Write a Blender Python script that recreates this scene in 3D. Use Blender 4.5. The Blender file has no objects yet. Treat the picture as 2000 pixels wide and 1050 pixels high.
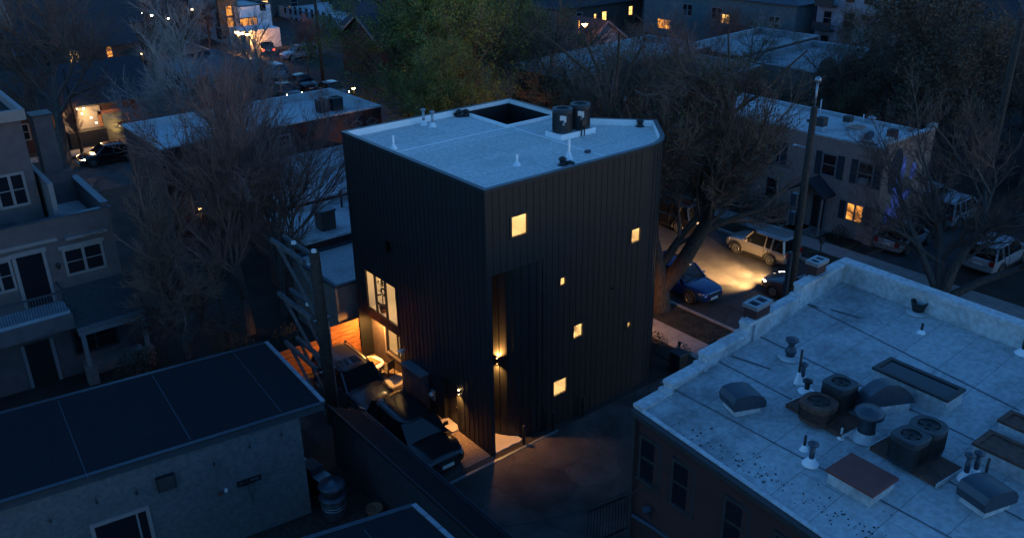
import bpy, bmesh, math, random
from mathutils import Vector, Matrix
R = math.radians
rnd = random.Random(7)
S = bpy.context.scene
COL = S.collection

# ------------------------------------------------------------------ camera maths
PITCH, ROLL, FOC, CAMZ = R(24.18), R(-0.79), 1698.0, 20.358
YAW = R(38.38)
_f = Vector((0, math.cos(PITCH), -math.sin(PITCH))); _u = Vector((0, math.sin(PITCH), math.cos(PITCH))); _r = Vector((1, 0, 0))
_R = math.cos(ROLL)*_r + math.sin(ROLL)*_u; _U = -math.sin(ROLL)*_r + math.cos(ROLL)*_u
_M = Matrix(((math.cos(YAW), math.sin(YAW), 0), (-math.sin(YAW), math.cos(YAW), 0), (0, 0, 1)))
FWD, RGT, UPV = _M @ _f, _M @ _R, _M @ _U
CAM = Vector((-16.5176, -22.2821, CAMZ))
def ray(px, py): return FWD*FOC + RGT*(px-1000) - UPV*(py-525)
def gz(px, py, z=0.0):
    d = ray(px, py); return CAM + d*((z-CAM.z)/d.z)
def gx(px, py, x):
    d = ray(px, py); return CAM + d*((x-CAM.x)/d.x)
def gy(px, py, y):
    d = ray(px, py); return CAM + d*((y-CAM.y)/d.y)

# ------------------------------------------------------------------ materials
def mat(name, col, rough=0.7, metal=0.0, var=0.15, scale=4.0, bump=0.0, bscale=None, col2=None, spec=0.5, detail=6):
    m = bpy.data.materials.new(name); m.use_nodes = True
    nt = m.node_tree; b = nt.nodes['Principled BSDF']
    b.inputs['Roughness'].default_value = rough; b.inputs['Metallic'].default_value = metal
    b.inputs['Specular IOR Level'].default_value = spec
    c2 = col2 or tuple(max(0, c*(1-var)) for c in col); c1 = col if col2 else tuple(c*(1+var) for c in col)
    tc = nt.nodes.new('ShaderNodeTexCoord')
    n = nt.nodes.new('ShaderNodeTexNoise'); n.inputs['Scale'].default_value = scale; n.inputs['Detail'].default_value = detail
    nt.links.new(tc.outputs['Object'], n.inputs['Vector'])
    cr = nt.nodes.new('ShaderNodeValToRGB')
    cr.color_ramp.elements[0].position = 0.35; cr.color_ramp.elements[1].position = 0.65
    cr.color_ramp.elements[0].color = (*c2, 1); cr.color_ramp.elements[1].color = (*c1, 1)
    nt.links.new(n.outputs['Fac'], cr.inputs['Fac']); nt.links.new(cr.outputs['Color'], b.inputs['Base Color'])
    if bump:
        n2 = nt.nodes.new('ShaderNodeTexNoise'); n2.inputs['Scale'].default_value = bscale or scale*6; n2.inputs['Detail'].default_value = 4
        nt.links.new(tc.outputs['Object'], n2.inputs['Vector'])
        bp = nt.nodes.new('ShaderNodeBump'); bp.inputs['Strength'].default_value = bump; bp.inputs['Distance'].default_value = 0.03
        nt.links.new(n2.outputs['Fac'], bp.inputs['Height']); nt.links.new(bp.outputs['Normal'], b.inputs['Normal'])
    m['_ramp'] = cr.name
    return m
def emit(name, col, strength, scale=0, dark=0.4):
    m = bpy.data.materials.new(name); m.use_nodes = True
    nt = m.node_tree; b = nt.nodes['Principled BSDF']
    b.inputs['Base Color'].default_value = (0.05, 0.04, 0.03, 1); b.inputs['Roughness'].default_value = 0.2
    b.inputs['Emission Color'].default_value = (*col, 1); b.inputs['Emission Strength'].default_value = strength
    if scale:
        tc = nt.nodes.new('ShaderNodeTexCoord'); n = nt.nodes.new('ShaderNodeTexNoise'); n.inputs['Scale'].default_value = scale
        nt.links.new(tc.outputs['Object'], n.inputs['Vector'])
        mr = nt.nodes.new('ShaderNodeMapRange'); mr.inputs['From Min'].default_value = 0.35; mr.inputs['From Max'].default_value = 0.65
        mr.inputs['To Min'].default_value = strength*dark; mr.inputs['To Max'].default_value = strength
        nt.links.new(n.outputs['Fac'], mr.inputs['Value']); nt.links.new(mr.outputs['Result'], b.inputs['Emission Strength'])
    return m
def brick(name, c1, c2, mortar, sx=1.0, rough=0.85):
    m = bpy.data.materials.new(name); m.use_nodes = True
    nt = m.node_tree; b = nt.nodes['Principled BSDF']; b.inputs['Roughness'].default_value = rough
    tc = nt.nodes.new('ShaderNodeTexCoord'); sp = nt.nodes.new('ShaderNodeSeparateXYZ'); nt.links.new(tc.outputs['Object'], sp.inputs[0])
    ad = nt.nodes.new('ShaderNodeMath'); ad.operation = 'ADD'
    nt.links.new(sp.outputs['X'], ad.inputs[0]); nt.links.new(sp.outputs['Y'], ad.inputs[1])
    cb = nt.nodes.new('ShaderNodeCombineXYZ'); nt.links.new(ad.outputs[0], cb.inputs['X']); nt.links.new(sp.outputs['Z'], cb.inputs['Y'])
    bt = nt.nodes.new('ShaderNodeTexBrick'); nt.links.new(cb.outputs[0], bt.inputs['Vector'])
    bt.inputs['Color1'].default_value = (*c1, 1); bt.inputs['Color2'].default_value = (*c2, 1); bt.inputs['Mortar'].default_value = (*mortar, 1)
    bt.inputs['Scale'].default_value = 1.0*sx; bt.inputs['Brick Width'].default_value = 0.23; bt.inputs['Row Height'].default_value = 0.08
    bt.inputs['Mortar Size'].default_value = 0.008; bt.inputs['Bias'].default_value = 0.0
    n = nt.nodes.new('ShaderNodeTexNoise'); n.inputs['Scale'].default_value = 1.3; n.inputs['Detail'].default_value = 8
    nt.links.new(tc.outputs['Object'], n.inputs['Vector'])
    mx = nt.nodes.new('ShaderNodeMix'); mx.data_type = 'RGBA'; mx.blend_type = 'MULTIPLY'; mx.inputs[0].default_value = 0.6
    nt.links.new(bt.outputs['Color'], mx.inputs[6]); nt.links.new(n.outputs['Fac'], mx.inputs[7])
    nt.links.new(mx.outputs[2], b.inputs['Base Color'])
    bp = nt.nodes.new('ShaderNodeBump'); bp.inputs['Strength'].default_value = 0.4; bp.inputs['Distance'].default_value = 0.01; bp.invert = True
    nt.links.new(bt.outputs['Fac'], bp.inputs['Height']); nt.links.new(bp.outputs['Normal'], b.inputs['Normal'])
    return m
def membrane(name, col, dark, seam=0.0, stain=0.5, sscale=0.35):
    """roofing felt: fine mottling plus broad dirt stains with their own shapes"""
    m = mat(name, col, 0.88, 0, 0.16, 7.0, 0.3, 40, spec=0.25)
    nt = m.node_tree; b = nt.nodes['Principled BSDF']; cr = nt.nodes[m['_ramp']]
    tc = nt.nodes.new('ShaderNodeTexCoord')
    n = nt.nodes.new('ShaderNodeTexNoise'); n.inputs['Scale'].default_value = sscale; n.inputs['Detail'].default_value = 10; n.inputs['Roughness'].default_value = 0.65
    nt.links.new(tc.outputs['Object'], n.inputs['Vector'])
    mr = nt.nodes.new('ShaderNodeMapRange'); mr.inputs['From Min'].default_value = 0.5; mr.inputs['From Max'].default_value = 0.72
    mr.inputs['To Max'].default_value = stain
    nt.links.new(n.outputs['Fac'], mr.inputs['Value'])
    mx = nt.nodes.new('ShaderNodeMix'); mx.data_type = 'RGBA'; mx.inputs[7].default_value = (*dark, 1)
    nt.links.new(mr.outputs['Result'], mx.inputs[0]); nt.links.new(cr.outputs['Color'], mx.inputs[6]); last = mx.outputs[2]
    if seam:          # lapped sheets: thin dirty joints between long strips
        bt = nt.nodes.new('ShaderNodeTexBrick'); bt.inputs['Scale'].default_value = 1.0; bt.inputs['Brick Width'].default_value = 7.5; bt.inputs['Row Height'].default_value = seam
        bt.inputs['Mortar Size'].default_value = 0.014; bt.inputs['Color1'].default_value = (1, 1, 1, 1); bt.inputs['Color2'].default_value = (0.90, 0.90, 0.90, 1); bt.inputs['Mortar'].default_value = (0.62, 0.62, 0.62, 1)
        nt.links.new(tc.outputs['Object'], bt.inputs['Vector'])
        m2 = nt.nodes.new('ShaderNodeMix'); m2.data_type = 'RGBA'; m2.blend_type = 'MULTIPLY'; m2.inputs[0].default_value = 1.0
        nt.links.new(last, m2.inputs[6]); nt.links.new(bt.outputs['Color'], m2.inputs[7]); last = m2.outputs[2]
    nt.links.new(last, b.inputs['Base Color'])
    return m
def cracked(m, scale, depth):
    """irregular cracks and darker repair patches in paving"""
    nt = m.node_tree; b = nt.nodes['Principled BSDF']; cr = nt.nodes[m['_ramp']]; tc = nt.nodes.new('ShaderNodeTexCoord')
    n = nt.nodes.new('ShaderNodeTexNoise'); n.inputs['Scale'].default_value = 1.1; n.inputs['Detail'].default_value = 6
    nt.links.new(tc.outputs['Object'], n.inputs['Vector'])
    ad = nt.nodes.new('ShaderNodeMix'); ad.data_type = 'RGBA'; ad.blend_type = 'ADD'; ad.inputs[0].default_value = 0.9
    nt.links.new(tc.outputs['Object'], ad.inputs[6]); nt.links.new(n.outputs['Color'], ad.inputs[7])
    v = nt.nodes.new('ShaderNodeTexVoronoi'); v.feature = 'DISTANCE_TO_EDGE'; v.inputs['Scale'].default_value = scale
    v2 = nt.nodes.new('ShaderNodeTexVoronoi'); v2.inputs['Scale'].default_value = scale
    nt.links.new(ad.outputs[2], v.inputs['Vector']); nt.links.new(ad.outputs[2], v2.inputs['Vector'])
    mr = nt.nodes.new('ShaderNodeMapRange'); mr.inputs['From Max'].default_value = 0.018; mr.inputs['To Min'].default_value = 0.66; nt.links.new(v.outputs['Distance'], mr.inputs['Value'])
    hs = nt.nodes.new('ShaderNodeMapRange'); hs.inputs['To Min'].default_value = depth; hs.inputs['To Max'].default_value = 1.25; nt.links.new(v2.outputs['Color'], hs.inputs['Value'])
    mu = nt.nodes.new('ShaderNodeMath'); mu.operation = 'MULTIPLY'; nt.links.new(mr.outputs[0], mu.inputs[0]); nt.links.new(hs.outputs[0], mu.inputs[1])
    mx = nt.nodes.new('ShaderNodeMix'); mx.data_type = 'RGBA'; mx.blend_type = 'MULTIPLY'; mx.inputs[0].default_value = 1.0
    nt.links.new(cr.outputs['Color'], mx.inputs[6]); nt.links.new(mu.outputs[0], mx.inputs[7]); nt.links.new(mx.outputs[2], b.inputs['Base Color'])
    return m
def glass(name, tint=(0.02, 0.025, 0.03), rough=0.05, alpha=0.0):
    m = bpy.data.materials.new(name); m.use_nodes = True; nt = m.node_tree
    b = nt.nodes['Principled BSDF']; b.inputs['Base Color'].default_value = (*tint, 1); b.inputs['Roughness'].default_value = rough
    if alpha:
        out = nt.nodes['Material Output']; tr = nt.nodes.new('ShaderNodeBsdfTransparent'); gl = nt.nodes.new('ShaderNodeBsdfGlossy')
        gl.inputs['Roughness'].default_value = 0.02
        fr = nt.nodes.new('ShaderNodeLayerWeight'); fr.inputs['Blend'].default_value = 0.12
        ms = nt.nodes.new('ShaderNodeMixShader'); nt.links.new(fr.outputs['Facing'], ms.inputs[0]); nt.links.new(tr.outputs[0], ms.inputs[1]); nt.links.new(gl.outputs[0], ms.inputs[2])
        nt.links.new(ms.outputs[0], out.inputs['Surface'])
    return m
def bark_mat(name, c1, c2):
    m = bpy.data.materials.new(name); m.use_nodes = True; nt = m.node_tree; b = nt.nodes['Principled BSDF']; b.inputs['Roughness'].default_value = 0.95
    tc = nt.nodes.new('ShaderNodeTexCoord'); mp = nt.nodes.new('ShaderNodeMapping'); mp.inputs['Scale'].default_value = (9, 9, 1.6)
    n = nt.nodes.new('ShaderNodeTexNoise'); n.inputs['Scale'].default_value = 1.5; n.inputs['Detail'].default_value = 9; n.inputs['Roughness'].default_value = 0.65
    cr = nt.nodes.new('ShaderNodeValToRGB')
    cr.color_ramp.elements[0].position = 0.38; cr.color_ramp.elements[1].position = 0.62; cr.color_ramp.elements[0].color = (*c2, 1); cr.color_ramp.elements[1].color = (*c1, 1)
    bp = nt.nodes.new('ShaderNodeBump'); bp.inputs['Strength'].default_value = 1.0; bp.inputs['Distance'].default_value = 0.08
    nt.links.new(tc.outputs['Object'], mp.inputs['Vector']); nt.links.new(mp.outputs[0], n.inputs['Vector']); nt.links.new(n.outputs['Fac'], cr.inputs['Fac'])
    nt.links.new(cr.outputs['Color'], b.inputs['Base Color']); nt.links.new(n.outputs['Fac'], bp.inputs['Height']); nt.links.new(bp.outputs['Normal'], b.inputs['Normal'])
    return m
def cedar_mat():
    m = bpy.data.materials.new('cedar_boards'); m.use_nodes = True; nt = m.node_tree; b = nt.nodes['Principled BSDF']; b.inputs['Roughness'].default_value = 0.6
    tc = nt.nodes.new('ShaderNodeTexCoord'); mp = nt.nodes.new('ShaderNodeMapping'); mp.inputs['Scale'].default_value = (1.2, 1.2, 9.0)
    n = nt.nodes.new('ShaderNodeTexNoise'); n.inputs['Scale'].default_value = 1.6; n.inputs['Detail'].default_value = 8
    cr = nt.nodes.new('ShaderNodeValToRGB')
    for (p, c) in ((0.32, (0.12, 0.040, 0.014)), (0.68, (0.42, 0.17, 0.06))):
        e = cr.color_ramp.elements[0 if p < 0.5 else 1]; e.position = p; e.color = (*c, 1)
    nt.links.new(tc.outputs['Object'], mp.inputs['Vector']); nt.links.new(mp.outputs[0], n.inputs['Vector']); nt.links.new(n.outputs['Fac'], cr.inputs['Fac']); nt.links.new(cr.outputs['Color'], b.inputs['Base Color'])
    return m
WARM = (1.0, 0.42, 0.09)
K = dict(
    cladding=mat('black_metal_cladding', (0.016, 0.0185, 0.022), 0.5, 0.2, 0.12, 1.5),
    trim=mat('dark_metal_trim', (0.045, 0.06, 0.075), 0.35, 0.6, 0.1, 3),
    tpo=membrane('grey_roof_membrane', (0.66, 0.66, 0.62), (0.42, 0.43, 0.42), stain=0.5, sscale=0.6, seam=1.9),
    white=mat('white_flashing', (0.88, 0.88, 0.88), 0.6, 0, 0.03, 5),
    whitedirty=membrane('weathered_white_coating', (0.48, 0.51, 0.52), (0.16, 0.165, 0.165), stain=0.75, sscale=1.1),
    seamfelt=mat('dirty_felt_seam', (0.10, 0.115, 0.135), 0.9, 0, 0.3, 3),
    oldroof=membrane('aged_white_roof_coating', (0.42, 0.455, 0.46), (0.12, 0.125, 0.13), stain=0.9, sscale=0.33, seam=1.1),
    rowroof=membrane('pale_row_roof_coating', (0.50, 0.52, 0.52), (0.17, 0.18, 0.18), stain=0.8, sscale=0.3),
    farroof=membrane('dusty_far_roof_coating', (0.30, 0.32, 0.33), (0.09, 0.095, 0.10), stain=0.9, sscale=0.4),
    darkroof=membrane('charcoal_rolled_roofing', (0.0085, 0.0115, 0.016), (0.006, 0.007, 0.009), stain=0.6, sscale=0.8, seam=2.4),
    shingle=mat('dark_asphalt_shingle', (0.035, 0.038, 0.045), 0.9, 0, 0.3, 12, 0.4, 30),
    redbrick=brick('dark_red_brick', (0.085, 0.024, 0.020), (0.060, 0.018, 0.016), (0.06, 0.042, 0.040)),
    tanbrick=brick('tan_painted_brick', (0.62, 0.36, 0.26), (0.50, 0.29, 0.21), (0.25, 0.18, 0.14)),  # tan paint, brightened to stand in for warm street light on the end wall
    greybrick=brick('grey_brown_brick', (0.13, 0.095, 0.08), (0.09, 0.07, 0.06), (0.12, 0.105, 0.095)),
    palebrick=brick('pale_weathered_brick', (0.36, 0.28, 0.24), (0.27, 0.20, 0.17), (0.28, 0.26, 0.24)),
    stucco=mat('grey_beige_stucco', (0.115, 0.092, 0.095), 0.9, 0, 0.12, 2.5, 0.35, 60),
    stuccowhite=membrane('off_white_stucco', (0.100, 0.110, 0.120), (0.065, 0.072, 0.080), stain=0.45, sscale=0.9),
    stuccotan=mat('taupe_painted_brick', (0.36, 0.235, 0.20), 0.85, 0, 0.12, 3, 0.3, 30),
    paintwhite=mat('bright_white_render', (0.75, 0.76, 0.78), 0.8, 0, 0.05, 1.2),
    siding=mat('blue_grey_siding', (0.25, 0.30, 0.34), 0.8, 0, 0.12, 2),
    sidingdark=mat('dark_green_grey_siding', (0.10, 0.145, 0.155), 0.8, 0, 0.15, 2),
    wintrim=mat('pale_window_trim', (0.22, 0.20, 0.20), 0.7, 0, 0.06, 3),
    darktrim=mat('charcoal_trim', (0.030, 0.030, 0.032), 0.6, 0, 0.15, 5),
    shutter=mat('dark_blue_grey_shutter', (0.028, 0.033, 0.045), 0.7, 0, 0.1, 5),
    pane=glass('dark_window_glass', (0.012, 0.014, 0.018), 0.08),
    clear=glass('clear_window_glass', alpha=1),
    plaster=mat('cream_room_plaster', (0.74, 0.72, 0.68), 0.9, 0, 0.03, 1),
    roomfloor=mat('oak_room_floor', (0.42, 0.27, 0.14), 0.6, 0, 0.2, 3),
    lit=emit('lit_window_glow', (1.0, 0.50, 0.13), 0.8, 2.6, 0.35),
    litdim=emit('dim_amber_window_glow', (1.0, 0.36, 0.06), 0.34, 2.2, 0.2),
    bulb=emit('warm_lamp_glow', (1.0, 0.62, 0.25), 9.0),
    bulborange=emit('orange_street_lamp_glow', (1.0, 0.30, 0.06), 30.0),
    bulbwhite=emit('greenish_white_lamp_glow', (0.85, 1.0, 0.80), 6.0),
    head=emit('headlamp_glow', (1.0, 0.84, 0.55), 14.0),
    headwarm=emit('amber_headlamp_glow', (1.0, 0.60, 0.22), 8.0),
    tail=emit('red_tail_lamp_glow', (1.0, 0.08, 0.03), 3.0),
    tailoff=mat('red_lamp_lens', (0.25, 0.02, 0.02), 0.2, 0, 0.05, 5),
    lens=mat('clear_headlamp_lens', (0.45, 0.47, 0.5), 0.12, 0.4, 0.05, 8),
    asphalt=cracked(mat('worn_asphalt', (0.048, 0.046, 0.046), 0.85, 0, 0.3, 0.9, 0.5, 60), 0.35, 0.78),
    alley=cracked(mat('patched_alley_asphalt', (0.058, 0.048, 0.042), 0.88, 0, 0.42, 0.7, 0.7, 40), 0.40, 0.72),
    concrete=mat('sidewalk_concrete', (0.26, 0.245, 0.23), 0.85, 0, 0.14, 1.6, 0.3, 50),
    slab=mat('pale_new_concrete', (0.46, 0.43, 0.38), 0.8, 0, 0.06, 2),
    kerb=mat('kerb_concrete', (0.30, 0.29, 0.27), 0.85, 0, 0.15, 3),
    gravel=mat('crushed_granite_gravel', (0.20, 0.155, 0.12), 0.95, 0, 0.75, 26, 1.0, 40),
    shedwall=mat('dark_shed_boards', (0.026, 0.030, 0.036), 0.85, 0, 0.2, 3),
    dirt=mat('dark_winter_soil', (0.026, 0.021, 0.016), 0.95, 0, 0.4, 0.5, 0.7, 9),
    lawn=mat('dormant_lawn', (0.040, 0.038, 0.024), 0.95, 0, 0.4, 1.4, 0.8, 25),
    cedar=cedar_mat(),
    oldcedar=mat('cedar_boards', (0.34, 0.125, 0.042), 0.6, 0, 0.25, 2, 0.2, 20),
    polewood=mat('creosote_pole_wood', (0.042, 0.028, 0.021), 0.85, 0, 0.35, 6, 0.5, 20),
    armwood=mat('weathered_crossarm_timber', (0.10, 0.098, 0.10), 0.85, 0, 0.2, 5, 0.4, 20),
    porcelain=mat('white_insulator', (0.7, 0.72, 0.72), 0.25, 0, 0.03, 5),
    galv=mat('galvanised_steel', (0.30, 0.34, 0.37), 0.42, 0.7, 0.12, 6),
    glow=emit('dim_sconce_glow', (1.0, 0.55, 0.18), 2.2),
    bluemetal=mat('blue_grey_sheet_metal', (0.050, 0.070, 0.092), 0.45, 0.4, 0.12, 4),
    acbody=mat('charcoal_condenser_paint', (0.040, 0.050, 0.058), 0.5, 0.3, 0.12, 6),
    rust=mat('rusted_brown_steel', (0.11, 0.055, 0.040), 0.8, 0.2, 0.3, 5, 0.2),
    redhatch=mat('oxide_red_hatch_paint', (0.17, 0.050, 0.042), 0.7, 0, 0.12, 3),
    black=mat('black_plastic', (0.014, 0.014, 0.015), 0.5, 0, 0.1, 5),
    rubber=mat('tyre_rubber', (0.012, 0.012, 0.012), 0.8, 0, 0.1, 8),
    rim=mat('alloy_rim', (0.32, 0.33, 0.34), 0.3, 0.8, 0.05, 5),
    chrome=mat('chrome', (0.6, 0.62, 0.64), 0.15, 1.0, 0.02, 5),
    plate=mat('licence_plate_white', (0.6, 0.62, 0.6), 0.5, 0, 0.1, 20),
    carglass=glass('car_glass', (0.008, 0.010, 0.012), 0.04),
    bark=bark_mat('furrowed_bark', (0.105, 0.072, 0.052), (0.040, 0.028, 0.021)),
    barkgrey=bark_mat('grey_bark', (0.135, 0.115, 0.105), (0.065, 0.055, 0.050)),
    twig=mat('brown_grey_twigs', (0.140, 0.086, 0.066), 0.95, 0, 0.3, 0.7),
    twigpale=mat('pale_grey_twigs', (0.30, 0.26, 0.24), 0.95, 0, 0.25, 0.7),
    twigred=mat('reddish_twigs', (0.185, 0.108, 0.092), 0.95, 0, 0.3, 0.7),
    leaf=mat('fresh_spring_leaves', (0.25, 0.25, 0.045), 0.75, 0, 0, 0.6, col2=(0.085, 0.105, 0.026)),
    leafbud=mat('sparse_budding_leaves', (0.095, 0.100, 0.024), 0.75, 0, 0, 0.5, col2=(0.045, 0.050, 0.020)),
    leafbrown=mat('dry_brown_leaves', (0.165, 0.098, 0.052), 0.85, 0, 0, 0.9, col2=(0.085, 0.052, 0.032)),
    shrub=mat('dark_shrub_leaves', (0.034, 0.045, 0.022), 0.8, 0, 0, 1.4, col2=(0.018, 0.024, 0.014)),
    terracotta=mat('terracotta', (0.25, 0.11, 0.06), 0.8, 0, 0.2, 6),
    muraldark=mat('mural_navy_paint', (0.028, 0.028, 0.040), 0.8, 0, 0.3, 3),
    muralviolet=mat('mural_violet_paint', (0.30, 0.27, 0.62), 0.8, 0, 0.5, 2.5),
)

# ------------------------------------------------------------------ mesh builder
class MB:
    def __init__(s, o=(0, 0, 0)): s.v = []; s.f = []; s.o = Vector(o)
    def add(s, vs, fs):
        n = len(s.v); ox, oy, oz = s.o
        s.v.extend((p[0]-ox, p[1]-oy, p[2]-oz) for p in vs); s.f.extend(tuple(i+n for i in f) for f in fs); return s
    def box(s, x0, x1, y0, y1, z0, z1):
        return s.add([(x0, y0, z0), (x1, y0, z0), (x1, y1, z0), (x0, y1, z0), (x0, y0, z1), (x1, y0, z1), (x1, y1, z1), (x0, y1, z1)],
                     [(3, 2, 1, 0), (4, 5, 6, 7), (0, 1, 5, 4), (1, 2, 6, 5), (2, 3, 7, 6), (3, 0, 4, 7)])
    def cbox(s, c, sx, sy, sz, rot=0.0):
        co, si = math.cos(rot), math.sin(rot); vs = []
        for dz in (0, sz):
            for dx, dy in ((-sx/2, -sy/2), (sx/2, -sy/2), (sx/2, sy/2), (-sx/2, sy/2)):
                vs.append((c[0]+dx*co-dy*si, c[1]+dx*si+dy*co, c[2]+dz))
        return s.add(vs, [(3, 2, 1, 0), (4, 5, 6, 7), (0, 1, 5, 4), (1, 2, 6, 5), (2, 3, 7, 6), (3, 0, 4, 7)])
    def prism(s, poly, z0, z1, top=True, bot=True):
        n = len(poly); zz0 = z0 if hasattr(z0, '__len__') else [z0]*n; zz1 = z1 if hasattr(z1, '__len__') else [z1]*n
        vs = [(p[0], p[1], z) for p, z in zip(poly, zz0)] + [(p[0], p[1], z) for p, z in zip(poly, zz1)]
        fs = [(i, (i+1) % n, n+(i+1) % n, n+i) for i in range(n)]
        if top: fs.append(tuple(range(n, 2*n)))
        if bot: fs.append(tuple(range(n-1, -1, -1)))
        return s.add(vs, fs)
    def tube(s, pts, rad, sides=6, cap=True):
        pts = [Vector(p) for p in pts]; n = len(pts)
        rr = rad if hasattr(rad, '__len__') else [rad]*n
        vs = []; fs = []
        for i, p in enumerate(pts):
            d = (pts[min(i+1, n-1)] - pts[max(i-1, 0)])
            if d.length < 1e-9: d = Vector((0, 0, 1))
            d.normalize()
            a = Vector((0, 0, 1)) if abs(d.z) < 0.9 else Vector((1, 0, 0))
            u = d.cross(a).normalized(); w = d.cross(u)
            for k in range(sides):
                t = 2*math.pi*k/sides
                vs.append(p + (u*math.cos(t) + w*math.sin(t))*rr[i])
        for i in range(n-1):
            for k in range(sides):
                k2 = (k+1) % sides
                fs.append((i*sides+k, i*sides+k2, (i+1)*sides+k2, (i+1)*sides+k))
        if cap: fs.append(tuple(range(sides-1, -1, -1))); fs.append(tuple((n-1)*sides+k for k in range(sides)))
        return s.add(vs, fs)
    def beam(s, a, b, w, h):
        a, b = Vector(a), Vector(b); d = (b-a).normalized()
        u = d.cross(Vector((0, 0, 1)))
        u = Vector((1, 0, 0)) if u.length < 1e-3 else u.normalized()
        t = u.cross(d)
        vs = [p + u*sx*w/2 + t*sz*h/2 for p in (a, b) for sx, sz in ((-1, -1), (1, -1), (1, 1), (-1, 1))]
        return s.add(vs, [(3, 2, 1, 0), (4, 5, 6, 7), (0, 1, 5, 4), (1, 2, 6, 5), (2, 3, 7, 6), (3, 0, 4, 7)])
    def lathe(s, c, prof, seg=20, cap=True):
        vs = []; fs = []; n = len(prof)
        for r_, z in prof:
            for k in range(seg):
                t = 2*math.pi*k/seg; vs.append((c[0]+r_*math.cos(t), c[1]+r_*math.sin(t), c[2]+z))
        for i in range(n-1):
            for k in range(seg):
                k2 = (k+1) % seg; fs.append((i*seg+k, i*seg+k2, (i+1)*seg+k2, (i+1)*seg+k))
        if cap: fs.append(tuple(range(seg-1, -1, -1))); fs.append(tuple((n-1)*seg+k for k in range(seg)))
        return s.add(vs, fs)
    def build(s, name, m, parent=None, smooth=False, bevel=0.0):
        me = bpy.data.meshes.new(name); me.from_pydata(s.v, [], s.f); me.update()
        bm = bmesh.new(); bm.from_mesh(me); bmesh.ops.recalc_face_normals(bm, faces=bm.faces); bm.to_mesh(me); bm.free()
        if smooth:
            for p in me.polygons: p.use_smooth = True
        o = bpy.data.objects.new(name, me); COL.objects.link(o)
        me.materials.append(K[m] if isinstance(m, str) else m)
        if parent: o.parent = parent
        if bevel:
            b = o.modifiers.new('bevel', 'BEVEL'); b.width = bevel; b.segments = 2; b.limit_method = 'ANGLE'
        return o
    def raw(s, name, m, parent=None, smooth=False):       # big meshes: no normal recalculation
        me = bpy.data.meshes.new(name); me.from_pydata(s.v, [], s.f); me.update()
        if smooth: me.polygons.foreach_set('use_smooth', [True]*len(me.polygons))
        o = bpy.data.objects.new(name, me); COL.objects.link(o); me.materials.append(K[m])
        if parent: o.parent = parent
        return o
def tag(o, label, cat, group=None):
    o['label'] = label; o['category'] = cat
    if group: o['group'] = group
    return o
def thing(name, label, cat, loc=(0, 0, 0), rz=0.0, group=None):
    o = bpy.data.objects.new(name, None); COL.objects.link(o); o.empty_display_size = 0.3
    o.location = loc; o.rotation_euler = (0, 0, rz); return tag(o, label, cat, group)
def structure(o, kind='structure'): o['kind'] = kind; return o
KIDS = {}
def copy_tree(root, loc, rz, label, scale=1.0, group=None, sz=None):
    def rec(o, par):
        c = o.copy(); COL.objects.link(c)
        if par: c.parent = par
        for ch in o.children: rec(ch, c)
        return c
    kids = list(root.children)
    r = root.copy(); COL.objects.link(r)
    for ch in kids: rec(ch, r)
    r.location = loc; r.rotation_euler = (0, 0, rz); r.scale = (scale, scale, sz or scale)
    r['label'] = label
    if group: r['group'] = group
    return r
def lamp(name, kind, loc, energy, col=WARM, radius=0.08, rot=None, spot=None, blend=0.5, size=None):
    l = bpy.data.lights.new(name, kind); l.energy = energy; l.color = col
    if kind in ('POINT', 'SPOT'): l.shadow_soft_size = radius
    if kind == 'SPOT': l.spot_size = spot; l.spot_blend = blend
    o = bpy.data.objects.new(name, l); COL.objects.link(o); o.location = loc
    if rot is not None: o.rotation_euler = rot
    return o
def aim(d): return Vector(d).to_track_quat('-Z', 'Y').to_euler()

def holed(mb, fn, u0, u1, v0, v1, holes, us=()):
    """rectangle u0..u1 x v0..v1 mapped by fn(u,v), minus rectangular holes"""
    U = sorted({u0, u1, *[h[0] for h in holes], *[h[1] for h in holes], *us}); V = sorted({v0, v1, *[h[2] for h in holes], *[h[3] for h in holes]})
    U = [u for u in U if u0-1e-6 <= u <= u1+1e-6]; V = [v for v in V if v0-1e-6 <= v <= v1+1e-6]
    for a, b in zip(U, U[1:]):
        for c, d in zip(V, V[1:]):
            um, vm = (a+b)/2, (c+d)/2
            if any(h[0] < um < h[1] and h[2] < vm < h[3] for h in holes): continue
            mb.add([fn(a, c), fn(b, c), fn(b, d), fn(a, d)], [(0, 1, 2, 3)])

# ------------------------------------------------------------------ camera, sky, sun
cd = bpy.data.cameras.new('camera'); cam = bpy.data.objects.new('camera', cd); COL.objects.link(cam)
cam.matrix_world = Matrix.Translation(CAM) @ Matrix((RGT, UPV, -FWD)).transposed().to_4x4()
cd.sensor_width = 36; cd.lens = 36*FOC/2000; cd.clip_end = 3000; cd.clip_start = 0.2
S.camera = cam
w = bpy.data.worlds.new('World'); S.world = w; w.use_nodes = True
nt = w.node_tree; bg = nt.nodes['Background']
sky = nt.nodes.new('ShaderNodeTexSky'); sky.sky_type = 'NISHITA'; sky.sun_disc = False
SUN_EL, SUN_ROT = R(2.0), R(150)
sky.sun_elevation = SUN_EL; sky.sun_rotation = SUN_ROT; sky.ozone_density = 3.8; sky.air_density = 1.0; sky.dust_density = 0.3; sky.altitude = 1600
nt.links.new(sky.outputs[0], bg.inputs['Color']); bg.inputs['Strength'].default_value = 0.15
sl = bpy.data.lights.new('sun', 'SUN'); sl.energy = 0.02; sl.angle = R(20); sl.color = (1.0, 0.82, 0.7)
so = bpy.data.objects.new('sun', sl); COL.objects.link(so)
so.rotation_euler = aim((-math.sin(SUN_ROT)*math.cos(SUN_EL), -math.cos(SUN_ROT)*math.cos(SUN_EL), -math.sin(SUN_EL)))
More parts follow.
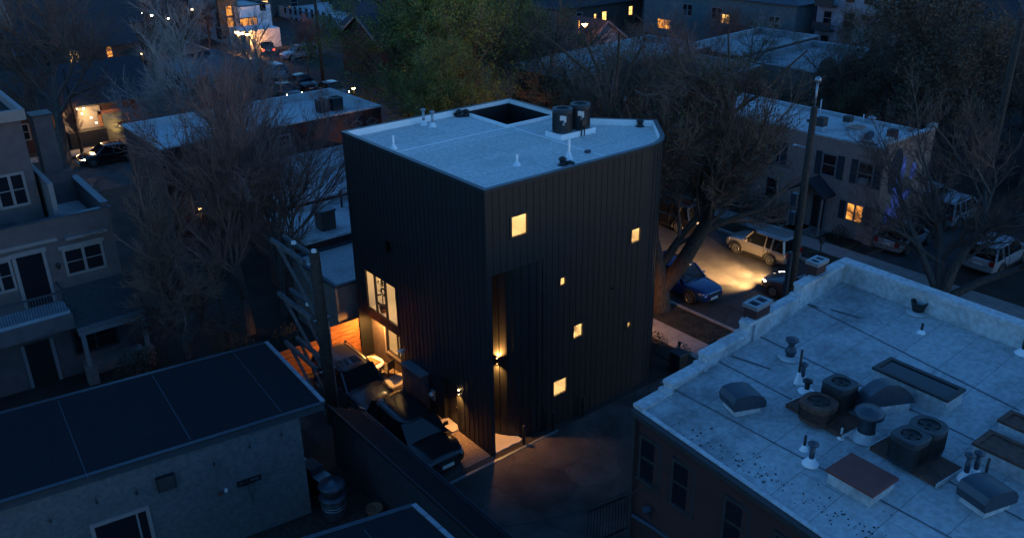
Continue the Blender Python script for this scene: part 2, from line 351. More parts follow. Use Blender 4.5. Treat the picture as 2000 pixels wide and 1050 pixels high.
S.view_settings.view_transform = 'Standard'; S.view_settings.look = 'None'; S.view_settings.exposure = 2.25
S.cycles.max_bounces = 6; S.cycles.transparent_max_bounces = 8; S.cycles.sample_clamp_indirect = 3.0
S.cycles.caustics_reflective = False; S.cycles.caustics_refractive = False

# ================================================================== ground and streets
structure(MB().box(-500, 700, -200, 700, -1.0, -0.004).build('ground', 'dirt'))
structure(MB().box(15.3, 25.2, -90, 400, -0.5, 0.0).build('street', 'asphalt'))
structure(MB().box(-120, 15.3, 43.5, 53.0, -0.5, 0.0).build('cross_street', 'asphalt'))
structure(MB().box(25.2, 300, 43.5, 53.0, -0.5, 0.0).build('cross_street', 'asphalt'))
structure(MB().box(-60, 15.3, -8.5, -0.3, -0.5, 0.0).build('alley_pavement', 'alley'))
structure(MB().box(-4.8, 0.0, -0.3, 9.9, -0.5, 0.002).build('driveway', 'alley'))
m = MB()
for a, b in ((-0.2, 40), (54, 140), (-90, -8.8)):
    m.box(15.12, 15.3, a, b, -0.3, 0.13)
structure(m.build('near_kerb', 'kerb'))
m = MB()
for a, b in ((-3.0, 40), (54, 140), (-90, -9)):
    m.box(25.2, 25.38, a, b, -0.3, 0.13)
structure(m.build('far_kerb', 'kerb'))
m = MB()
y = -1.2
while y < 40:
    m.box(11.75, 13.2, y, y+1.48, -0.3, 0.06); y += 1.5
structure(m.build('near_pavement', 'concrete'))
m = MB(); y = -20
while y < 42:
    m.box(27.0, 28.5, y, y+1.48, -0.3, 0.06); y += 1.5
structure(m.build('far_pavement', 'concrete'))
structure(MB().prism([(13.4, -0.9), (15.2, -2.4), (15.2, 0.35), (13.9, 0.35)], -0.3, 0.05).build('alley_apron', 'concrete'))
structure(MB().box(13.22, 15.1, 0.4, 40, -0.3, 0.07).build('near_verge', 'lawn'))
structure(MB().box(25.4, 26.98, -3, 42, -0.3, 0.07).build('far_verge', 'lawn'))
structure(MB().box(28.5, 30.0, 2.5, 19, -0.3, 0.09).build('front_garden', 'lawn'))
structure(MB().box(25.4, 38.0, -2.6, 1.4, -0.3, 0.03).build('parking_court', 'asphalt'))
structure(MB().box(28.5, 30.0, 6.0, 7.3, -0.3, 0.10).build('front_walk', 'concrete'))
structure(MB().box(10.7, 11.75, -0.9, 9, -0.3, 0.03).build('foundation_bed', 'dirt'))
structure(MB().box(-1.25, -0.03, 0.0, 3.6, -0.2, 0.03).build('gravel_strip', 'gravel'))
structure(MB().box(-1.25, 0.55, 6.5, 9.8, -0.2, 0.03).build('gravel_strip', 'gravel'))
o = MB().box(-2.6, 3.1, -0.42, -0.30, -0.1, 0.035).build('drain_channel', 'galv'); tag(o, 'thin straight steel drain channel set in the ground along the alley edge', 'drain')

# ================================================================== black tower
TH = 10.8
tower = thing('black_house', 'tall black standing seam metal clad house with rounded corner and lit square windows', 'house')
P = tower
arc0 = Vector((7.9, 0)); AR = 2.4
arcpts = [(7.9 + AR*math.sin(t), AR*(1-math.cos(t))) for t in [R(50)*i/14 for i in range(15)]]
outline = [(0, 0), (7.9, 0)] + arcpts[1:] + [(11.2, 2.6), (8.95, 5.1), (8.95, 9.9), (0, 9.9)]
W1 = dict(w1=(1.08, 1.88, 8.76, 9.62), w2=(7.19, 7.79, 6.90, 7.57), w3=(3.40, 3.76, 6.18, 6.58), w4=(4.12, 4.71, 3.64, 4.30), w5=(7.18, 7.49, 3.09, 3.42), w6=(3.10, 3.90, 1.36, 2.13))
RECX0, RECX1, RECZ = 0.2, 2.6, 7.57
fac = MB()
holed(fac, lambda u, v: (u, 0, v), 0, 7.9, 0, TH, list(W1.values()) + [(RECX0, RECX1, -1, RECZ)])
for i in range(len(arcpts)-1):
    a, b = arcpts[i], arcpts[i+1]; fac.add([(*a, 0), (*b, 0), (*b, TH), (*a, TH)], [(0, 1, 2, 3)])
a, b = arcpts[-1], (11.2, 2.6); fac.add([(*a, 0), (*b, 0), (*b, TH), (*a, TH)], [(0, 1, 2, 3)])
# standing seams, cut at the openings
def seam(mb, p, n, z0, z1, w_=0.013, d_=0.015):
    t = Vector((-n[1], n[0])); p = Vector(p); n = Vector(n)
    q = [p + t*w_/2 - n*0.01, p + t*w_/2 + n*d_, p - t*w_/2 + n*d_, p - t*w_/2 - n*0.01]
    mb.prism([(v.x, v.y) for v in q], z0, z1)
def cuts(u, holes, z0, z1):
    iv = sorted((h[2]-0.05, h[3]+0.05) for h in holes if h[0]-0.04 < u < h[1]+0.04); out = []; z = z0
    for a, b in iv:
        if a > z: out.append((z, min(a, z1)))
        z = max(z, b)
    if z < z1: out.append((z, z1))
    return out
u = 0.31
while u < 7.9:
    for a, b in cuts(u, list(W1.values()) + [(RECX0-0.01, RECX1, -1, RECZ)], 0.0, TH-0.12): seam(fac, (u, 0), (0, -1), a, b)
    u += 0.305
k = 0.2
while k < R(50):
    seam(fac, (7.9 + AR*math.sin(k), AR*(1-math.cos(k))), (math.sin(k), -math.cos(k)), 0, TH-0.12); k += 0.305/AR
for i in range(1, 8): 
    d = (Vector((11.2, 2.6)) - Vector(arcpts[-1])); q = Vector(arcpts[-1]) + d*i/8; seam(fac, q, (d.normalized().y, -d.normalized().x), 0, TH-0.12)
fac.build('front_wall', 'cladding', P)
# curved entrance wall under the overhang
cw = MB(); CR = 1.75; cc = (2.6, 1.78)
cpts = [(cc[0] - CR*math.sin(t), cc[1] - CR*math.cos(t)) for t in [R(90)*i/18 for i in range(19)]] + [(0.85, 3.2)]
for a, b in zip(cpts, cpts[1:]): cw.add([(*a, 0.02), (*b, 0.02), (*b, RECZ), (*a, RECZ)], [(0, 1, 2, 3)])
for i in range(1, 9):
    t = R(90)*i/9 - 0.03; seam(cw, (cc[0]-CR*math.sin(t), cc[1]-CR*math.cos(t)), (-math.sin(t), -math.cos(t)), 0.02, RECZ, 0.022, 0.03)
cw.build('entrance_wall', 'cladding', P)
fin = MB()
fin.add([(0.2, 0, 0), (0.2, 3.2, 0), (0.2, 3.2, RECZ), (0.2, 0, RECZ)], [(0, 1, 2, 3)])
fin.add([(0.2, 3.2, 0), (0.85, 3.2, 0), (0.85, 3.2, RECZ), (0.2, 3.2, RECZ)], [(0, 1, 2, 3)])
fin.add([(0.2, 0, RECZ), (2.6, 0, RECZ), (2.6, 0.03, RECZ)] + [(p[0], p[1], RECZ) for p in cpts] + [(0.2, 3.2, RECZ)], [tuple(range(len(cpts)+4))])
fin.build('entrance_soffit', 'cladding', P)
MB().prism([(0.2, 0.02), (1.55, 0.02)] + [(p[0], p[1]) for p in cpts if p[0] < 1.6] + [(0.2, 3.2)], -0.2, 0.05).build('entrance_slab', 'slab', P)
# left wall
LH = [(6.36, 8.97, 2.98, 4.92), (6.42, 7.02, 6.28, 6.92), (2.2, 3.1, 0.05, 2.12), (6.4, 9.9, -1, 2.55)]
lw = MB(); holed(lw, lambda u, v: (0, u, v), 0, 9.9, 0, TH, LH)
u = 0.2
while u < 9.85:
    for a, b in cuts(u, LH, 0, TH-0.12): seam(lw, (0, u), (-1, 0), a, b)
    u += 0.305
lw.build('side_wall', 'cladding', P)
rw = MB()
for a, b in (((11.2, 2.6), (8.95, 5.1)), ((8.95, 5.1), (8.95, 9.9)), ((8.95, 9.9), (0, 9.9))):
    z0 = 0 if a[0] > 8.9 and b[0] > 8.9 else 0
    rw.add([(*a, 0), (*b, 0), (*b, TH), (*a, TH)], [(0, 1, 2, 3)])
rw.build('rear_wall', 'cladding', P)
# recessed ground floor at the back of the side wall
BX = 0.62
LW2 = (6.95, 8.55, 0.75, 2.15)
bw = MB(); holed(bw, lambda u, v: (BX, u, v), 6.4, 9.9, 0, 2.55, [LW2]); bw.add([(0, 6.4, 0), (BX, 6.4, 0), (BX, 6.4, 2.55), (0, 6.4, 2.55)], [(0, 1, 2, 3)])
bw.build('brick_wall', 'greybrick', P)
MB().add([(0.0, 6.4, 2.55), (BX, 6.4, 2.55), (BX, 9.9, 2.55), (0.0, 9.9, 2.55)], [(0, 1, 2, 3)]).build('porch_soffit', 'darktrim', P)
# roof, parapet and terrace well
VX0, VX1, VY0, VY1, ZR = 6.2, 8.75, 6.6, 9.7, 10.55
ins = lambda d: [(d, d), (7.9, d)] + [(7.9 + (AR-d)*math.sin(t), d + (AR-d)*(1-math.cos(t))) for t in [R(50)*i/14 for i in range(1, 15)]] + [(11.2-d*1.35, 2.6-d*0.25), (8.95-d, 5.1-d*0.4), (8.95-d, 9.9-d), (d, 9.9-d)]
inner = ins(0.16)
rf = MB()
# membrane as polygons round the well
front = [p for p in inner if p[1] < VY0-0.01]
rf.add([(p[0], p[1], ZR) for p in [(0.16, VY0)] + inner[:-2] + [(8.79, VY0)]], [tuple(range(len(inner)))])
rf.add([(0.16, VY0, ZR), (VX0, VY0, ZR), (VX0, 9.74, ZR), (0.16, 9.74, ZR)], [(0, 1, 2, 3)])
rf.build('roof', 'tpo', P)
cap = MB(); n = len(outline)
for i in range(n):
    a, b = outline[i], outline[(i+1) % n]; c, d = inner[(i+1) % n], inner[i]
    oa, ob = Vector(a)*1, Vector(b)*1
    cap.add([(*a, TH+0.02), (*b, TH+0.02), (*c, TH+0.02), (*d, TH+0.02)], [(0, 1, 2, 3)])
cx, cy = 4.8, 4.6
def grow(p, e): 
    v = Vector((p[0]-cx, p[1]-cy)); v = v/ v.length; return (p[0]+v.x*e, p[1]+v.y*e)
for i in range(n):
    a, b = outline[i], outline[(i+1) % n]; a2, b2 = grow(a, 0.045), grow(b, 0.045)
    cap.add([(*a2, TH-0.10), (*b2, TH-0.10), (*b2, TH+0.02), (*a2, TH+0.02)], [(0, 1, 2, 3)])
    cap.add([(*a2, TH+0.02), (*b2, TH+0.02), (*b, TH+0.02), (*a, TH+0.02)], [(0, 1, 2, 3)])
    cap.add([(*a2, TH-0.10), (*b2, TH-0.10), (*b, TH-0.10), (*a, TH-0.10)], [(0, 1, 2, 3)])
cap.build('parapet_cap', 'trim', P)
pi = MB()
for i in range(n):
    a, b = inner[i], inner[(i+1) % n]; pi.add([(*a, ZR-0.02), (*b, ZR-0.02), (*b, TH+0.018), (*a, TH+0.018)], [(0, 1, 2, 3)])
pi.build('parapet_upstand', 'white', P)
well = MB()
for a, b in (((VX0, VY0), (VX1, VY0)), ((VX1, VY0), (VX1, VY1)), ((VX1, VY1), (VX0, VY1)), ((VX0, VY1), (VX0, VY0))):
    well.add([(*a, 7.4), (*b, 7.4), (*b, ZR+0.10), (*a, ZR+0.10)], [(0, 1, 2, 3)])
well.add([(VX0, VY0, 7.4), (VX1, VY0, 7.4), (VX1, VY1, 7.4), (VX0, VY1, 7.4)], [(0, 1, 2, 3)])
well.build('terrace_well', 'cladding', P)
MB().box(VX0-0.09, VX0-0.002, VY0-0.09, VY1+0.04, ZR-0.02, ZR+0.13).box(VX0-0.002, VX1+0.03, VY0-0.09, VY0-0.002, ZR-0.02, ZR+0.128).build('well_kerb', 'white', P)
MB().box(0.3, 6.11, 6.56, 6.64, ZR, ZR+0.012).box(6.33, 6.41, 0.17, 6.5, ZR, ZR+0.014).build('roof_seam', 'white', P)
# windows: frame, clear pane, room behind
def room(name, org, du, dn, u0, u1, v0, v1, parent, depth, mu, md, mt, energy, fr=0.05, mull=(), hb=(), wallm='plaster'):
    """org + du*u is along the wall, dn points into the building"""
    f = lambda u, v, n_: (org[0]+du[0]*u+dn[0]*n_, org[1]+du[1]*u+dn[1]*n_, v)
    wf = MB()
    def bar(a, b, c, d, n0, n1):
        vs = [f(u_, v_, nn) for nn in (n0, n1) for u_, v_ in ((a, c), (b, c), (b, d), (a, d))]
        wf.add(vs, [(3, 2, 1, 0), (4, 5, 6, 7), (0, 1, 5, 4), (1, 2, 6, 5), (2, 3, 7, 6), (3, 0, 4, 7)])
    e = 0.03
    bar(u0-e, u0+fr, v0-e, v1+e, -0.03, 0.06); bar(u1-fr, u1+e, v0-e, v1+e, -0.03, 0.06)
    bar(u0+fr, u1-fr, v0-e, v0+fr, -0.03, 0.06); bar(u0+fr, u1-fr, v1-fr, v1+e, -0.03, 0.06)
    for a, b in mull: bar(a, b, v0+fr, v1-fr, -0.01, 0.06)
    for a, b, c, d in hb: bar(a, b, c, d, -0.005, 0.055)
    wo = wf.build('window', 'black', parent)
    MB().add([f(u0+fr*0.5, v0+fr*0.5, 0.03), f(u1-fr*0.5, v0+fr*0.5, 0.03), f(u1-fr*0.5, v1-fr*0.5, 0.03), f(u0+fr*0.5, v1-fr*0.5, 0.03)], [(0, 1, 2, 3)]).build('pane', 'clear', wo)
    if energy:
        ra, rb, rc, rd = u0-mu, u1+mu, v0-md, v1+mt
        rm = MB(); holed(rm, lambda u_, v_: f(u_, v_, 0.062), ra, rb, rc, rd, [(u0, u1, v0, v1)])
        for (a, b), (c, d) in (((ra, rc), (rb, rc)), ((rb, rc), (rb, rd)), ((rb, rd), (ra, rd)), ((ra, rd), (ra, rc))):
            rm.add([f(a, b, 0.062), f(c, d, 0.062), f(c, d, depth), f(a, b, depth)], [(0, 1, 2, 3)])
        rm.add([f(ra, rc, depth), f(rb, rc, depth), f(rb, rd, depth), f(ra, rd, depth)], [(0, 1, 2, 3)])
        rm.build('room_lining', wallm, wo)
        lamp('room_lamp', 'POINT', f((u0+u1)/2+0.15, min(rd-0.25, v1+0.15), depth*0.55), energy*0.43, (1.0, 0.60, 0.22), 0.12)
    return wo
PW = 0.95
for key, dep, en in (('w1', 1.6, 19), ('w2', 1.2, 14), ('w3', 1.0, 9), ('w4', 1.2, 17), ('w5', 0.9, 3.5), ('w6', 1.5, 17)):
    u0, u1, v0, v1 = W1[key]
    room(key, (0, 0), (1, 0), (0, 1), u0, u1, v0, v1, P, dep, 0.35, 0.25, 0.3, en*PW, 0.055)
room('big', (0, 0), (0, 1), (1, 0), 6.36, 8.97, 2.98, 4.92, P, 2.2, 0.2, 0.15, 0.3, 42*PW, 0.06,
     mull=((7.25, 7.36), (8.10, 8.21)), hb=((7.36, 8.10), (0, 0), (0, 0), (0, 0)) and [(7.36, 8.10, 3.50, 3.58)])
room('dark', (0, 0), (0, 1), (1, 0), 6.42, 7.02, 6.28, 6.92, P, 1, 0, 0, 0, 0)
MB().add([(0.30, 6.3, 6.2), (0.30, 7.1, 6.2), (0.30, 7.1, 7.0), (0.30, 6.3, 7.0)], [(0, 1, 2, 3)]).build('blind', 'darktrim', P)
wo = room('low', (BX, 0), (0, 1), (1, 0), *LW2, P, 2.0, 0.25, 0.3, 0.2, 17*PW, 0.05, mull=((7.62, 7.70),))
MB().box(BX-0.06, BX-0.03, LW2[0]-0.15, LW2[1]+0.15, LW2[2]-0.15, LW2[2]-0.03).box(BX-0.06, BX-0.03, LW2[1]+0.03, LW2[1]+0.15, LW2[2]-0.03, LW2[3]+0.12).build('window_surround', 'wintrim', P)
# side door
dd = MB().add([(0.16, 2.2, 0.05), (0.16, 3.1, 0.05), (0.16, 3.1, 2.12), (0.16, 2.2, 2.12)], [(0, 1, 2, 3)])
dd.box(-0.02, 0.16, 2.15, 2.2, 0.05, 2.14).box(-0.02, 0.16, 3.1, 3.15, 0.05, 2.14).box(-0.02, 0.16, 2.15, 3.15, 2.14, 2.18)
do = dd.build('side_door', 'black', P)
MB().tube([(0.13, 2.32, 1.0), (0.09, 2.32, 1.0), (0.09, 2.42, 1.0)], 0.015).build('handle', 'galv', do)
MB().box(-0.35, 0.12, 2.15, 3.15, -0.1, 0.12).build('door_step', 'slab', P)
# louvre vent on the front
MB().lathe((6.27, -0.02, 5.26), [(0.0, -0.05), (0.07, -0.05), (0.07, 0.05), (0.0, 0.05)], 12).build('wall_vent', 'trim', P)
# rear terrace door glint
MB().box(7.2, 8.3, VY1-0.05, VY1-0.01, 7.45, 9.5).build('terrace_door', 'pane', P)

def sconce(label, loc, n, energy, parent_h=0.22, updown=True):
    t = thing('wall_sconce', label, 'wall lamp', loc)
    d = 0.05
    c = (n[0]*d, n[1]*d, 0)
    hf = MB().lathe((c[0], c[1], -parent_h/2), [(0.034, 0), (0.034, 0.02), (0.034, parent_h), (0.03, parent_h)], 12, cap=False)
    hf.beam((0, 0, 0), (c[0], c[1], 0), 0.05, 0.05)
    hf.build('housing', 'black', t)
    MB().lathe((c[0], c[1], -parent_h/2+0.03), [(0.0, -0.055), (0.024, -0.05), (0.028, 0), (0.028, parent_h-0.06), (0.024, parent_h-0.01), (0.0, parent_h-0.005)], 12).build('diffuser', 'glow' if updown else 'bulb', t)
    L = Vector(loc) + Vector(c)*2.8
    lamp('sconce_lamp', 'SPOT', L + Vector((0, 0, -parent_h/2-0.02)), energy*1.5, WARM, 0.03, (0, 0, 0), R(118), 1.0)
    if updown: lamp('sconce_lamp', 'SPOT', L + Vector((0, 0, parent_h/2+0.02)), energy*0.8, WARM, 0.03, (math.pi, 0, 0), R(150), 0.6)
    return t
def on_curve(ang): return (cc[0]-CR*math.sin(ang), cc[1]-CR*math.cos(ang))
a = R(60.3); q = on_curve(a)
sconce('small up and down wall light on the curved entrance wall', (q[0], q[1], 3.45), (-math.sin(a), -math.cos(a)), 150*PW/4*2.3)
sconce('small downlight fixed beside the black side door', (0, 2.0, 1.95), (-1, 0), 55*PW/4*3.4, 0.16, False)
t = thing('porch_light', 'warm recessed porch downlight under the overhang above the round table', 'porch lamp', (0.25, 8.9, 2.54))
MB().lathe((0, 0, -0.05), [(0.09, 0), (0.09, 0.045)], 16).build('housing', 'black', t); MB().lathe((0, 0, -0.056), [(0.0, 0), (0.07, 0), (0.07, 0.004), (0, 0.004)], 16).build('diffuser', 'bulb', t)
lamp('porch_lamp', 'SPOT', (0.1, 8.9, 2.45), 95*PW/4*8.5, WARM, 0.06, aim((-0.25, 0.1, -1)), R(148), 0.5)
t = thing('street_door_light', 'wall light on the hidden street face of the black house', 'wall lamp', (10.6, 3.35, 2.6))
MB().cbox((0.12, 0.1, -0.1), 0.12, 0.12, 0.2).build('housing', 'black', t); MB().cbox((0.12, 0.1, -0.13), 0.1, 0.1, 0.03).build('diffuser', 'bulb', t)
lamp('street_door_lamp', 'SPOT', (10.85, 3.55, 2.4), 95*PW/4*2.6, WARM, 0.05, aim((0.5, 0.1, -1)), R(150), 0.6)

# fittings on the tower roof
def pipe_vent(loc, h, r_, label, m='galv', cone=True, cap=False, group=None, name='vent_pipe'):
    t = thing(name, label, 'vent pipe', loc, group=group)
    p = MB().lathe((0, 0, 0), [(r_, 0), (r_, h)], 12); p.build('pipe', m, t, True)
    if cone: MB().lathe((0, 0, 0), [(r_*3.4, 0), (r_*3.0, 0.02), (r_*1.5, h*0.3), (r_*1.05, h*0.34)], 16).build('flashing_boot', 'white', t, True)
    if cap: MB().lathe((0, 0, h), [(r_*0.9, 0), (r_*2.0, 0.03), (r_*2.0, 0.07), (r_*0.4, 0.12)], 14).build('cap', m, t, True)
    return t
pipe_vent((0.77, 7.05, ZR), 0.55, 0.045, 'white vent pipe with cone boot near the left corner of the tower roof', 'white')
pipe_vent((3.72, 9.35, ZR), 0.62, 0.055, 'left capped galvanised flue of the pair at the back of the tower roof', 'galv', cap=True)
pipe_vent((3.85, 8.85, ZR), 0.60, 0.055, 'right capped galvanised flue of the pair at the back of the tower roof', 'galv', cap=True)
pipe_vent((3.1, 2.1, ZR), 0.42, 0.05, 'short white vent pipe near the front edge of the tower roof', 'white')
pipe_vent((5.1, 1.42, ZR), 0.80, 0.05, 'taller white vent pipe near the front edge of the tower roof', 'white')
def gooseneck(loc, rz, label):
    t = thing('roof_drain_dome', label, 'roof vent', loc, rz)
    MB().lathe((0, 0, 0), [(0.20, 0), (0.19, 0.03), (0.12, 0.05), (0.12, 0.20), (0.16, 0.21), (0.15, 0.27), (0.06, 0.32), (0.0, 0.33)], 18).build('hood', 'black', t, True)
    MB().tube([(0.1, 0, 0.07), (0.30, 0, 0.09), (0.45, 0, 0.03)], [0.08, 0.07, 0.05], 8).build('spout', 'black', t, True)
    return t
gooseneck((5.75, 9.52, ZR), 2.0, 'left black domed vent by the back parapet of the tower roof')
gooseneck((6.02, 9.40, ZR), -0.6, 'right black domed vent by the back parapet of the tower roof')
gooseneck((10.6, 2.95, ZR), 0.5, 'lone black domed vent in the pointed corner of the tower roof')
gooseneck((4.42, 1.02, ZR), -0.5, 'black domed vent with spout at the front edge of the tower roof')
t = thing('roof_box', 'small low grey box on the pale seam of the tower roof', 'roof box', (6.2, 1.55, ZR+0.014)); MB().cbox((0, 0, 0), 0.22, 0.16, 0.10).build('lid', 'bluemetal', t, bevel=0.015)
t = thing('condenser_curb', 'long white roof curb carrying two condensers on the tower', 'roof curb', (7.55, 4.0, ZR))
MB().box(-1.0, 0.95, -0.5, -0.43, 0, 0.22).box(-1.0, 0.95, 0.43, 0.5, 0, 0.22).box(-1.0, -0.93, -0.43, 0.43, 0, 0.22).box(0.88, 0.95, -0.43, 0.43, 0, 0.22).build('upstand', 'white', t)
MB().box(-0.93, 0.88, -0.43, 0.43, 0, 0.20).build('deck', 'tpo', t)
def condenser(loc, label, r_=0.40, h=0.92, square=False, body='acbody', rz=0.0, tags=True, name='condenser_unit'):
    t = thing(name, label, 'air conditioner', loc, rz)
    m = MB(); pr = []
    N = 24
    def rr(t_, s=1.0):
        c_, s_ = math.cos(t_), math.sin(t_); e = 5.0 if square else 2.6
        return s*r_/(abs(c_)**e+abs(s_)**e)**(1/e)
    vs = []; zs = [(0, 1.0), (0.06, 1.0), (h-0.12, 1.0), (h-0.10, 1.03), (h-0.02, 1.03), (h, 0.96), (h, 0.72), (h-0.05, 0.70), (h-0.06, 0.0)]
    for z, s in zs:
        for k in range(N):
            t_ = 2*math.pi*k/N; q = rr(t_, s) if s > 0.8 else r_*s*0.95; vs.append((q*math.cos(t_), q*math.sin(t_), z))
    fs = [(i*N+k, i*N+(k+1) % N, (i+1)*N+(k+1) % N, (i+1)*N+k) for i in range(len(zs)-1) for k in range(N)]
    m.add(vs, fs); m.build('casing', body, t)
    g = MB()
    for k in range(0, N*2):
        t_ = 2*math.pi*k/(N*2); q = rr(t_)+0.006; g.cbox((q*math.cos(t_), q*math.sin(t_), 0.10), 0.012, 0.02, h-0.26, t_)
    g.build('coil_guard', 'black', t)
    fn = MB()
    for k in range(5):
        t_ = 2*math.pi*k/5; fn.beam((0.05*math.cos(t_), 0.05*math.sin(t_), h-0.045), (r_*0.6*math.cos(t_+0.3), r_*0.6*math.sin(t_+0.3), h-0.03), 0.12, 0.01)
    for q in (0.25, 0.45, 0.65): fn.tube([(r_*q*math.cos(2*math.pi*k/20), r_*q*math.sin(2*math.pi*k/20), h-0.005) for k in range(21)], 0.006, 4, False)
    fn.build('fan_grille', 'black', t)
    if tags:
        y_ = -rr(-math.pi/2)-0.012
        MB().cbox((-0.05, y_, h-0.42), 0.16, 0.01, 0.20).cbox((0.08, y_, h-0.50), 0.10, 0.012, 0.26).build('data_label', 'plate', t)
        MB().cbox((0.02, y_-0.02, h-0.62), 0.09, 0.05, 0.12).build('service_valve', 'galv', t)
    return t
condenser((7.08, 4.02, ZR+0.2), 'left dark cylindrical condenser on the white curb of the tower roof', 0.41, 0.98, rz=R(-38))
condenser((8.05, 4.0, ZR+0.2), 'right dark cylindrical condenser on the white curb of the tower roof', 0.41, 1.02, rz=R(-38))
t = thing('refrigerant_line', 'thin black refrigerant pipes between the two tower condensers', 'pipe', (7.6, 3.6, ZR))
MB().tube([(-0.2, 0.1, 0.3), (0.0, -0.05, 0.24), (0.05, -0.14, 0.5), (0.05, -0.14, 0.0)], 0.025, 6).tube([(0.3, 0.1, 0.35), (0.22, -0.1, 0.3), (0.2, -0.16, 0.7), (0.2, -0.16, 0.0)], 0.025, 6).cbox((0.12, -0.18, 0.45), 0.2, 0.06, 0.25).build('pipework', 'black', t)

# things round the foot of the tower
def bollard(x, y, label):
    t = thing('bollard', label, 'bollard', (x, y, 0), group='black bollards along the alley side of the tower')
    MB().lathe((0, 0, 0), [(0.06, 0), (0.06, 0.85), (0.045, 0.89), (0, 0.9)], 14).build('post', 'black', t, True)
    MB().lathe((0, 0, 0), [(0.1, 0), (0.1, 0.03), (0.06, 0.04)], 14).build('base_ring', 'trim', t)
bollard(1.44, -0.22, 'black bollard standing closest to the lit entrance slab')
bollard(2.95, -0.25, 'black bollard between two others, at the far end of the steel drain')
bollard(4.6, -0.22, 'black bollard farthest along the alley from the lit entrance')
t = thing('meter_cabinet', 'tall grey utility cabinet against the side wall behind the parked cars', 'utility cabinet', (-0.02, 4.9, 0))
MB().box(-0.42, 0, -0.72, 0.72, 0, 1.75).build('cabinet_body', 'bluemetal', t, bevel=0.02)
MB().box(-0.46, 0.0, -0.76, 0.76, 1.75, 1.79).build('cabinet_lid', 'galv', t)
MB().box(-0.435, -0.42, -0.68, -0.03, 0.12, 1.65).box(-0.435, -0.42, 0.03, 0.68, 0.12, 1.65).build('cabinet_door', 'bluemetal', t)
t = thing('electricity_meter', 'round grey electricity meter on the side wall beside the cabinet', 'meter', (-0.02, 3.85, 0.95))
MB().box(-0.12, 0, -0.12, 0.12, -0.25, 0.2).build('meter_box', 'galv', t, bevel=0.01); MB().tube([(-0.12, 0, 0.05), (-0.22, 0, 0.05)], 0.09, 16).build('meter_glass', 'plate', t)
t = thing('side_floodlight', 'unlit twin floodlight on the side wall above the utility cabinet', 'flood lamp', (-0.02, 5.95, 2.15))
MB().tube([(0, 0, 0), (-0.12, 0, 0)], 0.05, 10).build('mount', 'galv', t)
MB().tube([(-0.1, -0.05, 0), (-0.26, -0.15, -0.08)], [0.03, 0.07], 10).tube([(-0.1, 0.05, 0), (-0.26, 0.15, -0.08)], [0.03, 0.07], 10).build('lamp_head', 'lens', t)
o = MB().box(-0.85, -0.38, 2.2, 3.1, 0.031, 0.05).build('door_mat', 'black'); tag(o, 'dark door mat lying on the gravel before the side door', 'door mat')
o = MB().box(-1.0, 0.6, 6.62, 7.5, 0.031, 0.06).build('paving_slab', 'slab'); tag(o, 'pale square paving slab lit at the inner end of the gravel', 'paving slab')
# round table
t = thing('fire_table', 'round white rimmed patio table with square brown top', 'patio table', (-0.55, 8.25, 0.03))
MB().lathe((0, 0, 0), [(0.34, 0), (0.30, 0.05), (0.30, 0.50), (0.42, 0.54)], 28).build('pedestal', 'black', t, True)
MB().lathe((0, 0, 0.54), [(0.0, 0), (0.60, 0), (0.63, 0.03), (0.63, 0.06), (0.60, 0.08), (0.0, 0.085)], 40).build('table_top', 'white', t, True)
MB().cbox((0, 0, 0.626), 0.74, 0.74, 0.035, R(12)).build('burner_cover', 'cedar', t, bevel=0.008)
t = thing('patio_chair', 'dark low patio chair tucked behind the round table', 'chair', (0.05, 7.75, 0.03), R(200))
MB().box(-0.25, 0.25, -0.25, 0.25, 0.36, 0.41).build('seat', 'black', t, bevel=0.02)
MB().box(-0.25, 0.25, 0.22, 0.26, 0.41, 0.80).build('backrest', 'black', t, bevel=0.02)
for sx in (-0.22, 0.22):
    for sy in (-0.22, 0.22): MB().box(sx-0.02, sx+0.02, sy-0.02, sy+0.02, 0, 0.36).build('leg', 'black', t)
# board fence behind the driveway
def board_fence(p0, p1, h, label, nb=9):
    t = thing('board_fence', label, 'fence', (p0[0], p0[1], 0))
    p0, p1 = Vector((*p0, 0)), Vector((*p1, 0)); d = p1-p0; L = d.length; d.normalize()
    bd = MB(p0); bh = h/nb
    for i in range(nb):
        bd.beam(p0 + Vector((0, 0, bh*(i+0.5)+0.03)), p1 + Vector((0, 0, bh*(i+0.5)+0.03)), 0.03 + 0.012*(i % 2), bh-0.022)
    bd.build('boards', 'cedar', t)
    k = 0
    while k <= L+0.01:
        q = p0 + d*k; MB(p0).cbox((q.x - d.y*-0.06, q.y + d.x*0.06, 0), 0.09, 0.09, h+0.02).build('post', 'cedar', t); k += L/max(1, round(L/2.0))
    return t
board_fence((-1.75, 10.05), (0.5, 10.0), 2.0, 'tall cedar board fence brightly lit behind the round table')
board_fence((-4.9, 10.2), (-1.85, 10.1), 1.55, 'lower cedar board fence section behind the power pole', 7)
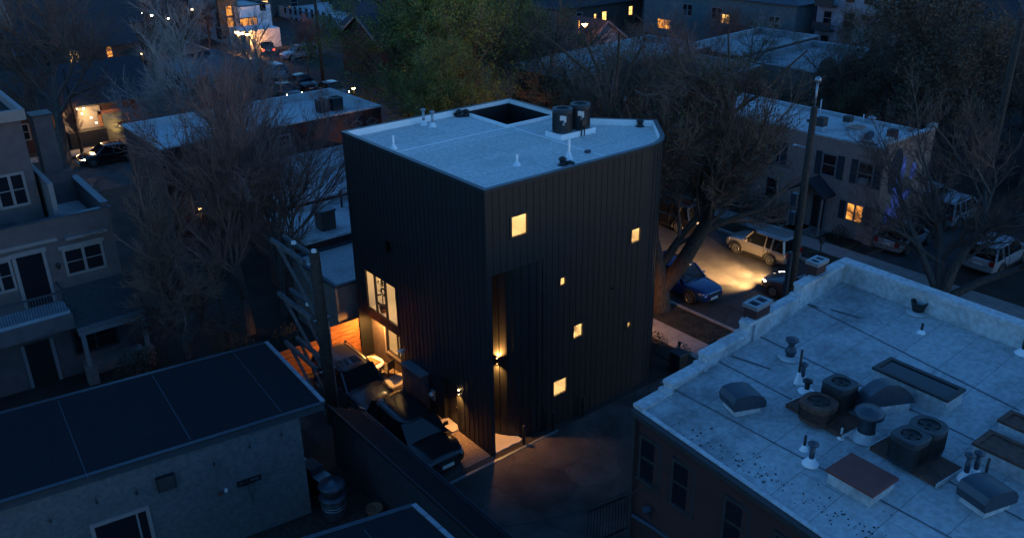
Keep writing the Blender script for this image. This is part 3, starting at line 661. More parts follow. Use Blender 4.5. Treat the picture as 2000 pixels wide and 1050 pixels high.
# plant and vase in the windows
t = thing('house_plant', 'leafy potted plant silhouetted in the big lit side window', 'potted plant', (0.42, 8.35, 2.85))
MB().lathe((0, 0, 0), [(0.13, 0), (0.18, 0.32), (0.15, 0.33), (0.0, 0.30)], 16).build('pot', 'black', t, True)
MB().tube([(0, 0, 0.3), (0.03, 0.02, 0.8), (0, 0.05, 1.3), (0, -0.1, 1.55)], [0.02, 0.018, 0.013, 0.01], 6).tube([(0, 0, 0.5), (-0.1, -0.2, 1.0), (0, -0.35, 1.25)], [0.015, 0.012, 0.008], 6).build('stem', 'bark', t)
lf = MB(); r2 = random.Random(3)
for i in range(46):
    z = r2.uniform(0.85, 1.85); a = r2.uniform(0, 6.28); d_ = r2.uniform(0.05, 0.33); c = Vector((d_*math.cos(a)*0.7, d_*math.sin(a)-0.08, z)); s = r2.uniform(0.06, 0.12)
    u_ = Vector((r2.uniform(-1, 1), r2.uniform(-1, 1), r2.uniform(-0.6, 0.6))).normalized(); v_ = u_.cross(Vector((r2.uniform(-1, 1), r2.uniform(-1, 1), r2.uniform(-1, 1)))).normalized()
    lf.add([c-u_*s, c-v_*s*0.6, c+u_*s*1.1, c+v_*s*0.6], [(0, 1, 2, 3)])
lf.build('foliage', 'shrub', t)
for nm_, lab, x0, x1, y0, y1, z0, z1, m_ in (('sideboard', 'low wooden sideboard glimpsed through the lowest lit window', 3.2, 3.75, 1.0, 1.35, 1.13, 1.62, 'roomfloor'), ('bookshelf', 'small dark shelf glimpsed through the middle lit window of the front', 4.35, 4.9, 0.75, 1.05, 3.42, 3.80, 'bark'), ('armchair', 'pale armchair back glimpsed through the upper right lit window', 7.3, 7.85, 0.6, 1.0, 6.68, 7.02, 'wintrim')):
    q = Vector(((x0+x1)/2, (y0+y1)/2, z0)); t = thing(nm_, lab, nm_, q)
    MB(q).box(x0, x1, y0, y1, z0, z1).build('body', m_, t, bevel=0.03); MB(q).box(x0-0.03, x1+0.03, y0-0.03, y1+0.03, z1, z1+0.03).build('top', m_, t)
    if nm_ == 'sideboard':
        MB(q).lathe((x0+0.15, y0+0.12, z1+0.03), [(0.05, 0), (0.02, 0.02), (0.015, 0.22), (0.09, 0.23), (0.06, 0.36)], 12).build('ornament', 'black', t)
t = thing('flower_vase', 'small vase with a budding twig in the highest lit window', 'vase', (1.25, 0.5, 8.55))
MB().lathe((0, 0, 0), [(0.05, 0), (0.08, 0.1), (0.03, 0.25), (0.035, 0.27)], 12).build('vase_body', 'roomfloor', t, True)
tw = MB().tube([(0, 0, 0.25), (0.08, 0, 0.5), (0.2, 0.02, 0.75)], 0.008, 5).tube([(0.05, 0, 0.4), (0.0, 0, 0.65)], 0.006, 5)
for q in ((0.2, 0.02, 0.76), (0.12, 0.0, 0.62), (0.26, 0, 0.70), (0.0, 0, 0.66), (0.17, 0, 0.55)): tw.lathe(q, [(0, -0.02), (0.022, 0), (0, 0.02)], 8)
tw.build('twig', 'bark', t)
# ================================================================== helpers for ordinary buildings
def face_windows(root, o, face, pos, wins, trim='wintrim', pane='pane'):
    """face '-y' (wall at y=pos, u=x) or '-x' (wall at x=pos, u=y); wins: (u,z,w,h,kind[,style])"""
    for wn in wins:
        u, z, ww, hh, kind = wn[:5]; style = wn[5] if len(wn) > 5 else 'sash'
        def bx(mb, a, b, c, d, n0, n1):
            if face == '-y': mb.box(a, b, pos-n1, pos-n0, c, d)
            else: mb.box(pos-n1, pos-n0, a, b, c, d)
        f = MB(o); t = min(0.11, ww*0.11)
        u0, u1, z0, z1 = u-ww/2, u+ww/2, z-hh/2, z+hh/2
        bx(f, u0-t, u0, z0-t, z1+t, -0.02, 0.05); bx(f, u1, u1+t, z0-t, z1+t, -0.02, 0.05)
        bx(f, u0, u1, z1, z1+t, -0.02, 0.05); bx(f, u0, u1, z0-t, z0, -0.02, 0.07)
        if style == 'sash': bx(f, u0, u1, z-0.03, z+0.03, -0.02, 0.04)
        if style == 'pair':
            bx(f, u-0.06, u+0.06, z0, z1, -0.02, 0.045); bx(f, u0, u-0.06, z-0.02, z+0.02, -0.02, 0.03); bx(f, u+0.06, u1, z-0.02, z+0.02, -0.02, 0.03)
        if style == 'lintel': bx(f, u0-0.22, u1+0.22, z1+t, z1+t+0.16, -0.02, 0.07); bx(f, u-0.06, u+0.06, z0, z1, -0.02, 0.045); bx(f, u0, u-0.06, z-0.02, z+0.02, -0.02, 0.03); bx(f, u+0.06, u1, z-0.02, z+0.02, -0.02, 0.03)
        fo = f.build('window', trim, root)
        p = MB(o); bx(p, u0, u1, z0, z1, -0.05, 0.012); p.build('pane', {'d': pane, 'l': 'lit', 'a': 'litdim', 'w': 'bulbwhite'}[kind], fo)
def poly_area(p): return sum(a[0]*b[1]-b[0]*a[1] for a, b in zip(p, p[1:]+p[:1]))/2
def inset(poly, d):
    n = len(poly); s = 1 if poly_area(poly) > 0 else -1; out = []
    for i in range(n):
        a, b, c = Vector(poly[i-1][:2]), Vector(poly[i][:2]), Vector(poly[(i+1) % n][:2])
        e1, e2 = (b-a).normalized(), (c-b).normalized(); n1, n2 = Vector((-e1.y, e1.x))*s, Vector((-e2.y, e2.x))*s
        bis = (n1+n2); k = d/max(0.2, 1+n1.dot(n2)); out.append((b.x+bis.x*k, b.y+bis.y*k))
    return out
def flat_building(name, label, cat, poly, zw, zr, wall, roof, cap='whitedirty', capw=0.22, z0=-0.3, parapet=True):
    """poly: (x,y) list; zw: wall top per corner, zr: roof deck height per corner"""
    o = Vector((sum(p[0] for p in poly)/len(poly), sum(p[1] for p in poly)/len(poly), 0)); root = thing(name, label, cat, o)
    n = len(poly); zw = zw if hasattr(zw, '__len__') else [zw]*n; zr = zr if hasattr(zr, '__len__') else [zr]*n
    MB(o).prism(poly, z0, zw, top=False, bot=False).build('wall', wall, root)
    inn = inset(poly, capw)
    MB(o).add([(p[0], p[1], z) for p, z in zip(inset(poly, capw-0.02), zr)], [tuple(range(n))]).build('roof', roof, root)
    c = MB(o); out = inset(poly, -0.05)
    for i in range(n):
        j = (i+1) % n
        c.add([(*out[i], zw[i]-0.08), (*out[j], zw[j]-0.08), (*out[j], zw[j]+0.03), (*out[i], zw[i]+0.03)], [(0, 1, 2, 3)])
        c.add([(*out[i], zw[i]+0.03), (*out[j], zw[j]+0.03), (*inn[j], zw[j]+0.03), (*inn[i], zw[i]+0.03)], [(0, 1, 2, 3)])
        c.add([(*inn[i], zw[i]+0.03), (*inn[j], zw[j]+0.03), (*inn[j], zr[j]-0.02), (*inn[i], zr[i]-0.02)], [(0, 1, 2, 3)])
        c.add([(*out[i], zw[i]-0.08), (*out[j], zw[j]-0.08), (*poly[j], zw[j]-0.08), (*poly[i], zw[i]-0.08)], [(0, 1, 2, 3)])
    c.build('coping', cap, root)
    return root, o
def rect(x0, x1, y0, y1): return [(x0, y0), (x1, y0), (x1, y1), (x0, y1)]
def pitched(name, label, x0, x1, y0, y1, ze, zt, wall, roof, axis='x', hip=False, wy=(), wx=(), over=0.4, cat='house', trim='wintrim', chim=None):
    o = Vector(((x0+x1)/2, (y0+y1)/2, 0)); root = thing(name, label, cat, o)
    wb = MB(o).prism(rect(x0, x1, y0, y1), -0.3, ze, top=False, bot=False)
    cx, cy = (x0+x1)/2, (y0+y1)/2
    a, b, c, d = x0-over, x1+over, y0-over, y1+over
    rf = MB(o); slope = (zt-ze)/((y1-y0)/2 if axis == 'x' else (x1-x0)/2); zo = ze - over*slope
    if axis == 'x':
        h = (y1-y0)/2 if hip else 0
        A, B = (a+h*(1 if hip else 0), cy, zt), (b-h*(1 if hip else 0), cy, zt)
        vs = [(a, c, zo), (b, c, zo), (b, d, zo), (a, d, zo), A, B]
        top = [(0, 1, 5, 4), (2, 3, 4, 5)] + ([(3, 0, 4), (1, 2, 5)] if hip else [])
        if not hip: wb.add([(x0, y0, ze), (x0, y1, ze), (x0, cy, zt-0.02)], [(0, 1, 2)]).add([(x1, y0, ze), (x1, y1, ze), (x1, cy, zt-0.02)], [(0, 1, 2)])
    else:
        h = (x1-x0)/2 if hip else 0
        A, B = (cx, c+h, zt), (cx, d-h, zt)
        vs = [(a, c, zo), (b, c, zo), (b, d, zo), (a, d, zo), A, B]
        top = [(3, 0, 4, 5), (1, 2, 5, 4)] + ([(0, 1, 4), (2, 3, 5)] if hip else [])
        if not hip: wb.add([(x0, y0, ze), (x1, y0, ze), (cx, y0, zt-0.02)], [(0, 1, 2)]).add([(x0, y1, ze), (x1, y1, ze), (cx, y1, zt-0.02)], [(0, 1, 2)])
    n = len(vs); th = 0.14
    rf.add(vs + [(p[0], p[1], p[2]+th) for p in vs], [tuple(reversed(f)) for f in top] + [tuple(i+n for i in f) for f in top])
    for i in range(4):
        if hip or not ((axis == 'x' and i in (1, 3)) or (axis == 'y' and i in (0, 2))):
            j = (i+1) % 4; rf.add([vs[i], vs[j], (vs[j][0], vs[j][1], vs[j][2]+th), (vs[i][0], vs[i][1], vs[i][2]+th)], [(0, 1, 2, 3)])
        else:
            j = (i+1) % 4; r_ = A if (axis == 'x' and i == 3) or (axis == 'y' and i == 0) else B
            for p, q in ((vs[i], r_), (r_, vs[j])): rf.add([p, q, (q[0], q[1], q[2]+th), (p[0], p[1], p[2]+th)], [(0, 1, 2, 3)])
    wb.build('wall', wall, root); ro = rf.build('roof', roof, root)
    if not hip:       # pale barge boards on the visible gable
        f = MB(o)
        if axis == 'y': f.beam((a, c-0.03, zo+0.02), (cx, c-0.03, zt+0.02), 0.06, 0.22).beam((cx, c-0.032, zt+0.02), (b, c-0.032, zo+0.02), 0.06, 0.22)
        else: f.beam((a-0.03, c, zo+0.02), (a-0.03, cy, zt+0.02), 0.06, 0.22).beam((a-0.032, cy, zt+0.02), (a-0.032, d, zo+0.02), 0.06, 0.22)
        f.build('barge_board', trim, root)
    if chim: MB(o).box(chim[0]-0.35, chim[0]+0.35, chim[1]-0.35, chim[1]+0.35, chim[2]-1.5, chim[2]).box(chim[0]-0.42, chim[0]+0.42, chim[1]-0.42, chim[1]+0.42, chim[2], chim[2]+0.12).build('chimney', 'redbrick', ro)
    face_windows(root, o, '-y', y0, wy, trim); face_windows(root, o, '-x', x0, wx, trim)
    return root, o

# ================================================================== brick building on the right
pA, pB, pC = gz(1240, 790, 7.4), gz(1640, 505, 8.75), gz(2000, 640, 8.65)
pD = gz(1540, 1000, 7.35)
A2 = (pA.x, pA.y); B2 = (pB.x, pB.y)
dirF = Vector((pC.x-pB.x, pC.y-pB.y)).normalized(); dirN = Vector((pD.x-pA.x, pD.y-pA.y)).normalized()
C2 = (pB.x+dirF.x*16, pB.y+dirF.y*16); D2 = (pA.x+dirN.x*18, pA.y+dirN.y*18)
ZA, ZB = 7.30, 8.0
RBO = Vector(((A2[0]+C2[0])/2, (A2[1]+C2[1])/2, 0))
rb = thing('brick_building', 'two storey dark red brick building with a big dirty white flat roof full of vents', 'building', RBO)
def zroof(x, y):
    d = Vector((B2[0]-A2[0], B2[1]-A2[1])); return ZA + (ZB-ZA)*((x-A2[0])*d.x+(y-A2[1])*d.y)/d.length_squared
def onroof(px, py, dz=0.0):
    p = gz(px, py, 7.5)
    for _ in range(12): p = gz(px, py, zroof(p.x, p.y)+dz)
    return p
quad = [D2, C2, B2, A2]      # counter-clockwise seen from above: near-right, far-right, far-left, near-left
MB(RBO).prism(quad, -0.3, [ZA-0.05, ZB+0.7, ZB+0.7, ZA-0.05], top=False, bot=False).build('wall', 'redbrick', rb)
inn = inset(quad, 0.25)
MB(RBO).add([(p[0], p[1], zroof(*p)) for p in inset(quad, 0.05)], [(0, 1, 2, 3)]).build('roof', 'oldroof', rb)
cp = MB(RBO)
dAB = Vector((B2[0]-A2[0], B2[1]-A2[1], 0)); LAB = dAB.length; dAB.normalize(); nAB = Vector((-dAB.y, dAB.x, 0))
steps = [(0.0, 0.12, 7.42), (0.12, 0.27, 7.68), (0.27, 0.46, 8.0), (0.46, 0.74, 8.32), (0.74, 1.0, 8.68)]
br = MB(RBO)
for i, (a, b, z) in enumerate(steps):
    p, q = Vector((*A2, 0)) + dAB*a*LAB, Vector((*A2, 0)) + dAB*b*LAB
    o0, o1 = nAB*0.06, -nAB*0.30
    corners = [p+o0, q+o0, q+o1, p+o1]
    cp.prism([(c.x, c.y) for c in corners], z-0.10, z)
    o2, o3 = nAB*0.02, -nAB*0.24; corners = [p+o2, q+o2, q+o3, p+o3]
    br.prism([(c.x, c.y) for c in corners], ZA-0.1, z-0.10)
    e = q - dAB*0.16; corners = [e+o0*1.3, q+o0*1.3, q+o1*1.1, e+o1*1.1]
    if i < 4: cp.prism([(c.x, c.y) for c in corners], z-0.14, z+0.05)
br.build('parapet', 'whitedirty', rb)
p, q = Vector((*B2, 0)), Vector((*C2, 0)); nf = Vector((-(q-p).normalized().y, (q-p).normalized().x, 0))
for w0, w1, z0, z1 in ((-0.08, 0.34, 8.60, 8.72), (-0.02, 0.28, ZB-0.1, 8.60)):
    c = [p-nf*w0, q-nf*w0, q-nf*-w1*-1, p-nf*w1] if False else [p+nf*w0, q+nf*w0, q+nf*w1, p+nf*w1]
    cp.prism([(v.x, v.y) for v in c], z0, z1)
cp.build('coping', 'whitedirty', rb)
# eaves gutter over the alley-end wall
p, q = Vector((*A2, 0)), Vector((*D2, 0)); ne = Vector((q-p).normalized()); ne = Vector((ne.y, -ne.x, 0))
if ne.x > 0: ne = -ne
gt = MB(RBO); zz = ZA
gt.beam(p+ne*0.10+Vector((0, 0, zz-0.06)), q+ne*0.10+Vector((0, 0, zz-0.06)), 0.16, 0.14)
go = gt.build('gutter', 'darktrim', rb)
MB(RBO).beam(p-ne*0.06+Vector((0, 0, zz+0.02)), q-ne*0.06+Vector((0, 0, zz+0.02)), 0.13, 0.03).build('eave_flashing', 'whitedirty', rb)
MB(RBO).tube([p+ne*0.12+Vector((0, -0.15, zz-0.1)), p+ne*0.12+Vector((0, -0.15, 0))], 0.05, 8).build('downpipe', 'darktrim', rb)
# roof seams in the felt
sm = MB(RBO)
for s0 in (((1375, 690), (2000, 1015)), ((1540, 575), (1990, 800)), ((1290, 745), (1990, 1120)), ((1450, 640), (2000, 905))):
    a, b = onroof(*s0[0], 0.012), onroof(*s0[1], 0.012); sm.beam(a, b, 0.035, 0.008)
for px, py, L_ in ((1505, 720, 1.2), (1600, 600, 0.9), (1680, 620, 0.9)):
    a = onroof(px, py, 0.012); sm.beam(a, a-Vector((0.2, -1, 0))*L_, 0.06, 0.006)
sm.build('felt_seam', 'seamfelt', rb)
# tall narrow windows on the alley-end wall
xw = A2[0]
for k, (px, py) in enumerate(((1273, 902), (1343, 945), (1455, 1012), (1560, 1080))):
    t_ = gx(px, py, xw-0.1*k*0.0); 
    yy = t_.y; xx = A2[0] + (yy-A2[1])*dirN.x/dirN.y; zc = 6.0
    f = MB(RBO); f.box(xx-0.04, xx+0.05, yy-0.40, yy-0.32, 5.3, 6.7).box(xx-0.04, xx+0.05, yy+0.32, yy+0.40, 5.3, 6.7).box(xx-0.04, xx+0.05, yy-0.32, yy+0.32, 6.6, 6.7).box(xx-0.06, xx+0.05, yy-0.45, yy+0.45, 5.2, 5.3).box(xx-0.02, xx+0.05, yy-0.32, yy+0.32, 5.95, 6.02)
    fo = f.build('window', 'darktrim', rb); MB(RBO).box(xx-0.012, xx+0.05, yy-0.32, yy+0.32, 5.3, 6.6).build('pane', 'pane', fo)
# fire-escape rail and conduit on that wall
q = gx(1265, 965, A2[0]-0.1)
MB(RBO).tube([(A2[0]-0.12, q.y+0.5, 3.9), (A2[0]-0.14, q.y-0.4, 4.0), (A2[0]-0.2, q.y-2.6, 4.0), (A2[0]-0.22, q.y-3.0, 3.8), (A2[0]-0.22, q.y-3.1, 3.0)], 0.06, 8).build('conduit', 'bluemetal', rb)
MB(RBO).tube([(A2[0]-0.05, q.y-0.1, 4.2), (A2[0]-0.25, q.y-0.15, 4.5), (A2[0]-0.28, q.y-0.15, 4.6)], [0.05, 0.05, 0.12], 8).build('wall_lamp', 'bluemetal', rb)
# chimneys
def chimney(px, py, label, w_=0.42, l_=0.72, h=1.0, flues=2):
    c = onroof(px, py); c = Vector((c.x, c.y, zroof(c.x, c.y)))
    t = thing('brick_chimney', label, 'chimney', c, math.atan2(dAB.y, dAB.x))
    MB().box(-l_/2-0.06, l_/2+0.06, -w_/2-0.06, w_/2+0.06, -0.7, 0.18).build('flashed_base', 'whitedirty', t)
    MB().box(-l_/2, l_/2, -w_/2, w_/2, 0.18, h+0.3).build('stack', 'redbrick', t)
    cpb = MB()
    e = 0.05; L2, W2 = l_/2+e, w_/2+e; z0, z1 = h+0.3, h+0.42; fw = 0.10
    cpb.box(-L2, L2, -W2, -W2+fw, z0, z1).box(-L2, L2, W2-fw, W2, z0, z1)
    xs = [-L2] + ([0-fw/2] if flues == 2 else []) + [L2-fw]
    for x in xs: cpb.box(x, x+fw, -W2+fw, W2-fw, z0, z1)
    cpb.build('cap', 'galv', t); MB().box(-L2+fw, L2-fw, -W2+fw, W2-fw, z0-0.02, z0+0.005).build('flue_hole', 'black', t)
    return t
def on_edge(px, py, z):     # point of the stepped parapet below a pixel
    p = gz(px, py, z); s = (p.x-A2[0])*dAB.x + (p.y-A2[1])*dAB.y; return Vector((A2[0], A2[1], 0)) + dAB*s
c = on_edge(1482, 622, 8.2)
def chimney_at(c, z, label, **k):
    t = chimney(1480, 640, label, **k); t.location = (c.x, c.y, z); return t
chimney_at(c - nAB*0.05, 8.05, 'two flue brick chimney on the stepped parapet, nearest the black house', h=0.28)
c = on_edge(1603, 545, 8.5); chimney_at(c + nAB*0.02, 8.35, 'smaller brick chimney on the parapet beside the street corner', w_=0.36, l_=0.55, h=0.35)
# roof equipment
def hood(px, py, label, rz, L=1.0, W=0.72, H=0.62):
    c = onroof(px, py); t = thing('curved_vent_hood', label, 'roof vent', c, rz)
    MB().box(-L*0.38, L*0.38, -W/2+0.05, W/2-0.05, 0, 0.22).build('curb', 'whitedirty', t)
    pr = [(-0.5*L, 0.16), (-0.5*L, 0.34)] + [(-0.5*L + L*0.92*(i/8), 0.34 + (H-0.34)*math.sin(math.pi*(0.12+0.55*i/8))) for i in range(1, 9)] + [(0.5*L, 0.42), (0.46*L, 0.2)]
    n = len(pr); vs = [(x, -W/2, z) for x, z in pr] + [(x, W/2, z) for x, z in pr]
    MB().add(vs, [(i, (i+1) % n, n+(i+1) % n, n+i) for i in range(n)] + [tuple(range(n)), tuple(range(2*n-1, n-1, -1))]).build('hood', 'bluemetal', t)
    MB().box(-L*0.505, -L*0.49, -W*0.4, W*0.4, 0.18, 0.33).build('louvre', 'black', t)
    return t
hood(1448, 797, 'curved metal vent hood nearest the left corner of the big white roof', R(160))
hood(1922, 985, 'curved metal vent hood at the lower right of the big white roof', R(165), 1.05, 0.75)
c = onroof(1722, 800); t = thing('dome_vent_hood', 'big half round metal cowl standing among the roof units', 'roof vent', c, R(-28))
pr = [(-0.78 + 1.56*i/14, 0.26 + 0.62*math.sin(math.pi*i/14)**0.75) for i in range(15)]
n = len(pr); vs = [(x, -0.22, z) for x, z in pr] + [(x*0.93, 0.26, 0.26+(z-0.26)*0.9) for x, z in pr]
MB().add(vs, [(i, i+1, n+i+1, n+i) for i in range(n-1)] + [tuple(range(n)), tuple(range(2*n-1, n-1, -1)), (0, n, 2*n-1, n-1)]).build('cowl', 'bluemetal', t)
MB().box(-0.62, 0.62, -0.24, 0.28, 0, 0.26).build('curb', 'whitedirty', t)
t = thing('mushroom_vent', 'round mushroom exhaust vent in front of the half round cowl', 'roof vent', onroof(1690, 852))
MB().lathe((0, 0, 0), [(0.42, 0), (0.36, 0.05), (0.24, 0.10), (0.22, 0.18)], 24, False).build('flashing', 'whitedirty', t, True)
MB().lathe((0, 0, 0), [(0.20, 0.1), (0.20, 0.62), (0.24, 0.64)], 24, False).build('stem', 'bluemetal', t, True)
MB().lathe((0, 0, 0.60), [(0.22, 0), (0.36, 0.04), (0.37, 0.12), (0.30, 0.20), (0.0, 0.26)], 24, False).build('cap', 'bluemetal', t, True)
t = thing('spool_vent', 'blue grey waisted vent cap near the parapet chimney', 'roof vent', onroof(1543, 697))
MB().lathe((0, 0, 0), [(0.36, 0), (0.34, 0.02), (0.18, 0.06)], 20).build('flashing', 'whitedirty', t, True)
MB().lathe((0, 0, 0), [(0.13, 0.03), (0.13, 0.12), (0.17, 0.18), (0.15, 0.26), (0.09, 0.34), (0.09, 0.44), (0.19, 0.55), (0.18, 0.60), (0.0, 0.62)], 20).build('vent_body', 'bluemetal', t, True)
def skylight(px, py, sx, sy, h, rz, label, top='pane', name='roof_skylight', cat='skylight', lidm='rust'):
    c = onroof(px, py); t = thing(name, label, cat, c, rz)
    MB().box(-sx/2, sx/2, -sy/2, sy/2, -0.05, h).build('curb', 'whitedirty', t)
    f = MB(); e = 0.04; b = 0.08
    f.box(-sx/2-e, sx/2+e, -sy/2-e, -sy/2+b, h, h+0.07).box(-sx/2-e, sx/2+e, sy/2-b, sy/2+e, h, h+0.07).box(-sx/2-e, -sx/2+b, -sy/2+b, sy/2-b, h, h+0.07).box(sx/2-b, sx/2+e, -sy/2+b, sy/2-b, h, h+0.07)
    f.build('frame', lidm, t); MB().box(-sx/2+b, sx/2-b, -sy/2+b, sy/2-b, h, h+0.035).build('glazing', top, t)
    return t
RZ = math.atan2(dirF.y, dirF.x)
skylight(1787, 768, 2.05, 0.82, 0.42, RZ, 'long dark glazed skylight with white curb at the upper middle of the big roof', lidm='darktrim')
skylight(2010, 862, 1.3, 0.62, 0.36, RZ, 'upper of the two rust framed skylights at the right edge of the big roof', 'rust')
skylight(1985, 915, 1.75, 0.80, 0.36, RZ, 'lower of the two rust framed skylights at the right edge of the big roof', 'rust')
c = onroof(1679, 948); t = thing('roof_hatch', 'square oxide red roof hatch on a white curb', 'roof hatch', c, RZ)
MB().box(-0.56, 0.56, -0.46, 0.46, -0.05, 0.28).build('curb', 'whitedirty', t); MB().box(-0.62, 0.62, -0.52, 0.52, 0.28, 0.36).build('lid', 'redhatch', t, bevel=0.012)
def roof_pad(px, py, sx, sy, label, rz=RZ, m='rust'):
    c = onroof(px, py); t = thing('timber_sleeper_base', label, 'equipment base', c, rz)
    MB().box(-sx/2, sx/2, -sy/2, sy/2, 0, 0.10).build('deck', m, t)
    for s_ in (-1, 1): MB().box(-sx/2-0.03, sx/2+0.03, s_*(sy/2+0.015)-0.015, s_*(sy/2+0.015)+0.015, 0, 0.11).build('edge_flashing', 'whitedirty', t)
    return t
roof_pad(1612, 812, 1.0, 1.75, 'low base under the older pair of condensers on the big roof', R(-5))
roof_pad(1787, 898, 1.05, 1.75, 'low base under the newer pair of condensers on the big roof', R(-5))
def cond_on(px, py, label, **k):
    c = onroof(px, py); return condenser((c.x, c.y, c.z+0.1), label, **k)
cond_on(1594, 822, 'older rounded rust brown condenser, nearest the tall thin pipe on the big roof', r_=0.43, h=0.52, body='rust', tags=False)
cond_on(1634, 797, 'square dark condenser behind the rust brown one on the big roof', r_=0.36, h=0.72, square=True, tags=False, rz=R(-5))
cond_on(1768, 905, 'front dark condenser of the newer pair on the big roof', r_=0.36, h=0.74, tags=False, square=True, rz=R(-5))
cond_on(1803, 882, 'back dark condenser of the newer pair on the big roof', r_=0.40, h=0.70, tags=False)
for px, py, h, r_, lab, m_, cap in ((1558, 748, 1.05, 0.035, 'tall thin black pipe left of the condensers on the big roof', 'black', False), (1566, 745, 0.50, 0.06, 'short capped pipe beside the tall thin one on the big roof', 'bluemetal', True),
    (1575, 764, 0.28, 0.07, 'stubby black pipe just left of the square condenser', 'black', True), (1570, 878, 0.42, 0.035, 'short thin black pipe with white cone between curved hood and red hatch', 'black', False),
    (1583, 905, 0.52, 0.065, 'grey pipe standing left of the red roof hatch', 'bluemetal', True), (1884, 935, 0.62, 0.06, 'left capped pipe of the pair above the lower right hood', 'bluemetal', True),
    (1903, 928, 0.58, 0.06, 'right capped pipe of the pair above the lower right hood', 'bluemetal', True), (1920, 945, 0.72, 0.035, 'thin leaning black pipe above the lower right hood', 'black', False),
    (1799, 650, 0.32, 0.04, 'short thin pipe with white cone at the top right of the big roof', 'black', False), (1998, 690, 0.45, 0.07, 'dark pipe at the far right edge of the big roof', 'black', False), (1642, 855, 0.3, 0.03, 'small white pipe between the mushroom vent and the rust brown condenser', 'whitedirty', False)):
    pipe_vent(onroof(px, py), h, r_, lab, m_, cap=cap)
t = thing('bowl_vent', 'black bowl shaped vent below the street parapet of the big roof', 'roof vent', onroof(1792, 610))
MB().lathe((0, 0, 0), [(0.16, 0), (0.16, 0.05), (0.24, 0.34), (0.25, 0.38), (0.20, 0.36), (0.12, 0.10)], 20).build('bowl', 'black', t, True); MB().lathe((0, 0, 0), [(0.34, 0), (0.30, 0.03), (0.16, 0.06)], 20).build('flashing', 'whitedirty', t, True)
# debris on the roof edge (bits of loose gravel and leaves)
r3 = random.Random(5); db = MB(RBO)
for i in range(120):
    a = r3.random(); b = r3.random()**2
    px, py = 1330 + 420*a + r3.gauss(0, 10), 850 + 250*a*0.9 - 75*b*r3.random() + r3.gauss(0, 6)
    c = onroof(px, py)
    s_ = r3.uniform(0.010, 0.032); db.cbox((c.x, c.y, c.z), s_, s_*r3.uniform(0.5, 2.2), 0.02, r3.uniform(0, 3))
o = db.build('roof_debris', 'dirt'); o.location = RBO; o['kind'] = 'stuff'; tag(o, 'scattered leaves and grit near the eave of the big white roof', 'debris')
# iron gate in the alley by the brick building
gp = gz(1190, 1010, 0.9); t = thing('iron_gate', 'black iron picket gate in the alley beside the brick building', 'gate', (gp.x, gp.y, 0), R(-8))
MB().box(-0.9, 0.9, -0.02, 0.02, 0.12, 0.17).build('rail', 'black', t); MB().box(-0.9, 0.9, -0.02, 0.02, 1.5, 1.55).build('rail', 'black', t)
pk = MB()
for k in range(15): pk.box(-0.88+k*0.125, -0.865+k*0.125, -0.008, 0.008, 0.05, 1.75)
pk.build('pickets', 'black', t)

# ================================================================== garages and shed lower left
def garage(label, pa, pb, pc, pd, zr, wallpoly, name='garage'):
    """pa far-right, pb near-right, pc far-left, pd near-left roof corners"""
    o = Vector(((pa[0]+pd[0])/2, (pa[1]+pd[1])/2, 0)); root = thing(name, label, 'garage', o)
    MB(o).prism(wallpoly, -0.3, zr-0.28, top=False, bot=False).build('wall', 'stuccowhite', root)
    poly = [pd, pb, pa, pc]
    MB(o).prism(poly, zr-0.30, zr-0.012, top=False).build('fascia', 'bluemetal', root)
    ro = MB(o).add([(p[0], p[1], zr) for p in inset(poly, 0.02)], [(0, 1, 2, 3)]).build('roof', 'darkroof', root)
    e = MB(o)
    pts = [Vector((*pa, zr)), Vector((*pb, zr))]; d = pts[1]-pts[0]; n_ = 6
    for i in range(n_): e.beam(pts[0]+d*(i/n_)+Vector((0.0, 0, 0.0)), pts[0]+d*((i+1)/n_-0.006), 0.14, 0.08 + 0.004*(i % 2))
    e.build('metal_edge', 'galv', root)
    ed = MB(o).beam((*pd, zr-0.01), (*pb, zr-0.01), 0.16, 0.05).beam((*pc, zr-0.01), (*pa, zr-0.01), 0.16, 0.05); ed.build('drip_edge', 'trim', root)
    sm_ = MB(o); a, b, c, d = (Vector((*q, zr+0.006)) for q in (pd, pb, pa, pc))
    return root, o, sm_, (a, b, c, d)
ZG = 4.35
ga, gb, gc, gd = [tuple(gz(*p, ZG))[:2] for p in ((520, 668), (632, 785), (-60, 822), (-60, 998))]
ext = lambda p, q, e: (q[0] + (q[0]-p[0])*e, q[1] + (q[1]-p[1])*e)
root, o, sm_, cr_ = garage('long white stucco garage with flat charcoal roof in the near left corner', ga, gb, ext(ga, gc, 0.5), ext(gb, gd, 0.5), ZG,
    [(-20, 3.05), (-6.9, 1.46), (-6.4, 6.0), (-20, 7.6)])
for (x0, y0), (x1, y1) in (((113, 781), (171, 932)), ((297, 731), (372, 857)), ((452, 683), (549, 803))):
    sm_.beam(gz(x0, y0, ZG+0.008), gz(x1, y1, ZG+0.008), 0.022, 0.006)
sm_.build('roof_seam', 'bluemetal', root)
w0 = Vector((-6.9, 1.46)); wd = (Vector((-20, 3.05))-w0).normalized()
def garwall(px, py):        # point on the garage front wall
    p = Vector(gy(px, py, 1.2)); 
    for _ in range(8): p = gy(px, py, w0.y + (p.x-w0.x)*wd.y/wd.x)
    return p
ang = math.atan2(-wd.y, -wd.x)
def wallthing(name, label, cat, px, py): 
    p = garwall(px, py); return thing(name, label, cat, (p.x + 0.0, p.y-0.01, p.z), ang)
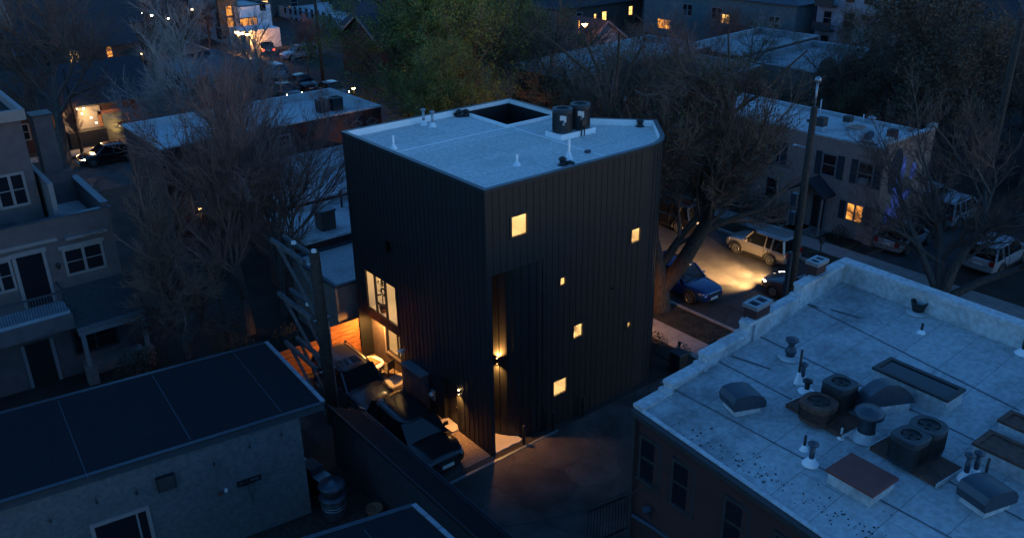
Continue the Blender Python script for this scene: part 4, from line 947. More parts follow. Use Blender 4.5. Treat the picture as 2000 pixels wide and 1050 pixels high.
# window / sliding door in the garage wall (part of the garage)
p0, p1 = garwall(175, 1030), garwall(290, 985)
lw_ = (Vector((p1.x, p1.y))-Vector((p0.x, p0.y))).length
win = bpy.data.objects.new('door_frame', None)
f = MB()
f.box(0, lw_, -0.06, 0.02, -0.02, 0.12).box(0, 0.12, -0.06, 0.02, -1.9, -0.02).box(lw_-0.12, lw_, -0.06, 0.02, -1.9, -0.02).box(lw_-0.42, lw_-0.36, -0.05, 0.02, -1.9, -0.02)
fo = f.build('patio_door', 'wintrim', root); fo.location = Vector((p0.x, p0.y, p0.z)) - o; fo.rotation_euler = (0, 0, ang)
MB().box(0.12, lw_-0.12, -0.012, 0.02, -1.9, -0.02).build('pane', 'pane', fo)
bpy.data.objects.remove(win)
t = wallthing('wall_speaker', 'black square speaker box on the white garage wall', 'speaker', 323, 938)
MB().box(-0.28, 0.28, -0.20, 0, -0.25, 0.25).build('speaker_body', 'black', t, bevel=0.03); MB().box(-0.24, 0.24, -0.21, -0.20, -0.21, 0.21).build('grille', 'darktrim', t)
t = wallthing('tv_bracket', 'empty black television bracket with dangling cables on the garage wall', 'bracket', 486, 937)
MB().box(-0.40, 0.40, -0.04, 0, 0.06, 0.10).box(-0.40, 0.40, -0.04, 0, -0.10, -0.06).box(-0.40, -0.34, -0.04, 0, -0.1, 0.1).box(0.34, 0.40, -0.04, 0, -0.1, 0.1).box(-0.22, 0.05, -0.10, -0.04, -0.09, 0.09).build('bracket_plate', 'black', t)
MB().tube([(-0.05, -0.1, 0), (-0.08, -0.08, -0.35), (0.02, -0.06, -0.52), (0.14, -0.06, -0.42), (0.12, -0.1, 0)], 0.012, 5).tube([(0.02, -0.06, -0.5), (0.02, -0.06, -0.85)], 0.015, 5).build('cable', 'black', t)
t = wallthing('socket_plate', 'white outdoor socket plate beside the television bracket', 'socket', 441, 956)
MB().box(-0.05, 0.05, -0.02, 0, -0.07, 0.07).build('plate', 'plate', t); MB().box(-0.25, -0.12, -0.06, 0, -0.13, 0.03).build('weather_box', 'rust', t)
for k, (px, py) in enumerate(((97, 1010), (187, 973), (265, 955), (416, 900), (485, 866), (547, 842))):
    t = wallthing('festoon_bulb', 'unlit black festoon bulb hanging under the garage eave', 'light bulb', px, py); t['group'] = 'festoon bulbs along the garage eave'
    MB().tube([(0, -0.12, 0.18), (0, -0.12, 0.02)], 0.008, 5).build('flex', 'black', t); MB().lathe((0, -0.12, -0.10), [(0.0, 0), (0.035, 0.02), (0.04, 0.05), (0.022, 0.09), (0.022, 0.13)], 12).build('bulb', 'black', t, True)
# second garage at the bottom edge
ha, hb, hc = [tuple(gz(*p, ZG))[:2] for p in ((808, 985), (880, 1050), (600, 1050))]
root, o, sm_, cr_ = garage('second flat charcoal garage roof with pale metal edge at the bottom edge', ha, ext(ha, hb, 1.2), ext(ha, hc, 1.0), (ext(ha, hc, 1.0)[0]-0.4, ext(ha, hc, 1.0)[1]-3.8), ZG,
    [(-12.0, -8.4), (-7.2, -8.4), (-7.1, -5.0), (-12.0, -4.6)])
t_ = [Vector((*ha, ZG+0.008)), Vector((ha[0]-0.1, ha[1]-3.5, ZG+0.008))]; sm_.beam(t_[0]+Vector((-1.6, 0, 0)), t_[1]+Vector((-1.6, 0, 0)), 0.02, 0.006).build('roof_seam', 'bluemetal', root)
# lean-to shed along the driveway
o = Vector((-4.2, 0, 0)); root = thing('lean_to_shed', 'long narrow shed with sloping dark roof between yard and driveway', 'shed', o)
y0, y1 = -9.5, 3.4; xl, xr, zl, zr_ = -4.88, -3.5, 2.55, 1.72
MB(o).add([(xl, y0, -0.2), (xl, y1, -0.2), (xl, y1, zl), (xl, y0, zl), (xr, y0, -0.2), (xr, y1, -0.2), (xr, y1, zr_), (xr, y0, zr_)], [(0, 1, 2, 3), (4, 5, 6, 7), (1, 5, 6, 2), (0, 4, 7, 3)]).build('wall', 'shedwall', root)
MB(o).add([(xl-0.02, y0, zl+0.05), (xr+0.1, y0, zr_), (xr+0.1, y1+0.08, zr_), (xl-0.02, y1+0.08, zl+0.05), (xl-0.02, y0, zl-0.02), (xr+0.1, y0, zr_-0.07), (xr+0.1, y1+0.08, zr_-0.07), (xl-0.02, y1+0.08, zl-0.02)], [(0, 1, 2, 3), (7, 6, 5, 4), (1, 5, 6, 2), (3, 2, 6, 7), (0, 3, 7, 4)]).build('roof', 'darkroof', root)
MB(o).beam((xl-0.03, y0, zl+0.05), (xl-0.03, y1+0.08, zl+0.05), 0.07, 0.10).build('ridge_cap', 'black', root)
MB(o).beam((xr+0.06, y0, zr_+0.02), (xr+0.06, y1+0.08, zr_+0.02), 0.05, 0.03).beam((xr-0.12, y0, zr_+0.135), (xr-0.12, y1, zr_+0.135), 0.02, 0.02).build('eave_edge', 'bluemetal', root)
MB(o).beam((xl, 0.2, zl+0.05), (xr, 0.2, zr_+0.08), 0.05, 0.02).build('roof_seam', 'trim', root)
# yard between the garages
m = MB()
for k in range(22): m.box(-9.2 + k*0.19, -9.02 + k*0.19, -4.6, 1.3, -0.1, 0.05)
structure(m.build('yard_deck', 'polewood'))
t = thing('patio_heater', 'round metal smoker stove with two stacked disc lids on the dark deck', 'stove', (-6.35, 0.75, 0.05))
MB().lathe((0, 0, 0), [(0.40, 0), (0.42, 0.1), (0.42, 0.75), (0.38, 0.80)], 28).build('drum', 'acbody', t, True)
MB().lathe((0, 0, 0.80), [(0.47, 0), (0.49, 0.04), (0.42, 0.12), (0.30, 0.16)], 28).build('lower_lid', 'bluemetal', t, True)
MB().lathe((0, 0, 0.94), [(0.33, 0), (0.33, 0.35), (0.30, 0.36)], 28).build('upper_drum', 'acbody', t, True)
MB().lathe((0, 0, 1.28), [(0.0, -0.01), (0.46, 0), (0.49, 0.04), (0.36, 0.14), (0.14, 0.2), (0.14, 0.24), (0.0, 0.25)], 32).build('upper_lid', 'bluemetal', t, True)
bn = MB()
for z in (0.45, 0.55): bn.tube([(0.425*math.cos(2*math.pi*k/28), 0.425*math.sin(2*math.pi*k/28), z) for k in range(29)], 0.012, 5, False)
bn.build('hoop', 'galv', t)
t = thing('gas_grill', 'metal grill with pale side shelves and bent handle beside the garage', 'grill', (-6.25, 2.55, 0.05), R(100))
MB().box(-0.35, 0.35, -0.28, 0.28, 0.1, 0.85).build('cabinet', 'black', t); MB().box(-0.8, -0.37, -0.27, 0.27, 0.82, 0.86).build('side_shelf', 'galv', t); MB().box(0.37, 0.8, -0.27, 0.27, 0.82, 0.86).build('side_shelf', 'galv', t)
MB().tube([(-0.36, 0, 0.86), (-0.36, -0.28, 0.9), (-0.36, -0.26, 1.08), (-0.36, 0, 1.16), (-0.36, 0.28, 1.05)], 0.01, 4).box(-0.35, 0.35, -0.26, 0.26, 0.85, 1.10).build('lid', 'acbody', t, bevel=0.06)
MB().tube([(-0.3, -0.27, 0.97), (-0.3, -0.36, 0.97), (0.3, -0.36, 0.97), (0.3, -0.27, 0.97)], 0.02, 8).build('handle', 'chrome', t)
t = thing('planter_tub', 'round planter tub with thin stems at the foot of the shed wall', 'planter', (-5.35, -0.3, 0.05))
MB().lathe((0, 0, 0), [(0.20, 0), (0.28, 0.42), (0.30, 0.43), (0.30, 0.47), (0.26, 0.46), (0.25, 0.36), (0, 0.36)], 24).build('tub', 'terracotta', t, True)
MB().tube([(0, 0, 0.36), (0.03, 0.05, 0.6), (0.1, 0.0, 0.7)], 0.01, 4).tube([(0, 0, 0.36), (-0.06, 0.02, 0.62)], 0.01, 4).build('stem', 'twig', t)
t = thing('bicycle_frame', 'thin dark folding stand leaning on the garage wall at the bottom', 'stand', garwall(520, 1035))
MB().tube([(-0.6, -0.3, -0.9), (0, -0.1, 0.0), (0.25, -0.35, -0.9)], 0.025, 6).tube([(-0.3, -0.2, -0.45), (0.12, -0.2, -0.45)], 0.02, 6).build('stand_frame', 'black', t)
t['label'] = 'thin dark trestle stand leaning on the garage wall at the bottom'; t.name = 'trestle_stand'

# ================================================================== power pole with timber arms
t = thing('power_pole', 'stout timber power pole with three stacked braced timber arms', 'utility pole', (-3.62, 6.0, 0))
MB().tube([(0, 0, 0), (0, 0, 2.5), (0, 0, 5.2), (0, 0, 7.6)], [0.25, 0.235, 0.22, 0.20], 16).build('pole', 'polewood', t, True)
for z in (7.15, 4.75, 2.45):
    for sx in (-0.27, 0.27):
        MB().beam((sx, 0.35, z), (sx, -3.35 if False else 3.3, z+0.02), 0.13, 0.17).build('arm', 'armwood', t)
        MB().beam((sx*0.85, 2.85, z-0.1), (sx*0.7, 0.1, z-2.15), 0.10, 0.11).build('brace', 'armwood', t)
MB().tube([(-0.35, 0, 7.2), (0.35, 0, 7.2)], 0.025, 6).tube([(-0.35, 0, 4.8), (0.35, 0, 4.8)], 0.025, 6).tube([(-0.35, 0, 2.5), (0.35, 0, 2.5)], 0.025, 6).build('bolt', 'galv', t)
ins_ = [(0, 0, 7.6), (0.1, 2.0, 7.28), (0.05, 1.2, 4.9)]
for q in ins_: MB().lathe(q, [(0.05, 0), (0.11, 0.02), (0.11, 0.05), (0.06, 0.07), (0.10, 0.09), (0.10, 0.12), (0.03, 0.15), (0, 0.16)], 14).build('insulator', 'porcelain', t, True)
MB().tube([(0.26, -0.05, 0), (0.25, -0.05, 4.6)], 0.035, 6).build('conduit', 'galv', t)

# ================================================================== left townhouse
LT = thing('stucco_townhouse', 'grey stucco townhouse with balcony, porch and roof terrace at the left edge', 'house', (-12, 19, 0)); O = Vector((-12, 19, 0))
FY, ZP = 17.0, 7.4
MB(O).prism([(-24, FY), (-8.0, FY), (-7.95, 22.2), (-24, 22.2)], -0.3, 6.35).build('wall', 'stucco', LT)
MB(O).box(-24, -8.0, FY, FY+0.18, 6.35, ZP).box(-8.18, -8.0, FY+0.18, 22.2, 6.35, ZP+0.15).box(-9.95, -8.18, 22.0, 22.2, 6.35, ZP+0.55).build('terrace_parapet', 'stucco', LT)
MB(O).box(-24, -7.94, FY-0.06, FY+0.22, ZP, ZP+0.05).box(-8.24, -7.92, FY+0.22, 22.26, ZP+0.152, ZP+0.2).build('parapet_coping', 'bluemetal', LT)
MB(O).box(-24, -8.18, FY+0.18, 22.0, 6.352, 6.42).build('terrace_floor', 'rowroof', LT)
MB(O).prism([(-24, 19.6), (-10.15, 19.6), (-10.15, 24.2), (-24, 24.2)], 6.42, 11.2).build('upper_storey', 'stucco', LT)
MB(O).box(-24, -10.0, 19.4, 24.3, 11.2, 11.26).build('upper_roof', 'darkroof', LT)
MB(O).box(-24, -9.95, 19.35, 19.6, 11.2, 11.65).box(-10.15, -9.95, 19.6, 24.3, 11.2, 11.65).build('upper_parapet', 'wintrim', LT)
MB(O).box(-9.95, -9.75, 18.2, 22.0, 6.42, 8.6).build('terrace_screen', 'wintrim', LT)
ch = MB(O).box(-9.25, -8.45, 22.25, 23.2, 0, 10.6).build('chimney', 'stucco', LT); MB(O).box(-9.31, -8.39, 22.19, 23.26, 10.6, 10.68).build('chimney_cap', 'darktrim', ch)
face_windows(LT, O, '-y', 19.6, [(-11.15, 8.2, 1.0, 1.3, 'd', 'pair'), (-13.4, 8.2, 1.0, 1.3, 'd', 'pair')])
face_windows(LT, O, '-y', FY, [(-9.4, 5.35, 1.45, 1.05, 'd', 'lintel'), (-12.75, 5.4, 0.9, 1.2, 'd', 'lintel')])
f = MB(O).box(-12.15, -12.0, FY-0.06, FY, 3.75, 6.1).box(-11.0, -10.87, FY-0.06, FY, 3.75, 6.1).box(-12.25, -10.8, FY-0.09, FY, 6.1, 6.3)
dr = f.build('balcony_door', 'wintrim', LT); MB(O).box(-12.0, -11.0, FY-0.03, FY, 3.75, 6.1).build('pane', 'pane', dr)
MB(O).lathe((-10.5, FY-0.14, 5.3), [(0.03, -0.1), (0.09, 0), (0.09, 0.1), (0.02, 0.2)], 10).box(-10.53, -10.47, FY-0.12, FY, 5.4, 5.45).build('coach_lamp', 'black', LT)
MB(O).box(-24, -10.3, FY-0.10, FY, 6.45, 6.6).box(-10.0, -8.3, FY-0.28, FY, 6.42, 6.52).build('cornice', 'wintrim', LT)
MB(O).box(-24, -10.65, 15.75, FY, 3.55, 3.70).build('balcony_floor', 'siding', LT); MB(O).box(-24, -10.6, 15.68, 15.8, 2.85, 3.55).build('balcony_fascia', 'stucco', LT)
rl = MB(O).box(-24, -10.7, 15.76, 15.82, 4.55, 4.62).box(-10.76, -10.70, 15.82, FY, 4.55, 4.62)
x = -18.0
while x < -10.7: rl.box(x-0.012, x+0.012, 15.78, 15.80, 3.7, 4.55); x += 0.11
rl.build('balcony_rail', 'bluemetal', LT)
pr_ = MB(O).add([(-10.6, 15.6, 2.75), (-7.55, 15.6, 2.75), (-7.75, FY, 4.1), (-10.6, FY, 4.1), (-10.6, 15.6, 2.87), (-7.55, 15.6, 2.87), (-7.75, FY, 4.22), (-10.6, FY, 4.22)], [(3, 2, 1, 0), (4, 5, 6, 7), (0, 1, 5, 4), (1, 2, 6, 5), (3, 0, 4, 7)]); pr_.build('porch_roof', 'shingle', LT)
MB(O).box(-10.6, -7.5, 15.5, 15.58, 2.72, 2.86).build('porch_gutter', 'galv', LT); MB(O).box(-10.55, -7.7, 15.62, 15.8, 2.4, 2.72).build('porch_beam', 'wintrim', LT)
for xx in (-10.4, -7.85): MB(O).box(xx-0.09, xx+0.09, 15.62, 15.8, 0.9, 2.4).build('porch_post', 'wintrim', LT); MB(O).box(xx-0.22, xx+0.22, 15.5, 15.95, -0.2, 0.9).build('pier', 'palebrick', LT)
f = MB(O).box(-12.7, -12.56, FY-0.06, FY, 0, 2.1).box(-11.55, -11.4, FY-0.06, FY, 0, 2.1); dr = f.build('front_door', 'wintrim', LT); MB(O).box(-12.56, -11.55, FY-0.03, FY, 0, 2.1).build('leaf', 'black', dr)
face_windows(LT, O, '-y', FY, [(-9.7, 1.5, 1.7, 1.0, 'd', 'pair')], 'darktrim')
MB(O).box(-10.4, -7.9, 16.4, FY, -0.2, 0.55).build('porch_wall', 'palebrick', LT)
t = condenser((-11.75, 18.0, 6.42), 'grey condenser on the roof terrace of the left townhouse', 0.42, 0.75, square=True, body='bluemetal', tags=False)
# ================================================================== low row beside the tower and red brick row behind
fb = flat_building
bd, o = fb('low_flat_house', 'low flat roofed house with vertical boards close beside the tower', 'house', rect(-0.55, 9.0, 10.9, 15.5), 3.45, 3.3, 'palebrick', 'rowroof', 'bluemetal', 0.12)
MB(o).box(-0.62, -0.5, 10.8, 10.92, 0, 3.4).build('downpipe', 'galv', bd)
bd, o = fb('flat_roof_annex', 'flat roofed brick annex with dark stack behind the low house', 'house', rect(0.3, 10.5, 15.5, 20.5), 3.9, 3.65, 'redbrick', 'rowroof', 'whitedirty', 0.2)
bd, o = fb('flat_roof_annex', 'middle flat roofed brick annex between its two neighbours behind the tower', 'house', rect(1.6, 10.5, 20.5, 25.5), 4.2, 3.9, 'redbrick', 'rowroof', 'whitedirty', 0.22)
bd, o = fb('flat_roof_annex', 'flat roofed brick annex against the tall red brick row', 'house', rect(2.4, 10.5, 25.5, 30.0), 3.9, 3.6, 'redbrick', 'rowroof', 'whitedirty', 0.2)
for px, py, z, lab, h in ((637, 445, 3.65, 'dark square chimney stack on the nearer annex roof', 1.0), (702, 395, 3.9, 'small brick chimney on the middle annex roof', 0.7)):
    c = gz(px, py, z); t = thing('brick_chimney', lab, 'chimney', c); MB().box(-0.4, 0.4, -0.4, 0.4, -0.2, h).build('stack', 'greybrick', t); MB().box(-0.46, 0.46, -0.46, 0.46, h, h+0.1).build('cap', 'bluemetal', t)
for px, py, z, lab in ((570, 530, 3.3, 'thin vent pipe on the low house roof beside the power pole'), (668, 405, 3.9, 'tall leaning black flue beside the small annex chimney')):
    pipe_vent(gz(px, py, z), 1.0, 0.06, lab, 'black', cone=False)
bd, o = fb('brick_row_house', 'long two storey red brick row with pale flat roof and diamond brickwork', 'house', rect(-1.6, 13.6, 30.2, 37.6), [5.9, 6.05, 6.05, 5.9], [5.5, 5.6, 5.6, 5.5], 'redbrick', 'rowroof', 'whitedirty', 0.3)
face_windows(bd, o, '-y', 30.2, [(3.0, 2.2, 0.9, 1.6, 'd'), (6.2, 4.9, 0.8, 0.7, 'd'), (0.2, 2.2, 0.9, 1.6, 'd')]); face_windows(bd, o, '-x', -1.6, [(33.0, 2.3, 0.8, 1.6, 'd')])
dm = MB(o)
for xx in (11.6, 12.8):
    for a, b in (((-.45, 0), (0, .28)), ((0, .28), (.45, 0)), ((.45, 0), (0, -.28)), ((0, -.28), (-.45, 0))): dm.beam((xx+a[0], 30.17, 5.1+a[1]), (xx+b[0], 30.17, 5.1+b[1]), 0.05, 0.07)
dm.build('diamond_brickwork', 'palebrick', bd)
for px, py, lab in ((631, 218, 'left grey condenser on the red brick row roof'), (657, 214, 'right grey condenser on the red brick row roof')):
    c = gz(px, py, 5.6); condenser((c.x, c.y, 5.6), lab, 0.42, 0.9, square=True, tags=False)
# ================================================================== right townhouse
X0 = 30.1
bd, o = fb('terrace_house', 'taupe two storey terrace house with dark shutters, gabled porch and painted end wall', 'house', rect(X0, 35.5, 2.0, 19.5), 5.95, 5.75, 'stuccotan', 'rowroof', 'whitedirty', 0.18)
face_windows(bd, o, '-x', X0, [(3.3, 1.75, 1.0, 1.0, 'a', 'pair'), (3.0, 4.25, 0.85, 1.25, 'd'), (5.4, 4.25, 0.85, 1.25, 'd'), (9.4, 4.25, 0.9, 1.25, 'd'), (12.5, 4.25, 0.9, 1.25, 'd'), (9.2, 1.8, 0.9, 1.3, 'd'), (15.5, 4.25, 0.9, 1.25, 'd')])
sh = MB(o)
for yy, zz, ww, hh in ((3.3, 1.75, 1.0, 1.15), (3.0, 4.25, 0.85, 1.45), (5.4, 4.25, 0.85, 1.45), (9.4, 4.25, .9, 1.45)):
    for s in (-1, 1):
        MB(o).box(X0-0.06, X0+0.02, yy+s*(ww/2+0.33)-0.2, yy+s*(ww/2+0.33)+0.2, zz-hh/2, zz+hh/2).build('shutter', 'shutter', bd)
MB(o).box(X0-0.30, X0-0.02, 2.72, 3.24, 3.65, 4.0).build('window_air_conditioner', 'wintrim', bd); MB(o).box(X0-0.30, X0-0.02, 9.1, 9.62, 3.65, 4.0).build('window_air_conditioner', 'wintrim', bd)
gp = MB(o); ya, yb, yc = 4.7, 5.95, 7.2
gp.add([(X0-1.3, ya, 2.45), (X0-1.3, yb, 3.35), (X0, yb, 3.35), (X0, ya, 2.45), (X0-1.3, yc, 2.45), (X0, yc, 2.45), (X0-1.3, ya, 2.57), (X0-1.3, yb, 3.48), (X0, yb, 3.48), (X0, ya, 2.57), (X0-1.3, yc, 2.57), (X0, yc, 2.57)],
   [(0, 3, 2, 1), (1, 2, 5, 4), (6, 7, 8, 9), (7, 10, 11, 8), (0, 1, 7, 6), (1, 4, 10, 7), (0, 6, 9, 3), (4, 5, 11, 10)])
gp.build('porch_roof', 'shingle', bd)
for yy in (4.85, 7.05): MB(o).box(X0-1.2, X0-1.1, yy-0.05, yy+0.05, 0, 2.45).build('porch_post', 'wintrim', bd)
f = MB(o).box(X0-0.05, X0, 5.2, 5.3, 0.1, 2.2).box(X0-0.05, X0, 6.15, 6.25, 0.1, 2.2).box(X0-0.05, X0, 5.2, 6.25, 2.2, 2.3); dr = f.build('front_door', 'wintrim', bd); MB(o).box(X0-0.02, X0, 5.3, 6.15, 0.1, 2.2).build('leaf', 'black', dr)
MB(o).box(X0-1.5, X0, 4.7, 7.2, -0.2, 0.1).build('porch_step', 'concrete', bd)
mw = MB(o).box(X0-0.02, 35.52, 1.94, 2.0, -0.2, 6.25).build('end_wall', 'tanbrick', bd)
MB(o).box(X0-0.1, 35.6, 1.9, 2.22, 6.25, 6.33).box(X0-0.1, X0+0.5, 1.9, 2.25, 6.33, 6.6).box(34.9, 35.6, 1.9, 2.25, 6.33, 6.55).build('end_wall_coping', 'whitedirty', bd)
MB(o).box(X0+0.7, X0+1.2, 2.05, 2.5, 6.0, 6.9).build('end_chimney', 'redbrick', bd)
def blob(cx_, cz_, rx, rz_, y_, seed, n=26, jag=0.12):
    r_ = random.Random(seed); return [(cx_ + rx*math.cos(2*math.pi*k/n)*(1+r_.uniform(-jag, jag)), y_, cz_ + rz_*math.sin(2*math.pi*k/n)*(1+r_.uniform(-jag, jag))) for k in range(n)]
mu = MB(o); p = blob(31.5, 4.35, 0.75, 1.45, 1.935, 3, 26, 0.05); mu.add(p, [tuple(range(len(p)))]); mu.build('mural_shape', 'muraldark', bd)
mu = MB(o)
for i, (cx_, cz_, rx, rz_) in enumerate(((32.35, 4.2, 0.25, 1.0), (31.9, 2.9, 0.4, 1.0), (32.1, 1.4, 0.5, 1.3), (31.3, 1.2, 0.35, 1.1), (33.6, 4.0, 0.35, 0.5), (33.2, 2.6, 0.5, 0.4))):
    p = blob(cx_, cz_, rx, rz_, 1.932-0.002*i, 20+i, 30, 0.3); mu.add(p, [tuple(range(len(p)))])
mu.build('mural_streaks', 'muralviolet', bd)
c = gz(1603, 255, 5.75); t = thing('brick_chimney', 'pale based brick chimney on the terrace house roof, nearest the telegraph pole', 'chimney', c); MB().box(-0.28, 0.28, -0.28, 0.28, -0.05, 0.3).build('flashed_base', 'whitedirty', t); MB().box(-0.26, 0.26, -0.26, 0.26, 0.3, 0.85).build('stack', 'greybrick', t)
c = gz(1655, 245, 5.75); t = thing('brick_chimney', 'small chimney further along the terrace house roof', 'chimney', c); MB().box(-0.25, 0.25, -0.25, 0.25, -0.05, 0.25).build('flashed_base', 'whitedirty', t); MB().box(-0.24, 0.24, -0.24, 0.24, 0.25, 0.6).build('stack', 'greybrick', t)
c = gz(1672, 254, 5.75); t = thing('roof_skylight', 'low tan skylight on the terrace house roof', 'skylight', c); MB().box(-0.5, 0.5, -0.35, 0.35, -0.02, 0.15).build('curb', 'whitedirty', t); MB().box(-0.52, 0.52, -0.37, 0.37, 0.15, 0.22).build('lid', 'tanbrick', t)
for px, py, h, lab in ((1600, 230, 1.2, 'thin white mast on the terrace house roof beside the telegraph pole'), (1685, 240, 0.55, 'white vent pipe at the back of the terrace house roof')): pipe_vent(gz(px, py, 5.75), h, 0.035, lab, 'porcelain', cone=False)
c = gz(1702, 240, 5.75); t = thing('turbine_vent', 'round grey turbine vent at the back of the terrace house roof', 'roof vent', c); MB().lathe((0, 0, 0), [(0.12, 0), (0.12, 0.2), (0.25, 0.24), (0.26, 0.36), (0.1, 0.44), (0, 0.45)], 18).build('turbine', 'galv', t, True)
c = gz(1695, 281, 5.78); t = thing('satellite_dish', 'grey satellite dish on the front edge of the terrace house roof', 'satellite dish', c)
MB().tube([(0, 0, 0), (0, 0, 0.35)], 0.03, 6).box(-0.3, 0.3, -0.5, 0.5, 0, 0.05).build('mast', 'acbody', t)
MB().add([(p_[0]*0.3-0.1*0, p_[1]*0.3, 0.5+p_[0]*0.3) for p_ in [(math.cos(2*math.pi*k/20)*0.8, math.sin(2*math.pi*k/20)) for k in range(20)]] + [(0.06, 0, 0.44)], [(k, (k+1) % 20, 20) for k in range(20)]).build('dish', 'bluemetal', t, True)
# ================================================================== vehicles
PAINT = {}
def paint(name, col, rough=0.28, metal=0.3):
    if name not in PAINT:
        m = mat(name, col, rough, metal, 0.03, 2); b = m.node_tree.nodes['Principled BSDF']
        b.inputs['Coat Weight'].default_value = 0.6; b.inputs['Coat Roughness'].default_value = 0.08; PAINT[name] = m
    return PAINT[name]
def make_car(name, label, cat, pm, L=4.6, W=1.86, H=1.68, kind='suv', lights=None, rear=None, sunroof=False, rails=True, group=None):
    """nose towards +y, wheels on z=0"""
    t = thing(name, label, cat, (0, 0, 0), group=group)
    hw = W/2; y0, y1 = -L/2, L/2; belt = H*0.60; hood = H*0.60 if kind != 'sedan' else H*0.615; zl = 0.24 if kind != 'sedan' else 0.19
    fa, ra = y1-0.92, y0+0.95; rw = 0.36 if kind != 'sedan' else 0.32
    # windscreen base, roof front, roof back, back base
    if kind == 'suv': c0, c1, c2, c3 = y1-1.30, y1-1.98, y0+0.42, y0+0.10
    elif kind == 'boxy': c0, c1, c2, c3 = y1-1.35, y1-1.90, y0+0.30, y0+0.10
    else: c0, c1, c2, c3 = y1-1.20, y1-2.0, y0+1.25, y0+0.55
    # body: lofted rings from tail to nose
    def ring(y, wf, zb, zt, crown):
        w_ = hw*wf; zm = zb+(zt-zb)*0.45
        h = [(0, zb), (w_*0.80, zb), (w_*0.95, zb+0.05), (w_*0.985, zm-0.08), (w_, zm+0.02), (w_*0.985, zm+0.12), (w_*0.955, zt-0.05), (w_*0.90, zt), (w_*0.55, zt+crown), (0, zt+crown*1.25)]
        return [(x, y, z) for x, z in h] + [(-x, y, z) for x, z in reversed(h[1:-1])]
    if kind == 'sedan': tailz = belt*0.97
    else: tailz = belt
    secs = [(y0, 0.80, zl+0.18, tailz-0.22, 0.0), (y0+0.03, 0.90, zl+0.10, tailz-0.05, 0.01), (y0+0.14, 0.965, zl+0.03, tailz, 0.02), (y0+0.6, 1.0, zl, belt, 0.02), (0, 1.0, zl, belt, 0.02),
            (c0-0.1, 1.0, zl, belt-0.01, 0.03), (c0+0.25, 0.995, zl, hood-0.015, 0.05), (y1-0.55, 0.975, zl, hood-0.08, 0.055), (y1-0.22, 0.93, zl+0.02, hood-0.15, 0.045), (y1-0.07, 0.86, zl+0.06, hood-0.24, 0.03), (y1, 0.76, zl+0.12, hood-0.34, 0.01)]
    b = MB(); rings = [ring(*s) for s in secs]; n = len(rings[0]); vs = [v for r_ in rings for v in r_]
    fs = [(i*n+k, i*n+(k+1) % n, (i+1)*n+(k+1) % n, (i+1)*n+k) for i in range(len(rings)-1) for k in range(n)]
    fs += [tuple(range(n)), tuple((len(rings)-1)*n+k for k in reversed(range(n)))]
    b.add(vs, fs); bo = b.build('body', pm, t, True)
    bo.modifiers.new('sub', 'SUBSURF').levels = 1; bo.modifiers['sub'].render_levels = 2
    # glasshouse
    zr = H; ir = 0.76*hw; ib = 0.925*hw
    base = [(-ib, c0-0.02), (ib, c0-0.02), (ib, c3+0.02), (-ib, c3+0.02)]; top = [(-ir, c1), (ir, c1), (ir, c2), (-ir, c2)]
    zb_, zt_ = belt-0.04, H-0.05
    g = MB()
    gp_ = [(x, y, zb_) for x, y in base] + [(x, y, zt_) for x, y in top]
    g.add(gp_, [(0, 1, 5, 4), (1, 2, 6, 5), (2, 3, 7, 6), (3, 0, 4, 7)]); g.build('window_glass', 'carglass', t)
    rf = MB(); ring_ = []
    for s, z in ((1.04, zt_-0.015), (1.0, zt_+0.02), (0.86, H), (0.5, H+0.015)):
        cy = (c1+c2)/2; hl = (c1-c2)/2
        pts = []
        for k in range(28):
            a = 2*math.pi*k/28; e = 6; c_, s_ = math.cos(a), math.sin(a); q = 1/(abs(c_)**e+abs(s_)**e)**(1/e)
            pts.append((ir*1.02*s*q*c_, cy+(hl+0.06)*(s if s < 1 else 1)*q*s_ if s > 0.9 else cy+(hl+0.06)*(0.97 if s > 0.8 else 0.7)*q*s_, z))
        ring_.append(pts)
    vs = [p for r_ in ring_ for p in r_]; N = 28
    rf.add(vs, [(i*N+k, i*N+(k+1) % N, (i+1)*N+(k+1) % N, (i+1)*N+k) for i in range(3) for k in range(N)] + [tuple(3*N+k for k in range(N)), tuple(reversed(range(N)))])
    rf.build('roof', pm, t, True)
    for s in (-1, 1):
        MB().beam((s*ib*0.995, c0, zb_), (s*ir*1.01, c1, zt_), 0.07, 0.07).build('pillar', pm, t)
        MB().beam((s*ib*0.995, c3+0.03, zb_), (s*ir*1.01, c2, zt_), 0.11 if kind != 'sedan' else 0.09, 0.12).build('pillar', pm, t)
        ym = (c1+c2)/2+0.12
        MB().beam((s*(ib+0.004), ym-0.02, zb_), (s*(ir+0.006), ym-0.05, zt_), 0.05, 0.08).build('pillar', pm, t)
        if kind != 'sedan': yq = y0+0.98; MB().beam((s*(ib+0.004), yq, zb_), (s*(ir+0.006), yq-0.06, zt_), 0.06, 0.16).build('pillar', pm, t)
    # belt trim, arches, sills
    for s in (-1, 1):
        for yc in (fa, ra):
            pts = [(s*(hw-0.005), yc+(rw+0.075)*math.cos(a), rw-0.02+(rw+0.07)*math.sin(a)) for a in [math.pi*(k/14)*1.1-0.15 for k in range(15)]]
            MB().tube(pts, 0.045, 6).build('wheel_arch', 'black', t)
        MB().box(s*(hw-0.03)-0.02, s*(hw-0.03)+0.02, ra+0.4, fa-0.4, zl-0.02, zl+0.13).build('sill', 'black', t)
        for yd in ((c1+c2)/2+0.10, y0+1.15): MB().box(s*hw*0.992-0.012, s*hw*0.992+0.012, yd-0.008, yd+0.008, zl+0.15, belt-0.06).build('door_gap', 'black', t)
